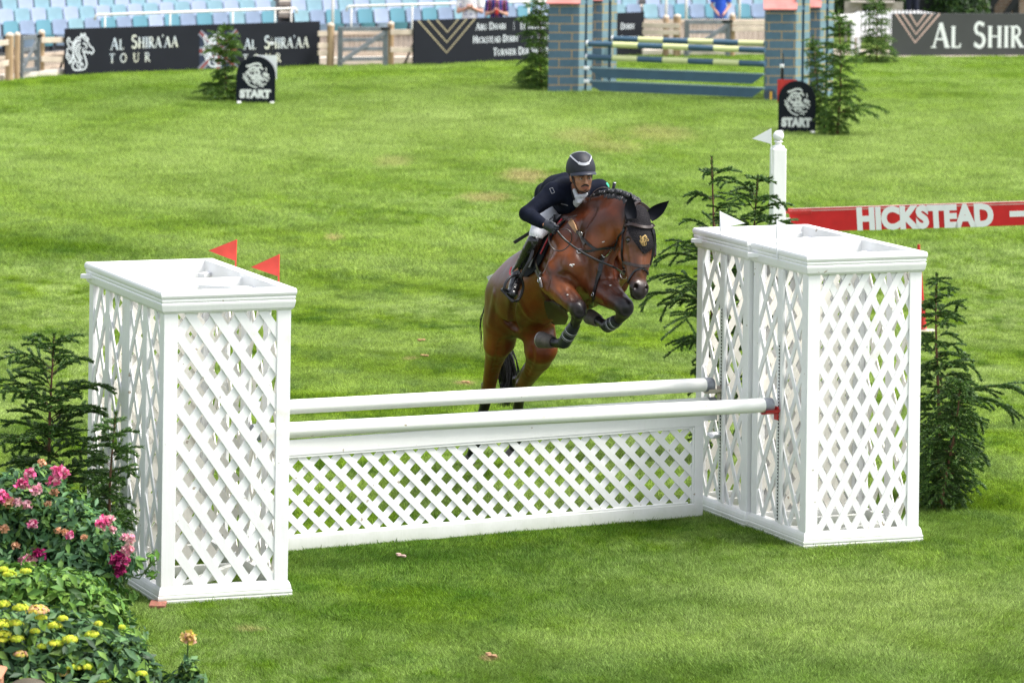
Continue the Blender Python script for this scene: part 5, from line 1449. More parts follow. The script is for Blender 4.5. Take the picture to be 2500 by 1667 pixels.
# neck: crest line and throat line
H.chain([(hp(1398, 548, 33.32), .115), (hp(1440, 514, 33.10), .104), (hp(1482, 500, 32.92), .086), (hp(1524, 503, 32.76), .076), (hp(1552, 518, 32.66), .074)], BAYD, k=.11)
H.chain([(hp(1415, 590, 33.15), .17), (hp(1462, 560, 32.93), .135), (hp(1503, 540, 32.78), .100)], BAY, k=.10)
H.chain([(hp(1440, 650, 32.95), .19), (hp(1470, 600, 32.83), .140), (hp(1500, 572, 32.76), .105), (hp(1527, 562, 32.70), .085)], BAYL, k=.09)
H.cone(hp(1448, 556, 32.86), hp(1500, 528, 32.74), .06, .05, BAY, k=.12)
# head, pointing down and a little to its left
F_ = at(0, 0, 1)
hd_y = np.array([math.sin(R(24)), -math.cos(R(24)), -.05]); hd_y /= np.linalg.norm(hd_y)   # out of the forehead
top = hp(1562, 505, 32.60); mz = hp(1558, 720, 32.36)
hd_z = top - mz; hd_z /= np.linalg.norm(hd_z); hd_x = -np.cross(hd_y, hd_z); hd_x /= np.linalg.norm(hd_x); hd_y = -np.cross(hd_z, hd_x)
HX = (hd_x, hd_y, hd_z)    # x to the horse's left (photo right)
HLn = np.linalg.norm(top - mz)
def hh(x, y, z): return mz + hd_x * x + hd_y * y + hd_z * z
FACE, FACED = (.120, .040, .016), (.045, .020, .013)
H.ell(hh(0, -.04, .60), (.088, .085, .10), HX, BLK, k=.04)
H.cone(hh(0, .000, .545), hh(0, .018, .40), .082, .084, FACED, k=.05)
H.ell(hh(0, -.02, .45), (.105, .085, .10), HX, FACED, k=.05)
H.cone(hh(0, .02, .40), hh(0, .012, .17), .070, .050, FACE, k=.05)
H.cone(hh(0, -.03, .36), hh(0, -.02, .12), .072, .054, FACE, k=.05)
H.cone(hh(0, .042, .42), hh(0, .034, .20), .030, .024, FACE, k=.03)
for s in (1, -1):
    H.ell(hh(.052 * s, -.10, .36), (.052, .115, .115), HX, BAYL if s < 0 else FACE, k=.05)      # jowl
    H.cone(hh(.05 * s, -.06, .27), hh(.035 * s, -.03, .12), .040, .034, FACE, k=.04)
    H.ell(hh(.088 * s, .012, .425), (.026, .036, .034), HX, (.02, .011, .009), k=.03)                        # brow
    H.cone(hh(.085 * s, .03, .365), hh(.06 * s, .02, .19), .016, .012, FACE, k=.03)              # cheek ridge
    H.ell(hh(.042 * s, .018, .055), (.034, .036, .042), HX, DRK, k=.03)                          # nostril wing
H.ell(hh(0, -.002, .045), (.060, .058, .062), HX, DRK, k=.04)
H.ell(hh(0, -.002, -.005), (.052, .050, .034), HX, DRK, k=.03)
H.ell(hh(0, -.045, .012), (.036, .036, .032), HX, DRK, k=.025)                                   # chin
H.cone(hh(-.045, -.005, .008), hh(.045, -.005, .008), .006, .006, (.01, .008, .008), k=.008, op='-')
for s in (1, -1):
    H.cone(hh(.050 * s, .052, .036), hh(.036 * s, .034, .064), .018, .012, (.003, .002, .002), k=.008, op='-')
    H.ell(hh(.103 * s, .022, .405), (.014, .020, .016), HX, (.006, .005, .005), k=.006, op='-')
# right fore, folded (photo left)
H.chain([(hp(1383, 650, 32.98), .135), (hp(1356, 688, 32.92), .118), (hp(1378, 716, 32.78), .092), (hp(1398, 738, 32.66), .070)], BAYL, k=.05)
H.ell(hp(1352, 692, 32.90), (.085, .085, .075), None, BAYL, k=.04)
H.cone(hp(1393, 732, 32.68), hp(1409, 748, 32.60), .068, .062, BLK, k=.03)
H.ell(hp(1412, 758, 32.58), (.066, .062, .072), None, BLK, k=.03)
H.chain([(hp(1411, 768, 32.62), .050), (hp(1402, 795, 32.70), .036), (hp(1386, 824, 32.80), .034), (hp(1375, 838, 32.84), .043), (hp(1358, 838, 32.90), .034), (hp(1348, 834, 32.93), .040)], BLK, k=.02)
# left fore, folded (photo right)
H.chain([(hp(1462, 668, 32.85), .15), (hp(1474, 706, 32.78), .125), (hp(1497, 726, 32.60), .092), (hp(1512, 738, 32.52), .072)], BAY, k=.05)
H.cone(hp(1512, 736, 32.52), hp(1522, 744, 32.46), .070, .064, BLK, k=.03)
H.ell(hp(1526, 752, 32.44), (.067, .062, .070), None, BLK, k=.03)
H.chain([(hp(1524, 764, 32.48), .050), (hp(1508, 782, 32.56), .038), (hp(1492, 794, 32.64), .035), (hp(1480, 796, 32.68), .043), (hp(1466, 786, 32.76), .035), (hp(1458, 781, 32.80), .040)], BLK, k=.02)
# right hind (photo left)
H.chain([(hp(1246, 735, 34.20), .17), (hp(1224, 785, 34.25), .148), (hp(1217, 838, 34.34), .122), (hp(1210, 866, 34.45), .084), (hp(1203, 893, 34.56), .068), (hp(1198, 920, 34.66), .060), (hp(1193, 950, 34.76), .053)], BAY, k=.13)
H.ell(hp(1238, 775, 34.12), (.15, .16, .15), None, BAY, k=.10); H.ell(hp(1300, 788, 34.02), (.14, .15, .14), None, BAY, k=.09)
H.cone(hp(1240, 800, 34.28), hp(1236, 838, 34.34), .08, .065, BAYD, k=.04)
H.cone(hp(1214, 800, 34.15), hp(1206, 850, 34.30), .09, .06, BAYL, k=.04)
H.chain([(hp(1191, 948, 34.76), .052), (hp(1187, 975, 34.80), .046), (hp(1176, 1020, 34.86), .038), (hp(1163, 1075, 34.93), .034), (hp(1156, 1097, 34.95), .043), (hp(1148, 1116, 34.97), .036)], BLK, k=.025)
H.cone(hp(1182, 940, 34.88), hp(1186, 962, 34.86), .028, .024, BLK, k=.02)
# left hind (photo right)
H.chain([(hp(1300, 745, 34.10), .16), (hp(1310, 800, 34.02), .145), (hp(1320, 850, 33.98), .135), (hp(1315, 876, 34.12), .104), (hp(1306, 893, 34.22), .084), (hp(1295, 911, 34.34), .072), (hp(1284, 930, 34.48), .060), (hp(1276, 946, 34.58), .054)], BAY, k=.04)
H.chain([(hp(1274, 940, 34.56), .053), (hp(1268, 965, 34.68), .046), (hp(1264, 1010, 34.82), .037), (hp(1259, 1070, 34.95), .033), (hp(1257, 1088, 34.97), .043), (hp(1250, 1103, 34.97), .036)], BLK, k=.025)
H.cone(hp(1258, 925, 34.66), hp(1262, 950, 34.68), .028, .026, BLK, k=.02)
H.cone(hp(1262, 925, 34.62), hp(1292, 880, 34.30), .018, .02, BLK, k=.03)
# groin hollow between the thighs
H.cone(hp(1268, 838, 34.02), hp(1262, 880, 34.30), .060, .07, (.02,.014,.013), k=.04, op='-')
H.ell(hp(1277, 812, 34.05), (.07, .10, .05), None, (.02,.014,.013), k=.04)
# creases between muscles
H.cone(L3(Wt, .44, -.40, 0), L3(Wt, .40, -.66, 0), .020, .03, BAYD, k=.05, op='-')
H.cone(hp(1392, 600, 32.62), hp(1398, 560, 32.80), .02, .015, None, k=.05, op='-')
H.cone(hp(1236, 770, 33.92), hp(1256, 800, 33.86), .02, .03, None, k=.05, op='-')
# second pass: muscle and tendon lines are cut along the first-pass surface
v0, f0 = H.mesh(.028); HB0 = BVHTree.FromPolygons([Vector(v) for v in v0], [tuple(f) for f in f0])
def crease(pix, r=.022, depth=.010, k=.020, col=None):
    P = []
    for q in spline(pix, 4):
        h, n = ray_to(HB0, q[0], q[1])
        if h is not None: P.append(np.array(h + n * (r - depth)))
    for a, b in zip(P[:-1], P[1:]):
        if np.linalg.norm(a - b) < .25: H.cone(a, b, r, r, col, k, '-')
def ridge(pix, r=.02, out=.006, k=.03, col=None):
    P = []
    for q in spline(pix, 4):
        h, n = ray_to(HB0, q[0], q[1])
        if h is not None: P.append(np.array(h - n * (r - out)))
    P = [(p, r) for p in P]
    if len(P) > 1: H.chain(P, col, k)
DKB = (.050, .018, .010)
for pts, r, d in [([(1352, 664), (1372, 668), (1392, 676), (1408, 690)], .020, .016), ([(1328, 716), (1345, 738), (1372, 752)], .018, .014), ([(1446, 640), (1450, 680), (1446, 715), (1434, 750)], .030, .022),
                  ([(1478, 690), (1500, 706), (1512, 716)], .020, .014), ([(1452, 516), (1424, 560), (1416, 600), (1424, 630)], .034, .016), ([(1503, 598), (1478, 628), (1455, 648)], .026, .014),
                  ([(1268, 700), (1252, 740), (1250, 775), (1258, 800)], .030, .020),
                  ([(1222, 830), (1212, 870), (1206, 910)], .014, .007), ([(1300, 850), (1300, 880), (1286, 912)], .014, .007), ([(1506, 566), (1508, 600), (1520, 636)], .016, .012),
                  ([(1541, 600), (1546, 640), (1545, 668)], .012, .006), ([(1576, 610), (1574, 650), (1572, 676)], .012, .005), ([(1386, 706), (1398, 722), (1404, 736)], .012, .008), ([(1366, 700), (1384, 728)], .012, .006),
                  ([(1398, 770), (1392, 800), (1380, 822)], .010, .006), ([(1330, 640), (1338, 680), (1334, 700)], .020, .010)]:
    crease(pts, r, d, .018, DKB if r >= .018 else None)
for pts, r, o in [([(1345, 620), (1340, 650), (1350, 662), (1372, 664)], .022, .008), ([(1402, 742), (1418, 752), (1424, 766)], .014, .006), ([(1262, 720), (1290, 770), (1330, 792)], .02, .004), ([(1206, 720), (1196, 790)], .04, .004)]:
    ridge(pts, r, o)
COAT = mat_attr('bay_coat', rough=.38, spec=.30, noise=.38, scale=4.5, bump=.22, bscale=22, coat=.22, coat_rough=.24)
hoof_m = mat('grey_hoof_horn', (.10, .085, .07), .55, var=.3, scale=20, bump=.1, col2=(.05, .042, .036))
HT = thing('horse', tuple(gp(1200, 1130)), 'bay horse jumping with folded black forelegs, black ear bonnet and plaited mane', 'horse')
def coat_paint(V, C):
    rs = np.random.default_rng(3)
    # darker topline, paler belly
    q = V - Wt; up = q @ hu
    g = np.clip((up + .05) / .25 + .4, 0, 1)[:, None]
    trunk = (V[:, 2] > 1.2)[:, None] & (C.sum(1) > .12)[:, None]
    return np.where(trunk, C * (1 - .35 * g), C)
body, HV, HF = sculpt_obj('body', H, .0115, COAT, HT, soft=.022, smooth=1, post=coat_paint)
HB = BVHTree.FromPolygons([Vector(v) for v in HV], [tuple(f) for f in HF])
def hoof(a, b, r0, r1, label=None):
    a = Vector(a); b = Vector(b); mb = MB(); d = (b - a)
    mb.tube([a, a + d * .15, a + d * .95, b], [r0 * .9, r0, r1, r1 * .97], 22); o = mb.build('hoof', hoof_m, HT, smooth=True, angle=50)
    mb = MB(); n = d.normalized(); mb.tube([b - n * .004, b + n * .006], [r1 * 1.0, r1 * .98], 22); mb.build('shoe', mat('worn_steel_shoe', (.30, .29, .27), .45, metal=.8), o, smooth=True, angle=40)
hoof(hp(1350, 835, 32.92), hp(1320, 829, 33.02), .050, .064)
hoof(hp(1461, 783, 32.79), hp(1440, 773, 32.90), .050, .060)
hoof(hp(1150, 1112, 34.97), hp(1142, 1136, 34.99), .045, .058)
hoof(hp(1252, 1100, 34.97), hp(1240, 1122, 34.97), .045, .058)
# eyes
EYE = mat('horse_eye', (.008, .005, .004), .06, spec=.8)
for s in (1, -1):
    mb = MB(); mb.ball(hh(.098 * s, .018, .403), .021, 16, 12); mb.build('eye', EYE, HT, smooth=True)
# ear bonnet: crochet hood over poll and forehead, with ear covers
def crochet():
    m, nt, b = nodes_of('black_crochet'); tc = nt.nodes.new('ShaderNodeTexCoord')
    w = nt.nodes.new('ShaderNodeTexVoronoi'); w.inputs['Scale'].default_value = 130
    nt.links.new(tc.outputs['Object'], w.inputs[0])
    r = nt.nodes.new('ShaderNodeValToRGB'); r.color_ramp.elements[0].position = .15; r.color_ramp.elements[1].position = .5
    r.color_ramp.elements[0].color = (.030, .026, .028, 1); r.color_ramp.elements[1].color = (.008, .007, .009, 1)
    nt.links.new(w.outputs[0], r.inputs[0]); nt.links.new(r.outputs[0], b.inputs['Base Color']); b.inputs['Roughness'].default_value = .85; b.inputs['Specular IOR Level'].default_value = .2
    bp = nt.nodes.new('ShaderNodeBump'); bp.inputs['Strength'].default_value = .6; bp.inputs['Distance'].default_value = .006; bp.invert = True
    nt.links.new(w.outputs[0], bp.inputs['Height']); nt.links.new(bp.outputs[0], b.inputs['Normal']); return m
CRO = crochet(); CLOTHK = mat('black_cloth', (.008, .009, .014), .8, var=.2, scale=30, spec=.2)
B_ = Sculpt(.03)
B_.ell(hh(0, -.035, .60), (.094, .090, .105), HX, BLK)
B_.cone(hh(0, .004, .545), hh(0, .022, .42), .086, .089, BLK)
B_.ell(hh(0, -.012, .455), (.109, .083, .085), HX, BLK)
B_.cone(hh(0, .040, .38), hh(0, .050, .335), .055, .030, BLK, k=.02)
B_.cone(hh(0, .054, .335), hh(0, .050, .300), .027, .010, BLK, k=.02)
for s in (1, -1):
    B_.ell(hh(.135 * s, .03, .385), (.050, .075, .045), HX, None, k=.015, op='-')
    B_.ell(hh(.110 * s, .06, .325), (.056, .06, .060), HX, None, k=.015, op='-')
bonnet, _, _ = sculpt_obj('ear_bonnet', B_, .008, CRO, HT)
def ear(base, tip, w, out, m):
    """cupped leaf-shaped ear"""
    base = Vector(base); tip = Vector(tip); ax = tip - base; L = ax.length; ax.normalize(); out = Vector(out); out = (out - ax * out.dot(ax)).normalized(); sd = ax.cross(out)
    V = []; nz, nx = 12, 9
    for k in range(2):
        for j in range(nz + 1):
            t = j / nz; ww = w * (.62 + .9 * t - 1.55 * t * t + .05) if t < .95 else w * .06; ww = max(ww, .004)
            bend = out * (-.020 * math.sin(math.pi * t)) + sd * 0
            for i in range(nx):
                a = (i / (nx - 1) * 2 - 1); th = a * (1.9 - 1.0 * t)
                p = base + ax * (L * t) + bend + sd * (math.sin(th) * ww) - out * (math.cos(th) * ww * .9) * 1.0
                V.append(p - (out * math.cos(th) - sd * math.sin(th) * -1) * 0 + (out * .004 if k else Vector()))
    F = []; o = (nz + 1) * nx
    for j in range(nz):
        for i in range(nx - 1):
            a = j * nx + i; F.append((a, a + 1, a + nx + 1, a + nx)); F.append((o + a, o + a + nx, o + a + nx + 1, o + a + 1))
    mb = MB(); mb.add(V, F); return mb.build('ear', m, bonnet, smooth=True)
ear(hp(1541, 534, 32.40), hp(1540, 474, 32.42), .058, hd_y * .9 - hd_x * .2, CLOTHK)
ear(hp(1584, 531, 32.58), hp(1633, 491, 32.58), .060, hd_y * .9 + hd_z * .2, CLOTHK)
def patch(name, outline, m, parent, lift, th, bvh, rimm=None, nn=14, sm=2):
    """panel lying on the body between surveyed left and right edges [(y, xl, xr)...]"""
    rows = outline; last = 33.2; k = len(rows); G = np.zeros((k, nn, 3)); NN = np.zeros((k, nn, 3))
    for j, (y, x0, x1) in enumerate(rows):
        for i in range(nn):
            f = i / (nn - 1); h, n = ray_to(bvh, x0 + (x1 - x0) * f, y, last); last = h.y
            G[j, i] = h; NN[j, i] = n
    for _ in range(sm):
        for A in (G, NN):
            B = A.copy(); B[1:-1] = (A[:-2] + 2 * A[1:-1] + A[2:]) / 4; A[:] = B; B = A.copy(); B[:, 1:-1] = (A[:, :-2] + 2 * A[:, 1:-1] + A[:, 2:]) / 4; A[:] = B
    NN /= np.linalg.norm(NN, axis=2)[..., None]
    V = [Vector(p) for p in (G + NN * lift).reshape(-1, 3)]; V2 = [Vector(p) for p in (G + NN * (lift + th)).reshape(-1, 3)]; F = []; o = len(V)
    for j in range(k - 1):
        for i in range(nn - 1):
            a = j * nn + i; F.append((a, a + nn, a + nn + 1, a + 1)); F.append((o + a, o + a + 1, o + a + nn + 1, o + a + nn))
    rimi = list(range(nn)) + [j * nn + nn - 1 for j in range(1, k)] + [(k - 1) * nn + i for i in range(nn - 2, -1, -1)] + [j * nn for j in range(k - 2, 0, -1)]
    for a, b in zip(rimi, rimi[1:] + rimi[:1]): F.append((a, b, b + o, a + o))
    mb = MB(); mb.add(V + V2, F); return mb.build(name, m, parent, smooth=True, angle=50)
fc = patch('forehead_cloth', [(544, 1534, 1594), (556, 1533, 1596), (570, 1536, 1597), (582, 1543, 1597), (592, 1551, 1596), (602, 1557, 1593), (611, 1563, 1587), (619, 1569.5, 1575)], CRO, bonnet, .004, .008, HB, sm=1)
BB = BVHTree.FromPolygons([Vector(v) for v in np.concatenate([HV, [v.co[:] for v in bonnet.data.vertices], [v.co[:] for v in fc.data.vertices]])], [tuple(f) for f in HF] + [tuple(i + len(HV) for i in p.vertices) for p in bonnet.data.polygons] + [tuple(i + len(HV) + len(bonnet.data.vertices) for i in p.vertices) for p in fc.data.polygons])
GOLD = mat('gold_thread', (.45, .30, .10), .5, metal=.3)
def badge():
    mb = MB()
    def P(x, z, l=0.0):
        h, n = ray_to(BB, 1560.5 + x, 602 - z)
        return h + n * (.003 + l * .4)
    horse_emblem(mb, P, 2, 2, 21, 26); mb.build('gold_badge', GOLD, bonnet)
badge()
# plaited mane: a row of tight knots along the crest
HAIR = mat('black_horse_hair', (.008, .008, .010), .38, var=.3, scale=60, bump=.4, bscale=120)
def mane():
    mb = MB(); pts = spline([(1400, 519, 33.28), (1425, 500, 33.18), (1447, 486, 33.06), (1470, 475, 32.97), (1497, 471, 32.86), (1520, 474, 32.77), (1540, 484, 32.70), (1556, 496, 32.66)], 5)
    P = [Vector(v3(*q)) for q in pts]; rs = random.Random(2)
    mb.tube(P, .030, 10)
    for i, q in enumerate(P):
        for s in (-1, 1):
            o = Vector((rs.uniform(-.008, .008), rs.uniform(-.01, .01), .010 + rs.uniform(-.004, .006))) + Vector(hr) * (.016 * s)
            mb.ball(q + o, (.017, .019, .019), 8, 6)
        if i % 1 == 0:
            a = q + Vector(hr) * .028 + Vector((0, 0, -.01)); b = a + Vector(hr) * .028 + Vector((rs.uniform(-.012, .012), 0, -.050)); 
            mb.tube([a, a.lerp(b, .5) + Vector(hr) * .006, b], [.013, .012, .007], 6)
    mb.build('plaited_mane', HAIR, HT, smooth=True)
mane()
def tail():
    mb = MB(); rs = random.Random(4)
    dock = Vector(L3(Cr, -.17, -.20, 0))
    mb.tube([dock, dock + Vector((-.02, .08, -.10)), dock + Vector((0, .12, -.25))], [.04, .04, .03], 8)
    for i in range(230):
        a = dock + Vector((rs.uniform(-.03, .03), .10, -.10 + rs.uniform(-.1, 0)))
        ex, ey = rs.gauss(1236, 11), rs.uniform(955, 995)
        e = Vector(v3(ex, ey, 34.95 + rs.uniform(-.1, .1)))
        m1 = Vector(v3(1222 + rs.gauss(0, 5), 800, 34.85 + rs.uniform(-.04, .04))); m2 = Vector(v3(1238 + rs.gauss(0, 9) , 905, 34.92 + rs.uniform(-.06, .06)))
        pts = [Vector(q) for q in spline([tuple(a), tuple(m1), tuple(m2), tuple(e)], 4)]
        mb.tube(pts, [.006] * (len(pts) - 3) + [.005, .003, .001], 4)
    for i in range(5):
        a = Vector(v3(1186, 735, 34.75)); e = Vector(v3(1174 - rs.uniform(0, 3), rs.uniform(760, 800), 34.75)); m1 = Vector(v3(1180 + rs.uniform(-1, 2), 760, 34.74))
        mb.tube([a, m1, e, Vector(v3(1176 + rs.uniform(-4, 2), 850 + rs.uniform(-30, 40), 34.8))], [.003, .003, .003, .001], 4)
    mb.build('tail', HAIR, HT, smooth=True)
tail()

# ---- tack
LEA = mat('dark_brown_leather', (.040, .024, .020), .38, var=.3, scale=40, spec=.5)
LEAB = mat('black_leather', (.010, .010, .012), .34, var=.3, scale=30, spec=.5)
STEELM = mat('polished_steel', (.65, .65, .66), .22, metal=1.0)
TANL = mat('tan_elastic', (.42, .24, .12), .7, var=.2)
PADK = mat('black_saddle_pad', (.007, .008, .013), .85, var=.2, scale=40, spec=.2)
REDT = mat('red_piping', (.60, .02, .045), .5)
GREYL = mat('grey_brown_lining', (.12, .10, .10), .6)
def ring(c, r, n1, t=.004, m=STEELM, name='ring', par=None):
    c = Vector(c); n1 = Vector(n1).normalized(); a = n1.orthogonal().normalized(); b = n1.cross(a); mb = MB()
    pts = [c + a * (r * math.cos(2 * math.pi * i / 20)) + b * (r * math.sin(2 * math.pi * i / 20)) for i in range(21)]
    mb.tube(pts, t, 6, caps=False); return mb.build(name, m, par or HT, smooth=True)
# bridle
bm = MB(); bm.box(hh(0, -.10, .66), (.001, .001, .001)); bridle = thing('bridle', tuple(hh(0, 0, .3)), '', ''); 
bpy.data.objects.remove(bridle)
mb = MB(); strap(mb, BB, [(1529, 551), (1545, 549), (1565, 555), (1585, 556), (1598, 549)], .024, .012, .004)
brid = mb.build('bridle', LEA, HT)
def bpart(name, paths, w, m=LEAB, th=.008, tgt=None, lift=.004):
    mb = MB()
    for p in paths: strap(mb, tgt or BB, p, w, th, lift)
    if mb.n: return mb.build(name, m, brid)
bpart('cheek_strap', [[(1531, 540), (1524, 560), (1521, 590), (1520, 620), (1522, 650), (1524, 664)]], .022)
bpart('cheek_strap', [[(1595, 560), (1598, 590), (1594, 620), (1586, 648)]], .022)
bpart('noseband', [[(1524, 641), (1540, 645), (1558, 649), (1575, 650), (1583, 648)]], .024, LEA, .012)
bpart('flash_strap', [[(1566, 655), (1552, 661), (1543, 672), (1536, 684), (1534, 690)], [(1566, 655), (1577, 661), (1582, 672)]], .014, LEAB)
bpart('headpiece', [[(1538, 531), (1545, 510), (1556, 497), (1570, 499), (1585, 512)]], .024, LEA, .010)
bpart('throat_lash', [[(1523, 562), (1510, 580), (1502, 596), (1499, 612)]], .012)
mb = MB(); c = hh(.122, .03, .36); mb.prism([(-.03, -.05), (.025, -.06), (.03, .04), (0, .06), (-.03, .04)], c, -hd_y + hd_x * .3, hd_z, .008); mb.build('blinker', LEAB, brid)
br_c = Vector(ray_to(HB, 1528, 668)[0] or hp(1528, 668, 32.5)) + Vector((-.016, -.045, 0))
ring(br_c, .036, Vector((-.6, -.8, .1)), .005, STEELM, 'bit_ring', brid)
# breastplate
mb = MB(); strap(mb, HB, [(1393, 541), (1402, 553), (1410, 566)], [.045, .040, .030], .010); mb.build('elastic_insert', TANL, HT)
mb = MB(); strap(mb, HB, [(1409, 563), (1420, 577), (1433, 592), (1446, 603), (1456, 609)], .022, .008)
bplate = mb.build('breastplate', LEAB, HT)
for p, w, m, nm in [([(1456, 609), (1470, 607), (1485, 604), (1497, 603)], .018, LEAB, 'breast_strap'), ([(1415, 612), (1430, 614), (1445, 612), (1456, 609)], .018, LEAB, 'breast_strap'),
                    ([(1470, 625), (1467, 650), (1462, 675), (1455, 705), (1448, 735), (1442, 748)], .034, LEAB, 'martingale_strap'),
                    ([(1415, 566), (1422, 582), (1429, 597)], .020, GREYL, 'strap_end')]:
    mb = MB(); strap(mb, HB, p, w, .008, .006); 
    if mb.n: mb.build(nm, m, bplate)
mb = MB(); strap(mb, HB, [(1492, 608), (1486, 616), (1480, 624), (1472, 626), (1468, 620)], .008, .006, .008)
if mb.n: mb.build('chain', STEELM, bplate)
for px, py, r in ((1415.5, 615, .020), (1420, 571, .014), (1450, 718, .016)):
    h, n = ray_to(HB, px, py)
    if h: ring(h + n * .012, r, n, .003, STEELM, 'ring', bplate)
# saddle pad, flap, girth
pad = patch('saddle_pad', [(538, 1352, 1384), (550, 1338, 1373), (565, 1318, 1360), (580, 1305, 1350), (600, 1298, 1340), (620, 1290, 1334), (640, 1282, 1326), (655, 1272, 1318), (668, 1262, 1306), (676, 1262, 1290)], PADK, HT, .006, .014, HB)
PB = BVHTree.FromPolygons([v.co.copy() for v in pad.data.vertices], [tuple(p.vertices) for p in pad.data.polygons])
mb = MB(); strap(mb, PB, [(1375, 534), (1362, 550), (1347, 570), (1337, 588), (1330, 603), (1322, 620)], .010, .008, .004); mb.build('red_piping', REDT, pad)
mb = MB(); strap(mb, HB, [(1253, 655), (1249, 664), (1250, 672), (1258, 675)], .010, .008, .012, depth=33.4)
if mb.n: mb.build('red_piping', REDT, pad)
saddle = patch('saddle', [(532, 1345, 1380), (545, 1325, 1366), (560, 1312, 1352), (580, 1305, 1336), (600, 1302, 1328), (620, 1299, 1320), (640, 1292, 1312), (655, 1288, 1306)], LEAB, HT, .028, .016, HB)
mb = MB(); S1 = [Vector(v3(1392, 533, 33.32)), Vector(v3(1380, 538, 33.38)), Vector(v3(1366, 552, 33.50)), Vector(v3(1348, 562, 33.68)), Vector(v3(1334, 556, 33.84))]
mb.tube(S1, [.04, .06, .08, .09, .07], 14, flat=.40, upv=hu); mb.build('saddle_seat', LEAB, saddle, smooth=True)
mb = MB(); strap(mb, HB, [(1306, 628), (1308, 645), (1313, 662), (1320, 678), (1325, 700)], .030, .010, .008)
girth = mb.build('girth', GREYL, HT)
mb = MB(); strap(mb, HB, [(1313, 622), (1314, 640), (1318, 655), (1325, 672)], .026, .010, .014); mb.build('girth_strap', LEA, girth)
h, n = ray_to(HB, 1321, 684); ring(h + n * .018, .020, n, .004, STEELM, 'girth_ring', girth)
BELG = mat('brown_belly_guard', (.035, .020, .016), .5, var=.3, scale=12)
bg_ = patch('belly_guard', [(733, 1331, 1352), (745, 1331, 1372), (758, 1333, 1390), (772, 1336, 1392), (784, 1341, 1388), (793, 1350, 1380)], BELG, girth, .006, .012, HB, nn=10)
# leg boots with pale bands
BOOTK = mat('navy_black_leg_boot', (.014, .016, .024), .35, var=.2, scale=20); BANDW = mat('white_boot_band', (.45, .46, .48), .5)
def leg_boot(a, b, r0, r1, bands):
    a = Vector(a); b = Vector(b); mb = MB(); n = 7; pts = [a.lerp(b, i / (n - 1)) for i in range(n)]
    mb.tube(pts, [r0 * .92] + [r0 + (r1 - r0) * i / (n - 1) for i in range(1, n - 1)] + [r1 * .95], 18); o = mb.build('leg_boot', BOOTK, HT, smooth=True, angle=60)
    for f in bands:
        c = a.lerp(b, f); d = (b - a).normalized() * .011; r = (r0 + (r1 - r0) * f) * 1.05; mb = MB(); mb.tube([c - d, c - d * .6, c + d * .6, c + d], [r * .97, r, r, r * .97], 18, caps=False); mb.build('white_band', BANDW, o, smooth=True)
        mb = MB(); mb.tube([c - d * .55, c + d * .55], r * 1.012, 18, caps=False); mb.build('black_strap', BOOTK, o, smooth=True)
leg_boot(hp(1404, 792, 32.70), hp(1376, 838, 32.84), .046, .052, (.35, .62))
leg_boot(hp(1509, 781, 32.55), hp(1482, 797, 32.68), .046, .052, (.30, .62))
leg_boot(hp(1181, 1000, 34.83), hp(1157, 1094, 34.95), .046, .052, ())
leg_boot(hp(1266, 985, 34.76), hp(1257, 1086, 34.97), .044, .052, ())
mb = MB()
for x, y, a in ((1394, 647, .012), (1400, 646, .010), (1397, 650, .008), (1472, 591, .007), (1475, 590, .006), (1491, 697, .009), (1386, 720, .008)):
    h, n = ray_to(HB, x, y)
    if h: mb.ball(h + n * .002, (a, .003, a * .55), 8, 5)
mb.build('foam_flecks', mat('white_foam', (.75, .74, .72), .6), HT, smooth=True)
# white number cloth at the rump
mb = MB(); q = [v3(1188, 676, 34.2), v3(1221, 662, 34.0), v3(1214, 678, 34.0), v3(1199, 689, 34.15), v3(1196, 695, 34.18), v3(1192, 684, 34.2)]
mb.add([tuple(p) for p in q] + [tuple(p + np.array([0, .006, 0])) for p in q], [(0, 5, 4, 3, 2, 1), (6, 7, 8, 9, 10, 11)] + [(i, (i + 1) % 6, (i + 1) % 6 + 6, i + 6) for i in range(6)]); mb.build('white_number_cloth', mat('white_cloth', (.78, .79, .82), .8), HT)
# reins: from the bit ring over the hands
hand = Vector(v3(1352, 556, 32.72))
mb = MB(); P = [br_c, Vector(v3(1500, 653, 32.50)), Vector(v3(1460, 636, 32.56)), Vector(v3(1416, 613, 32.62)), Vector(v3(1380, 586, 32.68)), Vector(v3(1362, 566, 32.70)), hand]
mb.tube([Vector(q) for q in spline([tuple(p) for p in P], 5)], .0085, 8); reins = mb.build('reins', LEAB, HT, smooth=True)
def rein(pts, r=.0085, m=LEA, flat=.45):
    mb = MB(); mb.tube([Vector(q) for q in spline([tuple(v3(*p)) for p in pts], 6)], r, 8, flat=flat); return mb.build('rein_loop', m, reins, smooth=True)
rein([(1368, 561, 32.68), (1382, 559, 32.66), (1394, 568, 32.64), (1396, 582, 32.66), (1390, 598, 32.68), (1374, 611, 32.70), (1357, 611, 32.72), (1345, 600, 32.73), (1340, 582, 32.74), (1345, 565, 32.74), (1356, 556, 32.72)], .010)
rein([(1352, 556, 32.72), (1372, 540, 32.95), (1392, 530, 33.0), (1414, 524, 33.02), (1430, 513, 33.0), (1438, 495, 32.98), (1444, 478, 32.97), (1456, 464, 32.98), (1472, 458, 32.98), (1486, 460, 33.0)], .009)
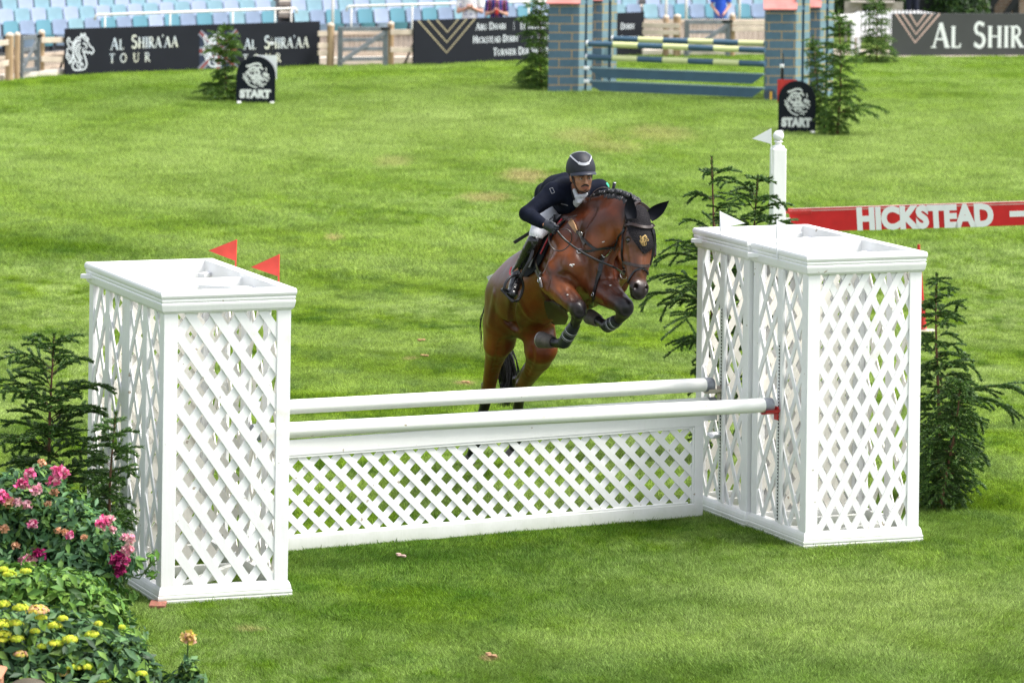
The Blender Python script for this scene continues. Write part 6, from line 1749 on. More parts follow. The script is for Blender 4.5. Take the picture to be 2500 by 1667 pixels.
# ------------------------------------------------------------------ the rider
SKIN = (.36, .165, .09); SKIND = (.26, .11, .06)
RT = thing('person', tuple(Vector(v3(1345, 540, 33.5))), 'rider in a navy jacket, white breeches and black helmet crouched over the jumping bay horse', 'person')
fw = np.array([math.sin(R(19)), -math.cos(R(19)), -.07]); fw /= np.linalg.norm(fw)
ux = np.array([-.035, 0.0, 1.0]); ux -= fw * (ux @ fw); ux /= np.linalg.norm(ux); rx = np.cross(ux, fw); rx = -rx if rx[0] < 0 else rx   # rx towards photo right
H0 = v3(1419.5, 430, 33.02)
def hd(x, y, z): return H0 + rx * x + fw * y + ux * z      # y forward, z up; eye level z=0
HXR = (rx, fw, ux)
Hd = Sculpt(.012)
S_, B2 = SKIN, SKIND
Hd.ell(hd(0, -.010, .035), (.074, .095, .092), HXR, S_)
Hd.ell(hd(0, .035, -.02), (.060, .056, .075), HXR, S_, k=.03)
Hd.ell(hd(0, .045, -.065), (.046, .042, .045), HXR, S_, k=.03)
Hd.ell(hd(0, .062, -.096), (.022, .020, .016), HXR, B2, k=.02)         # chin
for s in (1, -1):
    Hd.cone(hd(.064 * s, -.01, -.03), hd(.032 * s, .055, -.090), .018, .016, B2, k=.02)   # jaw
    Hd.ell(hd(.044 * s, .060, -.028), (.018, .016, .015), HXR, (.40, .19, .11), k=.02)    # cheekbone
    Hd.cone(hd(.012 * s, .088, .014), hd(.048 * s, .074, .014), .007, .007, S_, k=.012)   # brow ridge
    Hd.ell(hd(.031 * s, .096, -.004), (.017, .014, .010), HXR, (.16, .06, .035), k=.010, op='-')   # socket
    Hd.ell(hd(.079 * s, -.012, -.012), (.010, .022, .032), HXR, S_, k=.008)                # ear
    Hd.ell(hd(.013 * s, .103, -.040), (.008, .009, .007), HXR, S_, k=.006)                # nostril wing
Hd.chain([(hd(0, .090, .012), .008), (hd(0, .103, -.015), .0085), (hd(0, .113, -.036), .0105)], (.44, .22, .13), k=.010)
Hd.cone(hd(-.018, .088, -.066), hd(.018, .088, -.066), .007, .007, (.30, .10, .075), k=.006)
Hd.cone(hd(-.014, .086, -.077), hd(.014, .086, -.077), .0075, .0075, (.32, .115, .085), k=.006)
Hd.cone(hd(-.020, .096, -.0715), hd(.020, .096, -.0715), .0022, .0022, (.06, .02, .02), k=.003, op='-')
Hd.cone(hd(0, -.03, -.05), v3(1409, 480, 33.12), .056, .062, B2, k=.03)
# the rest of the body, under the clothes, in the same skin
def rp(px, py, Y): return v3(px, py, Y)
shR, elR, wrR = rp(1352, 472, 33.08), rp(1286, 522, 32.95), rp(1326, 547, 32.74)
shL, elL, wrL = rp(1464, 460, 33.24), rp(1500, 520, 33.30), rp(1492, 492, 33.02)
hpR, knR, anR = rp(1348, 512, 33.46), rp(1309, 572, 33.02), rp(1264, 664, 33.14)
hpL = hpR - hr * .26; knL = knR - hr * .66 + np.array([0, .05, 0]); anL = anR - hr * .60
BS = Sculpt(.05)
BS.p += Hd.p
BS.chain([(rp(1406, 474, 33.18), .065), (rp(1396, 480, 33.24), .08), (rp(1378, 472, 33.34), .09), (rp(1358, 480, 33.5), .09), (rp(1346, 503, 33.64), .10)], SKIN)
BS.cone(shR, shL, .06, .06, SKIN, k=.04)
BS.chain([(shR, .055), (elR, .040), (wrR, .027)], SKIN, k=.02); BS.chain([(shL, .055), (elL, .040), (wrL, .027)], SKIN, k=.02)
BS.chain([(hpR, .085), (knR, .050), (anR, .036)], SKIN, k=.03); BS.chain([(hpL, .085), (knL, .050), (anL, .036)], SKIN, k=.03)
BS.cone(anR, rp(1249, 715, 32.98), .034, .03, SKIN, k=.02); BS.cone(anL, anL + (rp(1249, 715, 32.98) - anR), .034, .03, SKIN, k=.02)
SKM = mat_attr('skin', rough=.5, spec=.4, noise=.06, scale=60, bump=.03, bscale=200)
b_, BV, BF = sculpt_obj('body', BS, .0055, SKM, RT, soft=.006, smooth=0)
# face details
DKH = mat('black_facial_hair', (.010, .008, .008), .6)
mb = MB()
for s in (1, -1):
    mb.tube([hd(.012 * s, .097, .013), hd(.028 * s, .094, .018), hd(.046 * s, .080, .013)], [.0035, .0042, .0022], 6)
mb.build('eyebrows', DKH, b_, smooth=True)
mb = MB()
for s in (1, -1): mb.tube([hd(.0 * s, .100, -.053), hd(.012 * s, .099, -.055), hd(.026 * s, .090, -.062), hd(.033 * s, .082, -.068)], [.004, .0058, .005, .002], 6)
mb.build('moustache', DKH, b_, smooth=True)
mb = MB()
for s in (1, -1): mb.tube([hd(.071 * s, .022, .0), hd(.069 * s, .028, -.03), hd(.063 * s, .038, -.062), hd(.042 * s, .064, -.098), hd(.012 * s, .080, -.108)], [.005, .007, .006, .006, .006], 6)
mb.ball(hd(0, .083, -.094), (.012, .005, .009), 8, 6)
mb.build('short_beard', mat('beard_stubble', (.06, .028, .018), .7), b_, smooth=True)
WEYE = mat('eye_white', (.28, .24, .22), .3); IRIS = mat('dark_iris', (.012, .007, .005), .1)
for s in (1, -1):
    mb = MB(); mb.ball(hd(.031 * s, .079, -.003), .0125, 14, 10); e = mb.build('eye', WEYE, b_, smooth=True)
    mb = MB(); mb.ball(hd(.031 * s, .079, -.003) + fw * .0095, .0052, 10, 8); mb.build('iris', IRIS, e, smooth=True) if False else mb.build('iris', IRIS, b_, smooth=True)
    mb = MB(); mb.tube([hd(.017 * s, .0855, .002), hd(.031 * s, .0905, .0055), hd(.045 * s, .084, .002)], [.003, .0055, .003], 6); mb.build('eyelid', mat('eyelid', SKIND, .5), b_, smooth=True)
# helmet
HELM = mat('navy_helmet_fabric', (.007, .009, .017), .6, var=.1, scale=40, bump=.05, bscale=400); HELMG = mat('grey_helmet_trim', (.42, .43, .47), .4)
HC = hd(0, -.018, .052)
tilt = Matrix.Rotation(R(-6), 3, Vector(rx))
def helmet():
    V = []; n, m = 36, 16
    for k, off in enumerate((0, -.012)):
        for j in range(m + 1):
            th = math.pi / 2 * j / m * 1.12
            for i in range(n):
                a = 2 * math.pi * i / n; ca, sa = math.cos(a), math.sin(a)
                r_x, r_y, r_z = .112 + off, .132 + off, .136 + off
                q = rx * (r_x * math.sin(th) * ca) + fw * (r_y * math.sin(th) * sa) + ux * (r_z * math.cos(th))
                if j > m * .86:
                    pass
                V.append(Vector(HC) + tilt @ Vector(q))
    F = []; o = (m + 1) * n
    for j in range(m):
        for i in range(n):
            a = j * n + i; b = j * n + (i + 1) % n; F.append((a, a + n, b + n, b)); F.append((o + a, o + b, o + b + n, o + a + n))
    for i in range(n): a = m * n + i; b = m * n + (i + 1) % n; F.append((a, a + o, b + o, b))
    mb = MB(); mb.add(V, F); h = mb.build('helmet', HELM, b_, smooth=True, angle=60)
    # peak
    V = []; nn = 17
    for k in range(2):
        for j in range(4):
            f = j / 3
            for i in range(nn):
                a = R(22 + 136 * i / (nn - 1)); ca, sa = math.cos(a), math.sin(a)
                ext_ = .052 * f * (math.sin(math.pi * (i + .6) / (nn + .2)) ** .6)
                q = rx * ((.108 + ext_ * .35) * ca) + fw * ((.128 + ext_) * sa) + ux * (-.012 - .020 * f * f - .012 * (abs(ca) ** 2) - (.005 if k else 0))
                V.append(Vector(HC) + tilt @ Vector(q))
    F = []; o = 4 * nn
    for j in range(3):
        for i in range(nn - 1):
            a = j * nn + i; F.append((a, a + 1, a + nn + 1, a + nn)); F.append((o + a, o + a + nn, o + a + nn + 1, o + a + 1))
    for i in range(nn - 1): a = 3 * nn + i; F.append((a, a + 1, a + 1 + o, a + o))
    mb = MB(); mb.add(V, F); mb.build('peak', mat('helmet_peak', (.014, .017, .030), .5), h, smooth=True, angle=60)
    hb = BVHTree.FromPolygons([v.co.copy() for v in h.data.vertices], [tuple(p.vertices) for p in h.data.polygons])
    mb = MB()
    strap(mb, hb, [(1392, 381), (1399, 376), (1408, 373), (1419, 371.8), (1430, 372.8), (1438, 376), (1442.5, 380)], .0065, .004, .002)
    strap(mb, hb, [(1392, 380), (1399, 387), (1407, 394), (1414, 399)], .011, .004, .002)
    strap(mb, hb, [(1442, 379), (1442.5, 386), (1440, 393), (1436, 399)], .010, .004, .002)
    strap(mb, hb, [(1413, 398.5), (1419, 401), (1429, 401.5), (1437, 398.5)], .022, .004, .003)
    mb.build('grey_trim', HELMG, h)
    mb = MB()
    for s in (1, -1):
        mb.tube([hd(.090 * s, .0, .03), hd(.080 * s, .012, -.01), hd(.068 * s, .030, -.055), hd(.045 * s, .058, -.100), hd(.015 * s, .066, -.118), hd(0, .066, -.120)], [.005, .005, .005, .005, .005, .006], 6)
        mb.tube([hd(.088 * s, -.05, .02), hd(.080 * s, -.02, -.025), hd(.068 * s, .028, -.052)], .0045, 6)
    mb.build('chin_strap', LEAB, h, smooth=True)
helmet()
# jacket
NAVY = mat('navy_jacket_cloth', (.005, .0075, .018), .8, var=.35, scale=14, bump=1.0, bscale=9, spec=.12)
J = Sculpt(.035)
J.chain([(rp(1398, 484, 33.20), .135), (rp(1384, 468, 33.32), .150), (rp(1362, 470, 33.46), .140), (rp(1348, 488, 33.62), .135)], None)
J.cone(rp(1385, 500, 33.25), rp(1352, 505, 33.55), .085, .10, None)
J.cone(shR, shL, .078, .066, None, k=.05)
J.cone(rp(1376, 462, 33.2), shR, .09, .078, None, k=.04)
J.chain([(shR, .078), ((shR * .45 + elR * .55), .064), (elR, .056)], None, k=.03)
J.chain([(elR, .056), (elR * .5 + wrR * .5, .053), (wrR * 1.0 + (elR - wrR) * .07, .042)], None, k=.02)
J.chain([(shL, .068), (elL, .056), (wrL, .042)], None, k=.03)
J.cone(rp(1330, 470, 33.62), rp(1322, 500, 33.75), .075, .05, None, k=.04)
# neckline opening and cuff
Vc = rp(1414, 478, 33.00)
J.cone(rp(1411, 462, 33.0), rp(1413, 492, 33.0), .060, .012, None, k=.008, op='-')
J.ell(hd(0, -.02, -.06), (.075, .085, .075), HXR, None, k=.01, op='-')
jv, jf = J.mesh(.007); jv = smooth_verts(jv, jf, 1)
jack = np_mesh('jacket', jv, jf, NAVY, b_, None, smooth=True)
JB = BVHTree.FromPolygons([Vector(v) for v in jv], [tuple(f) for f in jf])
mb = MB(); h, n = ray_to(JB, 1472, 453)
strap(mb, JB, [(1480, 447), (1486, 456)], .030, .002, .003); 
if mb.n: mb.build('green_sleeve_patch', mat('green_patch', (.03, .33, .22), .6), jack)
mb = MB(); strap(mb, JB, [(1485, 449), (1489, 455)], .014, .002, .006)
if mb.n: mb.build('white_sleeve_patch', mat('white_patch', (.7, .7, .7), .6), jack)
mb = MB()
for a, b in (((1342, 461), (1349, 459)), ((1349, 459), (1354, 470)), ((1354, 470), (1347, 473)), ((1347, 473), (1342, 461))): strap(mb, JB, [a, b], .003, .002, .002, n=2)
mb.build('pocket_outline', mat('grey_stitch', (.22, .23, .26), .6), jack)
mb = MB()
for pts in ([(1396, 455), (1399, 470), (1404, 486), (1412, 500)], [(1436, 466), (1430, 480), (1421, 492), (1413, 501)]): strap(mb, JB, pts, .030, .006, .003)
mb.build('lapel', mat('dark_lapel', (.005, .006, .012), .7), jack, smooth=True)
mb = MB(); strap(mb, JB, [(1369, 497), (1378, 499), (1387, 502)], .008, .002, .002); 
if mb.n: mb.build('chest_badge', mat('grey_badge', (.18, .18, .20), .6), jack)
mb = MB(); strap(mb, JB, [(1412, 501), (1404, 511), (1396, 516)], .006, .003, .002); 
if mb.n: mb.build('front_seam', mat('seam_black', (.003, .003, .006), .7), jack)
# shirt front
SHIRT = mat('white_shirt', (.50, .51, .55), .7, var=.15, scale=30, bump=.25, bscale=25)
Sh = Sculpt(.015)
Sh.chain([(rp(1410, 474, 33.12), .050), (rp(1412, 490, 33.10), .056)], None); Sh.cone(rp(1403, 466, 33.02), rp(1412, 494, 32.99), .018, .012, None); Sh.cone(rp(1430, 474, 33.02), rp(1414, 494, 32.99), .018, .012, None)
Sh.ell(rp(1414, 486, 33.03), (.032, .018, .042), None, None, k=.015); Sh.cone(rp(1408, 480, 32.995), rp(1422, 478, 32.99), .014, .014, None)
sv, sf = Sh.mesh(.006); np_mesh('shirt', smooth_verts(sv, sf, 1), sf, SHIRT, b_, None, smooth=True)
# breeches
BR = mat('white_breeches', (.74, .745, .79), .7, var=.08, scale=12, bump=.2, bscale=14)
Br = Sculpt(.04)
Br.ell(rp(1343, 506, 33.64), (.16, .15, .13), None, None)
Br.chain([(hpR, .118), (hpR * .5 + knR * .5, .090), (knR, .056)], None); Br.chain([(hpL, .105), (knL, .062)], None)
Br.cone(rp(1352, 510, 33.38), rp(1346, 540, 33.30), .06, .06, None)
v_, f_ = Br.mesh(.009); np_mesh('breeches', smooth_verts(v_, f_, 1), f_, BR, b_, None, smooth=True)
# boots
BOOT = mat('black_boot_leather', (.006, .006, .007), .20, var=.2, scale=8, spec=.5, coat=.25, bump=.12, bscale=22)
def boot(off, side):
    o_ = np.array(off); Bt = Sculpt(.02)
    k0 = rp(1305, 589, 33.01) + o_; a0 = anR + o_
    Bt.chain([(k0, .059), (k0 * .72 + a0 * .28, .057), (k0 * .4 + a0 * .6, .050), (a0 + (k0 - a0) * .10, .045), (a0, .044)], None)
    heel = rp(1268, 688, 33.16) + o_; toe = rp(1250, 716, 32.97) + o_; ball = rp(1255, 702, 33.02) + o_
    Bt.chain([(a0, .045), (ball, .044), (toe, .036)], None); Bt.cone(a0, heel, .040, .030, None); Bt.cone(heel, ball, .028, .036, None)
    Bt.ell(toe, (.046, .05, .034), None, None)
    for i in range(3):
        c = a0 + (k0 - a0) * (.02 + .05 * i); Bt.cone(c + np.array([-.06, -.03, .01]), c + np.array([.05, -.04, -.01]), .006, .005, None, k=.012, op='-')
    top_ = k0 + (k0 - a0) * .12
    Bt.cone(top_ + (k0 - a0) * .22, top_ + (k0 - a0) * .05, .12, .09, None, k=.004, op='-') if False else None
    v, f = Bt.mesh(.007); bo = np_mesh('boot', smooth_verts(v, f, 1), f, BOOT, b_, None, smooth=True)
    # stirrup
    return bo, ball, toe
bo, ball, toe = boot((0, 0, 0), 1); boot(tuple(-hr * .63 + np.array([0, .03, 0])), -1)
# spur
mb = MB(); mb.tube([rp(1252, 668, 33.12), rp(1259, 672, 33.05), rp(1270, 674, 33.05)], .005, 6); mb.build('spur', STEELM, bo, smooth=True)
# stirrup iron and leather hang from the saddle
def stirrup():
    P = [(1241, 710), (1234, 707), (1231, 704), (1234, 692), (1242, 680), (1251, 674), (1262, 673), (1271, 678), (1276, 690), (1277, 702), (1273, 718), (1266, 731), (1259, 736)]
    mb = MB(); mb.tube([Vector(q) for q in spline([tuple(v3(x, y, 32.93 + .0035 * (x - 1231))) for x, y in P], 4)], .011, 10); st = mb.build('stirrup', LEAB, saddle, smooth=True)
    a, b, c, d = v3(1223, 708, 32.93), v3(1251, 737, 32.90), v3(1262, 734, 33.02), v3(1232, 702, 33.05)
    mb = MB()
    for f in (0, .33, .66, 1.0): mb.beam(a + (d - a) * f * .6, b + (c - b) * f * .6, .012, .012)
    mb.beam(a, d, .01, .012); mb.beam(b, c, .01, .012); mb.beam((a + b) / 2, (c + d) / 2, .012, .010); mb.build('stirrup_tread', LEAB, st, bevel=.003)
    mb = MB(); pts = spline([tuple(v3(*q)) for q in ((1269, 680, 32.98), (1279, 662, 32.96), (1290, 642, 32.95), (1299, 620, 32.97), (1303, 598, 33.0))], 4)
    mb.tube([Vector(p) for p in pts], .013, 8, flat=.3, upv=(0, 1, 0)); mb.build('stirrup_leather', LEAB, st, smooth=True)
stirrup()
# hands in gloves
GLV = mat('black_glove_leather', (.016, .019, .028), .45, var=.3, scale=50, bump=.2, bscale=60)
def glove(w, k, thumb_dir, name='glove'):
    """closed hand round the rein: w wrist, k knuckle centre"""
    w = np.array(w); k = np.array(k); d = k - w; L = np.linalg.norm(d); d /= L
    up = np.array([0, 0, 1.0]); up -= d * (up @ d); up /= np.linalg.norm(up); sd = np.cross(d, up); sd = sd if sd[1] < 0 else -sd    # sd towards the camera
    G = Sculpt(.010); G.cone(w - d * .012, w + d * .02, .033, .031, None, k=.01)
    G.cone(w + d * .01, k, .030, .036, None, k=.02); G.cone(w + d * .02 + up * .012, k + up * .018, .022, .020, None, k=.015); G.cone(w + d * .02 - up * .010, k - up * .020, .022, .018, None, k=.015)
    for i, (o, l) in enumerate(((.028, 1.0), (.009, 1.08), (-.010, 1.0), (-.028, .82))):
        kn = k + up * o + sd * .012; m1 = kn + d * .028 * l + sd * .004; m2 = m1 - sd * .026 * l + d * .004 - up * .004; m3 = m2 - d * .024 * l - sd * .004
        G.chain([(kn, .0108), (m1, .0100), (m2, .0094), (m3, .0085)], None, k=.003)
    tb = w + d * .035 + up * .022 + sd * .01; t1 = tb + d * .022 + up * .016; t2 = t1 + d * .028 - sd * .004; G.chain([(tb, .013), (t1, .0115), (t2, .0095)], None, k=.006)
    v, f = G.mesh(.0035); return np_mesh(name, smooth_verts(v, f, 1), f, GLV, b_, None, smooth=True)
glove(rp(1330, 547, 32.75), rp(1350, 557, 32.71), 1); glove(wrL, rp(1494, 478, 32.95), 1)
mb = MB(); mb.tube([wrR + (elR - wrR) * .02, wrR + (rp(1330, 547, 32.75) - wrR) * .6], .030, 12); 
# whip
WT = thing('riding_whip', tuple(v3(1499, 452, 32.95)), 'short black whip in the rider\'s left hand, its flat end behind his knee', 'whip')
mb = MB(); mb.tube([v3(1500, 447, 32.95), v3(1496, 470, 32.98), v3(1480, 490, 33.05)], [.013, .012, .010], 10); mb.build('handle', LEAB, WT, smooth=True)
mb = MB(); mb.tube([v3(1480, 490, 33.05), v3(1400, 535, 33.2), v3(1310, 560, 33.42)], [.006, .005, .004], 8); mb.build('shaft', LEAB, WT, smooth=True)
mb = MB(); mb.prism([(-.155, -.014), (-.15, .0), (-.155, .012), (.0, .012), (.06, .004), (.06, -.006), (.0, -.014)], v3(1295, 567, 33.40), (.86, 0, .56), (-.56, 0, .86), .008); mb.build('flat_end', LEAB, WT, bevel=.002)
mb = MB(); mb.tube([v3(1501, 445.5, 32.95), v3(1500.6, 448, 32.95)], .0125, 10); mb.build('silver_cap', STEELM, WT, smooth=True)
# ------------------------------------------------------------------ fir saplings
BARK = mat('fir_bark', (.17, .085, .045), .85, var=.5, scale=25, bump=.4, bscale=60)
NEED = mat_attr('fir_needles', rough=.45, spec=.4, noise=.25, scale=6, bump=0, trans=.12)
def arr(v): return np.array(v, float)
def fir(base, top, spec, label, seed, cols, needle=.027, nw=.0028, dens=1.0, group='cut fir saplings stood beside the jumps', lean=None, shoots=1.0, drop=.35, extra=()):
    """spec: list of (height fraction, branch length) profile; asym: function(angle)->factor"""
    rs = np.random.default_rng(seed); base = arr(base); top = arr(top); H_ = top[2] - base[2]
    T = thing('fir_tree', tuple(base), label, 'fir tree', group)
    def tp(f): return base + (top - base) * f + np.array([math.sin(f * 5 + seed) * .012, math.cos(f * 4) * .012, 0]) * H_
    tm = MB(); tm.tube([tuple(tp(f)) for f in np.linspace(0, 1, 14)], [max(.003, (.017 * (1 - f) + .004) * (H_ / 2.0) ** .5) for f in np.linspace(0, 1, 14)], 8)
    SH = []   # shoots: list of polylines with needle scale
    asym = lean or (lambda a, f: 1.0)
    hs = []
    f = .04
    while f < .985:
        hs.append(f); f += (.066 + .042 * f) * (1.0 / max(H_, .9)) ** .5 * (1.5 / 1.5)
    prof_f = [p[0] for p in spec]; prof_l = [p[1] for p in spec]
    jobs = []
    for hf_ in hs:
        L0 = np.interp(hf_, prof_f, prof_l); nb = int(round((5 if hf_ > .7 else 6) * shoots)) if L0 > .02 else 0
        a0 = rs.random() * 6.28
        for b in range(nb):
            a = a0 + b * 6.283 / nb + rs.normal(0, .25); L = L0 * asym(a, hf_) * (.42 + .66 * rs.random())
            if L < .03: continue
            jobs.append((min(.98, max(.02, hf_ + rs.normal(0, .022))), a, L))
    jobs += list(extra)
    for (hf_, a, L) in jobs:
        p = tp(hf_).copy(); d = np.array([math.cos(a), math.sin(a), .15 + .75 * hf_ ** 1.5 - .1]); n = max(4, int(L / .05)); st = L / n; pts = [p.copy()]
        for i in range(n):
            t = (i + 1) / n; dd = d.copy(); dd[2] += .12 - drop * 2.6 * (t - .15) ** 2 * 1.3 + rs.normal(0, .10); dd[:2] += rs.normal(0, .11, 2)
            dd /= np.linalg.norm(dd); p = p + dd * st; pts.append(p.copy())
        pts = np.array(pts)
        tm.tube([tuple(q) for q in pts], [max(.0012, .0040 * (1 - i / len(pts)) * min(1, L / .5) + .0010) for i in range(len(pts))], 5)
        SH.append(pts[max(0, len(pts) // 4):])
        side = 1
        for i in range(1, len(pts)):
            for _ in range(1 if rs.random() < .75 else 2):
                side = -side
                t = i / (len(pts) - 1); l = (.07 + .58 * L * (1 - .70 * t) * t ** .3) * (.45 + .8 * rs.random()); l = min(l, .34)
                dirv = pts[i] - pts[i - 1]; dirv /= np.linalg.norm(dirv); sd = np.cross(dirv, [0, 0, 1]); sd /= max(np.linalg.norm(sd), 1e-6)
                q = pts[i].copy(); m = max(3, int(l / .03)); poly = [q.copy()]; dd = dirv * .75 + sd * side * .85 + np.array([0, 0, -.16 + rs.normal(0, .16)])
                for k in range(m):
                    e = dd.copy(); e[2] += -.30 * (k / m) ** 1.0 * drop / .35 + .0; e /= np.linalg.norm(e); q = q + e * (l / m); poly.append(q.copy())
                SH.append(np.array(poly))
    tm.build('trunk', BARK, T, smooth=True)
    # leading shoot
    SH.append(np.array([tp(x) for x in np.linspace(.90, 1.0, 5)]))
    A = np.concatenate([q[:-1] for q in SH]); B = np.concatenate([q[1:] for q in SH])
    L = np.linalg.norm(B - A, axis=1); cnt = np.maximum(2, (L * 1150 * dens)).astype(int)
    idx = np.repeat(np.arange(len(A)), cnt); N = len(idx); t = rs.random(N)[:, None]
    P = A[idx] + (B[idx] - A[idx]) * t; D = (B[idx] - A[idx]) / L[idx][:, None]
    r = rs.normal(size=(N, 3)); r -= D * (r * D).sum(1)[:, None]; r /= np.linalg.norm(r, axis=1)[:, None]; r[:, 2] = np.where(r[:, 2] < 0, r[:, 2] * .6, r[:, 2])
    nd = D * .9 + r * .75; nd /= np.linalg.norm(nd, axis=1)[:, None]; ln = needle * (.7 + .5 * rs.random(N))[:, None]
    s = np.cross(nd, rs.normal(size=(N, 3))); s /= np.linalg.norm(s, axis=1)[:, None]; w = nw * (.8 + .5 * rs.random(N))[:, None]
    V = np.stack([P - s * w, P + s * w, P + nd * ln * .6 + s * w * .8, P + nd * ln], 1).reshape(-1, 3)
    i = np.arange(N) * 4; F = np.stack([i, i + 1, i + 2, i + 3], 1)
    cols = np.array(cols); ci = cols[rs.integers(0, len(cols), N)] * (.7 + .6 * rs.random((N, 1)))
    zf = ((P[:, 2] - base[2]) / H_)[:, None]
    np_mesh('needles', V, F, NEED, T, np.repeat(ci, 4, 0)); return T
GREEN = [(.045, .105, .022), (.068, .145, .026), (.026, .068, .016), (.11, .20, .034)]
GREENF = [(.07, .15, .025), (.11, .22, .03), (.045, .10, .022), (.17, .29, .04)]
def fbase(px, Y): return pz(px, Y, 0)
FIRS = not DEV.get('nofir')
if FIRS:
    # near trees
    fir(fbase(128, 29.85), at(127, 815, 29.85), [(0, .10), (.25, .55), (.45, .52), (.7, .42), (.88, .36), (1, .10)], 'dark fir sapling left of the left lattice wing, behind the roses', 21, GREEN, drop=.30)
    fir(fbase(262, 28.75), at(282, 1005, 28.75), [(0, .05), (.4, .18), (.7, .20), (1, .06)], 'thin fir branch standing close against the left side of the left wing', 33, GREEN, dens=.9)
    fir(fbase(1722, 35.3), at(1742, 383, 35.3), [(0, .08), (.30, .14), (.38, .20), (.43, .70), (.6, .60), (.72, .40), (.88, .26), (1, .06)], 'tall fir sapling with a bare leader behind the right lattice wing, nearest the horse', 5, GREEN, shoots=.66, drop=.42)
    fir(fbase(1832, 35.7), at(1847, 428, 35.7), [(0, .1), (.4, .2), (.6, .40), (.8, .42), (.93, .30), (1, .06)], 'shorter fir sapling behind the right lattice wing, in front of the white post', 8, GREEN, shoots=.9, drop=.42)
    fir(fbase(2285, 33.6), at(2292, 668, 33.6), [(0, .18), (.12, .34), (.3, .42), (.5, .36), (.7, .26), (.86, .26), (1, .05)], 'fir sapling with a sparse top at the right of the right lattice wing', 13, GREEN, drop=.46, lean=lambda a, f: 1.0 if math.cos(a) > -.2 else .6, extra=((.44, -.1, .78), (.40, .15, .62)))
    fir(fbase(2300, 33.2), at(2345, 930, 33.2), [(0, .20), (.3, .30), (.6, .26), (1, .08)], 'low bushy fir at the right of the right lattice wing', 17, GREEN, drop=.50)
    # far trees
    fir(fbase(556, 73.7), at(545, 58, 73.7), [(0, .30), (.12, .55), (.26, .42), (.36, .16), (.46, .25), (.58, .46), (.75, .30), (.9, .12), (1, .05)], 'light green fir sapling beside the left START board', 3, GREENF, needle=.045, nw=.0045, dens=.42, drop=.25)
    fir(fbase(1322, 77.4), at(1318, -22, 77.4), [(0, .30), (.1, .75), (.28, .30), (.5, .42), (.7, .42), (.9, .25), (1, .05)], 'fir sapling against the left side of the blue brick pillar', 9, GREENF, needle=.045, nw=.0045, dens=.38, lean=lambda a, f: 1.0 if math.cos(a) < 0 else .35)
    fir(fbase(2046, 67.9), at(2052, 28, 67.9), [(0, .18), (.15, .36), (.35, .32), (.5, .38), (.7, .32), (.88, .18), (1, .05)], 'large fir sapling right of the right START board', 12, GREENF, needle=.040, nw=.004, dens=.45, extra=((.22, .1, .75), (.2, -.3, .6)))
    fir(fbase(2012, 68.9), at(1984, 88, 68.9), [(0, .08), (.5, .14), (.8, .20), (1, .05)], 'fir sapling overlapping the right edge of the right START board', 14, GREENF, needle=.040, nw=.004, dens=.42)
    fir(fbase(2139, 85.6), at(2141, -6, 85.6), [(0, .30), (.15, .50), (.4, .30), (.7, .28), (.9, .18), (1, .05)], 'fir sapling in front of the white picket fence', 19, GREENF, needle=.04, nw=.005, dens=.22)

# ------------------------------------------------------------------ flower border at the near left corner
LEAFR = mat_attr('rose_leaf', rough=.5, spec=.28, noise=.3, scale=9, bump=0, trans=.22)
PETAL = mat_attr('petal', rough=.6, spec=.2, noise=.12, scale=30, bump=0, trans=.3)
STEMG = mat('green_stem', (.07, .13, .03), .6, var=.3)
TERRA = mat('terracotta', (.50, .24, .14), .8, var=.25, scale=6)
rngF = np.random.default_rng(77)
def bloom(name, c, r, cols, parent, n=5, openness=.6, rng=rngF):
    """ruffled rose: rings of cupped petals"""
    c = arr(c); n = 64
    d = rng.normal(size=(n, 3)); d[:, 2] += .5; d /= np.linalg.norm(d, axis=1)[:, None]; rr = r * (.35 + .65 * rng.random(n)) * np.where(rng.random(n) > .9, 1.25, 1.0)
    P = c + d * rr[:, None] * np.array([1, 1, .85]); nr = d * .5 + rng.normal(0, .6, (n, 3)); nr /= np.linalg.norm(nr, axis=1)[:, None]
    t = np.cross(nr, rng.normal(size=(n, 3))); t /= np.linalg.norm(t, axis=1)[:, None]; b = np.cross(nr, t); w = (r * .34 * (.7 + .6 * rng.random(n)))[:, None]
    V = np.stack([P - t * w, P - b * w + nr * w * .5, P + t * w, P + b * w + nr * w * .5, P - nr * w * .15], 1).reshape(-1, 3); i = np.arange(n) * 5
    F = np.concatenate([np.stack([i, i + 1, i + 4], 1), np.stack([i + 1, i + 2, i + 4], 1), np.stack([i + 2, i + 3, i + 4], 1), np.stack([i + 3, i, i + 4], 1)])
    cl = np.array(cols)[rng.integers(0, len(cols), n)] * (.55 + .55 * (rr / r)[:, None]) * (.85 + .3 * rng.random((n, 1)))
    return np_mesh(name, V, F, PETAL, parent, np.clip(np.repeat(cl, 5, 0), 0, 1))
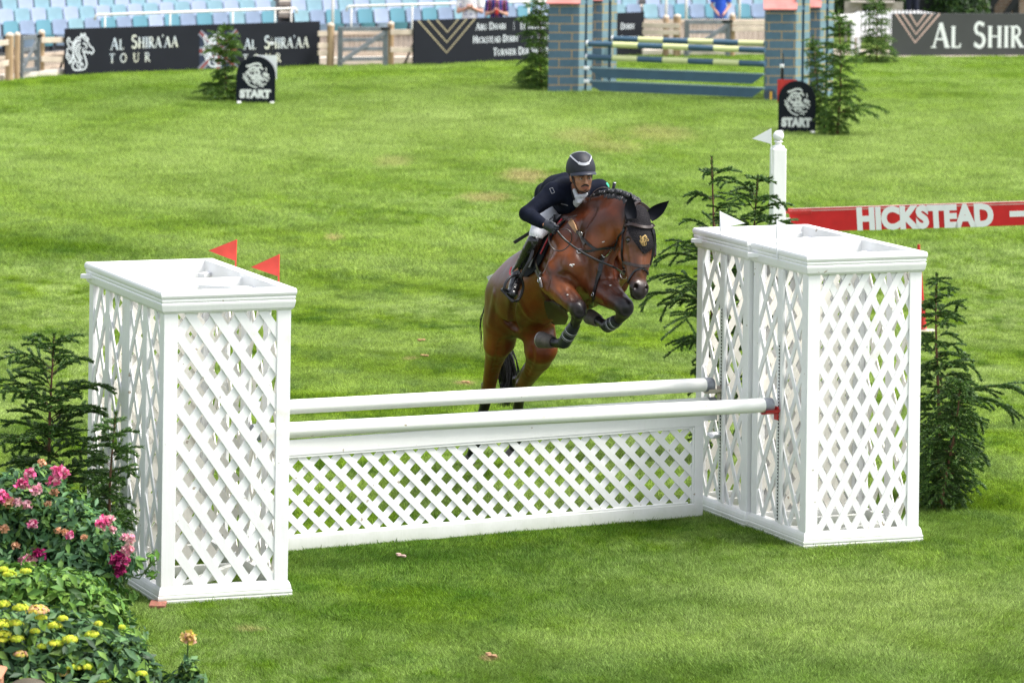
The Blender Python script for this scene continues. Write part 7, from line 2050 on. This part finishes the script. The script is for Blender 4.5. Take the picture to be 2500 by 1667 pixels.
def flower_head(name, c, r, cols, parent, n=60, flat=.55, rng=rngF, fl=.011):
    """domed head of many small florets"""
    c = arr(c); d = rng.normal(size=(n, 3)); d[:, 2] = np.abs(d[:, 2]); d /= np.linalg.norm(d, axis=1)[:, None]
    P = c + d * np.array([r, r, r * flat]) * (.75 + .4 * rng.random((n, 1))); s = np.cross(d, rng.normal(size=(n, 3))); s /= np.linalg.norm(s, axis=1)[:, None]; b = np.cross(d, s); w = fl * (.7 + .6 * rng.random(n))[:, None]
    V = np.stack([P - s * w, P - b * w, P + s * w, P + b * w, P + d * w * .4], 1).reshape(-1, 3); i = np.arange(n) * 5
    F = np.concatenate([np.stack([i, i + 1, i + 4], 1), np.stack([i + 1, i + 2, i + 4], 1), np.stack([i + 2, i + 3, i + 4], 1), np.stack([i + 3, i, i + 4], 1)])
    cols = np.array(cols); ci = cols[rng.integers(0, len(cols), n)] * (.75 + .5 * rng.random((n, 1)))
    return np_mesh(name, V, F, PETAL, parent, np.clip(np.repeat(ci, 5, 0), 0, 1))
PINKS = [(.80, .13, .32), (.88, .26, .46), (.72, .08, .26), (.90, .45, .56)]; PALEP = [(.88, .46, .52), (.90, .60, .58), (.82, .30, .44)]; PEACH = [(.72, .38, .22), (.62, .30, .16), (.75, .48, .30)]; MAG = [(.35, .02, .12), (.50, .03, .20), (.25, .01, .08)]
YEL = [(.52, .58, .04), (.66, .66, .07), (.38, .50, .04)]; YPINK = [(.70, .60, .10), (.75, .42, .30), (.72, .52, .22)]
LG = [(.07, .16, .065), (.09, .20, .07), (.045, .11, .05), (.15, .28, .06)]; LG2 = [(.09, .20, .035), (.13, .26, .04), (.055, .13, .03), (.18, .31, .05)]; LG3 = [(.06, .14, .055), (.035, .08, .035), (.10, .20, .07), (.14, .25, .04)]
def shrub(name, label, blobs, n, size, cols, stems=16, seed=1, cat='shrub', Y0=None):
    cs = [((at(px, py, Y)[:]), rr) for (px, py, Y, rr) in blobs]; m = np.mean([c for c, _ in cs], 0)
    T = thing(name, (m[0], m[1], 0), label, cat); rs = np.random.default_rng(seed)
    leaf_mass('foliage', T, rs, [(tuple(c), rr) for c, rr in cs], n, size, cols, LEAFR)
    mb = MB(); r_ = random.Random(seed)
    for i in range(stems):
        c, rr = cs[i % len(cs)]; e = Vector(c) + Vector((r_.uniform(-.6, .6) * rr[0], r_.uniform(-.6, .6) * rr[1], r_.uniform(0, .9) * rr[2])); b = Vector((m[0] * .3 + e.x * .7, m[1] * .3 + e.y * .7, 0))
        mb.tube([b, b.lerp(e, .5) + Vector((r_.uniform(-.05, .05), 0, 0)), e], [.010, .007, .003], 6)
    mb.build('stems', STEMG, T, smooth=True); return T
if not DEV.get('noflower'):
    RB = shrub('rose_bush', 'rose bush with pink and magenta blooms in front of the left wing', [(60, 1260, 27.4, (.26, .30, .28)), (150, 1290, 27.4, (.26, .3, .26)), (110, 1180, 27.5, (.14, .18, .13)), (30, 1210, 27.4, (.16, .22, .16)), (230, 1320, 27.4, (.20, .25, .20)), (290, 1370, 27.3, (.11, .15, .12)), (130, 1400, 27.3, (.42, .3, .26)), (10, 1400, 27.3, (.25, .3, .3)), (130, 1560, 27.3, (.55, .3, .32))], 11500, .034, LG, seed=2)
    for (px, py, r, cl, nm) in [(146, 1158, .058, PINKS, 0), (130, 1175, .04, PINKS, 0), (74, 1157, .042, PINKS, 0), (56, 1182, .045, PINKS, 0), (88, 1197, .040, PALEP, 0), (146, 1148, .040, PINKS, 0), (6, 1215, .05, PINKS, 0), (22, 1228, .04, PEACH, 0), (44, 1228, .036, PALEP, 0), (65, 1233, .034, PALEP, 0), (102, 1130, .028, PEACH, 0), (133, 1202, .030, PEACH, 0),
                            (80, 1278, .036, PINKS, 0), (10, 1292, .034, PEACH, 0), (171, 1305, .030, PINKS, 0), (158, 1300, .026, PEACH, 0), (253, 1276, .046, PINKS, 0), (268, 1268, .032, PALEP, 0), (275, 1293, .026, PALEP, 0), (247, 1285, .03, PALEP, 0), (305, 1310, .026, PALEP, 0), (318, 1316, .034, PALEP, 0), (312, 1342, .040, PALEP, 0), (290, 1370, .058, MAG, 0), (305, 1368, .036, PINKS, 0), (292, 1393, .040, MAG, 0), (68, 1372, .060, PALEP, 0), (94, 1355, .050, MAG, 0), (140, 1295, .022, PEACH, 0), (118, 1230, .024, PEACH, 0), (205, 1312, .024, PEACH, 0), (207, 1458, .030, PALEP, 0), (38, 1332, .026, PEACH, 0), (240, 1520, .022, PALEP, 0)]:
        bloom('rose_bloom', at(px, py, 27.10), r * .98, cl, RB)
    mb = MB()
    for pts in ([(300, 1400), (340, 1412), (372, 1370), (378, 1340)], [(330, 1405), (350, 1400), (388, 1360)], [(270, 1395), (300, 1430), (318, 1462)]): mb.tube([at(x, y, 27.1) for x, y in pts], [.006, .005, .004, .003][:len(pts)], 5)
    mb.build('trailing_stem', STEMG, RB, smooth=True)
    leaf_mass('trailing_leaves', RB, rngF, [(tuple(at(x, y, 27.1)), (.05, .05, .05)) for x, y in ((340, 1378), (318, 1455), (300, 1430), (375, 1360), (365, 1400), (240, 1430))], 70, .034, [(.10, .22, .03), (.06, .15, .03)], LEAFR)
    MS = shrub('leafy_shrub', 'bright green leafy shrub between the roses and the yellow flowers', [(60, 1440, 26.6, (.25, .3, .16)), (170, 1450, 26.6, (.22, .3, .15)), (250, 1500, 26.6, (.16, .25, .14)), (100, 1560, 26.5, (.45, .3, .3)), (270, 1590, 26.5, (.22, .25, .22)), (0, 1480, 26.6, (.2, .3, .25))], 6500, .042, LG2, seed=5)
    YS = shrub('yellow_flower_shrub', 'dark leaved shrub dotted with yellow-green flower heads in the near left corner', [(60, 1530, 25.8, (.30, .3, .14)), (30, 1600, 25.7, (.35, .3, .22)), (170, 1580, 25.8, (.30, .3, .2)), (260, 1630, 25.7, (.25, .3, .2)), (330, 1680, 25.7, (.16, .25, .22)), (100, 1720, 25.5, (.60, .3, .3)), (330, 1600, 25.8, (.06, .1, .12))], 7500, .046, LG3, seed=7)
    for (px, py, r, cl) in [(8, 1475, .045, YEL), (50, 1485, .05, YEL), (92, 1492, .07, YPINK), (100, 1508, .035, YEL), (5, 1525, .06, YEL), (38, 1522, .045, YEL), (133, 1528, .045, YEL), (8, 1548, .045, YEL), (40, 1560, .045, YEL), (4, 1562, .04, YEL), (170, 1562, .052, YEL), (135, 1572, .045, YEL), (225, 1550, .045, YEL), (153, 1510, .032, YEL), (50, 1598, .045, YPINK), (178, 1630, .050, YEL), (213, 1628, .032, YEL), (155, 1645, .045, YPINK), (250, 1660, .052, YEL), (345, 1645, .034, YEL), (8, 1390, .03, YEL), (22, 1402, .045, YEL), (62, 1395, .035, YEL), (85, 1540, .03, YEL), (102, 1578, .03, YEL), (240, 1522, .025, YEL), (298, 1530, .02, YEL)]:
        flower_head('flower_head', at(px, py, 25.42), r * .90, cl, YS, n=int(70 + r * 900))
    LS = shrub('lone_flower', 'single tall stem with a yellow and peach bloom standing right of the border', [(462, 1640, 26.0, (.06, .06, .09)), (470, 1690, 26.0, (.10, .1, .12)), (425, 1680, 26.0, (.07, .08, .10)), (385, 1690, 26.0, (.08, .1, .12))], 900, .036, LG3, stems=5, seed=9, cat='flower')
    bloom('flower_head', at(459, 1556, 25.95), .050, YPINK, LS); 
    mb = MB(); mb.tube([at(459, 1562, 25.97), at(458, 1610, 25.99), at(468, 1700, 26.0)], [.005, .006, .007], 6); mb.build('flower_stem', STEMG, LS)
    mb = MB(); a = at(-40, 1635, 25.0); mb.box((a.x - .09, 25.1, (a.z - .05) / 2), (.36, .3, a.z - .05)); mb.prism([(-.20, 0), (.20, 0), (.20, .02), (-.20, .10)], (a.x - .09, 25.1, a.z - .05), (1, 0, 0), (0, 0, 1), .32); o = mb.build('terracotta_edging', TERRA, bevel=.01); tag(o, 'terracotta planter edge at the bottom left corner below the flowers', 'edging')
    mb = MB(); a = at(70, 1668, 25.0); mb.ball((a.x, 25.0, a.z - .02), (.11, .1, .05), 20, 12); mb.tube([(a.x, 25, a.z), (a.x, 25, 0)], .03, 8); o = mb.build('bronze_cap', mat('dark_bronze', (.10, .08, .05), .5, var=.3), smooth=True); tag(o, 'dark rounded cap at the bottom edge, just right of the terracotta tile', 'post cap')
    for i, (px, py, lab) in enumerate(((1135, 941, 'tan clod on the grass just left of the hind leg, above the highest pole'), (1037, 876, 'small orange-brown clod on the grass left of the horse'), (815, 588, 'small dry tuft lying on the lawn above the left poles'), (1030, 838, 'tiny tan scrap on the grass left of the horse, highest of three'))):
        p = gp(px, py); mb = MB()
        for k in range(4): mb.ball((p.x + math.cos(k * 2.2 + i) * .025, p.y + math.sin(k * 1.7) * .04, .028 + .004 * k), (.024, .016, .008), 7, 5)
        o = mb.build('clod', mat('dry_turf_clod', (.46, .27, .13), .9, var=.4, scale=40), smooth=True); tag(o, lab, 'clod')
    for i, (px, py) in enumerate(((1198, 1613), (978, 1368))):
        p = gp(px, py); mb = MB()
        for k in range(5): mb.ball((p.x + math.cos(k * 2.2) * .02, p.y + math.sin(k * 1.7) * .03, .03 + .004 * k), (.022, .014, .008), 7, 5)
        o = mb.build('divot', mat('dry_divot', (.38, .22, .12) if i == 0 else (.6, .4, .34), .9), smooth=True); tag(o, ['brown clod lying on the grass at the bottom centre', 'small pink petal lying on the grass in front of the lattice panel'][i], ['clod', 'petal'][i])
# ------------------------------------------------------------------ people in the stand, cut by the top of the photo
def stand_person(px, pyhip, Y, label, top_m, bottom_m, skin=(.55, .30, .22), arms='crossed', seed=0, scale=.86, extra=None):
    z0 = at(px, pyhip, Y).z; x0 = at(px, pyhip, Y).x; T = thing('person', (x0, Y, 0), label, 'person'); k = scale
    def q(x, y, z): return np.array([x0 + x * k, Y + y * k, z0 + z * k])
    S = Sculpt(.03)
    S.chain([(q(0, 0, .05), .13 * k), (q(0, 0, .25), .12 * k), (q(0, 0, .45), .14 * k), (q(0, 0, .52), .10 * k), (q(0, 0, .62), .05 * k)], skin)
    S.ell(q(0, -.01, .74), (.075 * k, .095 * k, .115 * k), None, skin, k=.02); S.cone(q(0, -.10, .73), q(0, -.115, .705), .012 * k, .014 * k, skin, k=.01)
    for s in (1, -1):
        S.ell(q(.078 * s, 0, .74), (.01 * k, .02 * k, .03 * k), None, skin, k=.006)
        S.cone(q(.08 * s, 0, .02), q(.10 * s, 0, -.42), .09 * k, .06 * k, skin); S.cone(q(.10 * s, 0, -.42), q(.10 * s, .03, -.82), .055 * k, .04 * k, skin); S.cone(q(.10 * s, .02, -.86), q(.11 * s, -.16, -.88), .042 * k, .03 * k, skin, k=.02)
        sh = q(.20 * s, 0, .48)
        if arms == 'crossed': el = q(.25 * s, -.06, .20); wr = q(.03 * s, -.20, .30)
        else: el = q(.25 * s, -.02, .18); wr = q(.10 * s, -.20, -.02)
        S.chain([(sh, .055 * k), (el, .042 * k), (wr, .030 * k)], skin, k=.02)
        d = (wr - el) / np.linalg.norm(wr - el); S.cone(wr, wr + d * .06 * k, .03 * k, .032 * k, skin, k=.02)
        for f in range(4): S.chain([(wr + d * .06 * k + np.array([0, 0, (.024 - .016 * f) * k]), .009 * k), (wr + d * .11 * k + np.array([0, 0, (.026 - .018 * f) * k]), .008 * k), (wr + d * .13 * k + np.array([0, .02 * k, (.02 - .018 * f) * k]), .007 * k)], skin, k=.004)
        S.cone(wr + d * .03 * k + np.array([0, 0, .02 * k]), wr + d * .07 * k + np.array([0, -.01, .05 * k]), .010 * k, .008 * k, skin, k=.006)
    b, _, _ = sculpt_obj('body', S, .010, SKM, T, smooth=1)
    C = Sculpt(.03); C.chain([(q(0, .0, -.02), .17 * k), (q(0, 0, .22), .165 * k), (q(0, 0, .44), .165 * k)], None)
    for s in (1, -1): C.cone(q(.10 * s, 0, .46), q(.20 * s, 0, .48), .10 * k, .085 * k, None); C.cone(q(.20 * s, 0, .48), q(.235 * s, -.03, .32), .08 * k, .07 * k, None)
    C.ell(q(0, -.02, .60), (.085 * k, .085 * k, .06 * k), None, None, k=.01, op='-')
    v, f = C.mesh(.012); np_mesh('shirt', smooth_verts(v, f, 1), f, top_m, b, None, smooth=True)
    D = Sculpt(.03); D.ell(q(0, 0, 0), (.17 * k, .14 * k, .13 * k), None, None)
    for s in (1, -1): D.cone(q(.09 * s, 0, 0), q(.10 * s, 0, -.44), .11 * k, .075 * k, None); D.cone(q(.10 * s, 0, -.44), q(.10 * s, .03, -.80), .075 * k, .06 * k, None, k=.01)
    v, f = D.mesh(.014); np_mesh('trousers', smooth_verts(v, f, 1), f, bottom_m, b, None, smooth=True)
    for s in (1, -1):
        mb = MB(); mb.tube([q(.10 * s, .04, -.87), q(.105 * s, -.05, -.88), q(.11 * s, -.17, -.895)], [.045 * k, .05 * k, .035 * k], 10); mb.build('shoe', BOOTK, b, smooth=True)
    Hh = Sculpt(.02); Hh.ell(q(0, .025, .775), (.088 * k, .10 * k, .105 * k), None, None); Hh.ell(q(0, -.10, .70), (.08 * k, .06 * k, .09 * k), None, None, k=.01, op='-')
    v, f = Hh.mesh(.010); np_mesh('hair', smooth_verts(v, f, 1), f, HAIR, b, None, smooth=True)
    if extra: extra(q, b, k)
    return T
def spots_mat():
    m, nt, b = nodes_of('polka_dot_cloth'); tc = nt.nodes.new('ShaderNodeTexCoord'); v = nt.nodes.new('ShaderNodeTexVoronoi'); v.inputs['Scale'].default_value = 15
    nt.links.new(tc.outputs['Object'], v.inputs[0]); r = nt.nodes.new('ShaderNodeValToRGB'); r.color_ramp.elements[0].position = .24; r.color_ramp.elements[1].position = .28
    r.color_ramp.elements[0].color = (.06, .08, .28, 1); r.color_ramp.elements[1].color = (.80, .79, .82, 1); nt.links.new(v.outputs[0], r.inputs[0]); nt.links.new(r.outputs[0], b.inputs['Base Color']); b.inputs['Roughness'].default_value = .8; return m
def stripe_mat():
    m, nt, b = nodes_of('maroon_and_blue_cloth'); tc = nt.nodes.new('ShaderNodeTexCoord'); w = nt.nodes.new('ShaderNodeTexWave'); w.inputs['Scale'].default_value = 2.2; w.inputs['Phase Offset'].default_value = 1.0
    nt.links.new(tc.outputs['Object'], w.inputs[0]); r = nt.nodes.new('ShaderNodeValToRGB'); e = r.color_ramp.elements; r.color_ramp.interpolation = 'CONSTANT'
    e[0].position = 0; e[0].color = (.012, .02, .14, 1); e[1].position = .42; e[1].color = (.62, .09, .30, 1); k = e.new(.54); k.color = (.10, .035, .05, 1); nt.links.new(w.outputs['Color'], r.inputs[0]); nt.links.new(r.outputs[0], b.inputs['Base Color']); b.inputs['Roughness'].default_value = .8; return m
if not DEV.get('nopeople'):
    def hold(q, b, k):
        mb = MB(); mb.tube([q(0, -.25, .22), q(0.0, -.25, .34)], [.035 * k, .045 * k], 14)
        o = mb.build('red_cup', REDM, smooth=True, angle=40); tag(o, 'red cup held by the person in maroon and blue', 'cup')
    stand_person(1147, 52, 84.6, 'person in a white shirt with blue spots, arms folded, behind the chevron board', spots_mat(), mat('pale_trousers', (.5, .5, .55), .8), arms='crossed', scale=.92)
    stand_person(1212, 56, 84.9, 'person in a maroon and dark blue top holding a red cup behind the chevron board', stripe_mat(), mat('dark_trousers', (.03, .03, .06), .8), arms='crossed', scale=.80, extra=hold)
    stand_person(1759, 30, 89.6, 'person in a bright blue shirt with hands clasped behind the right grey gate', mat('bright_blue_cloth', (.02, .10, .60), .8, var=.2), mat('blue_jeans', (.10, .22, .50), .8, var=.3), arms='down', scale=.74)
    stand_person(2228, -20, 93.5, 'person in dark navy clothes in the garden behind the picket fence, seen below the waist', mat('navy_cloth', (.01, .012, .03), .8), mat('navy_trousers', (.01, .012, .035), .8), arms='down', scale=.8)
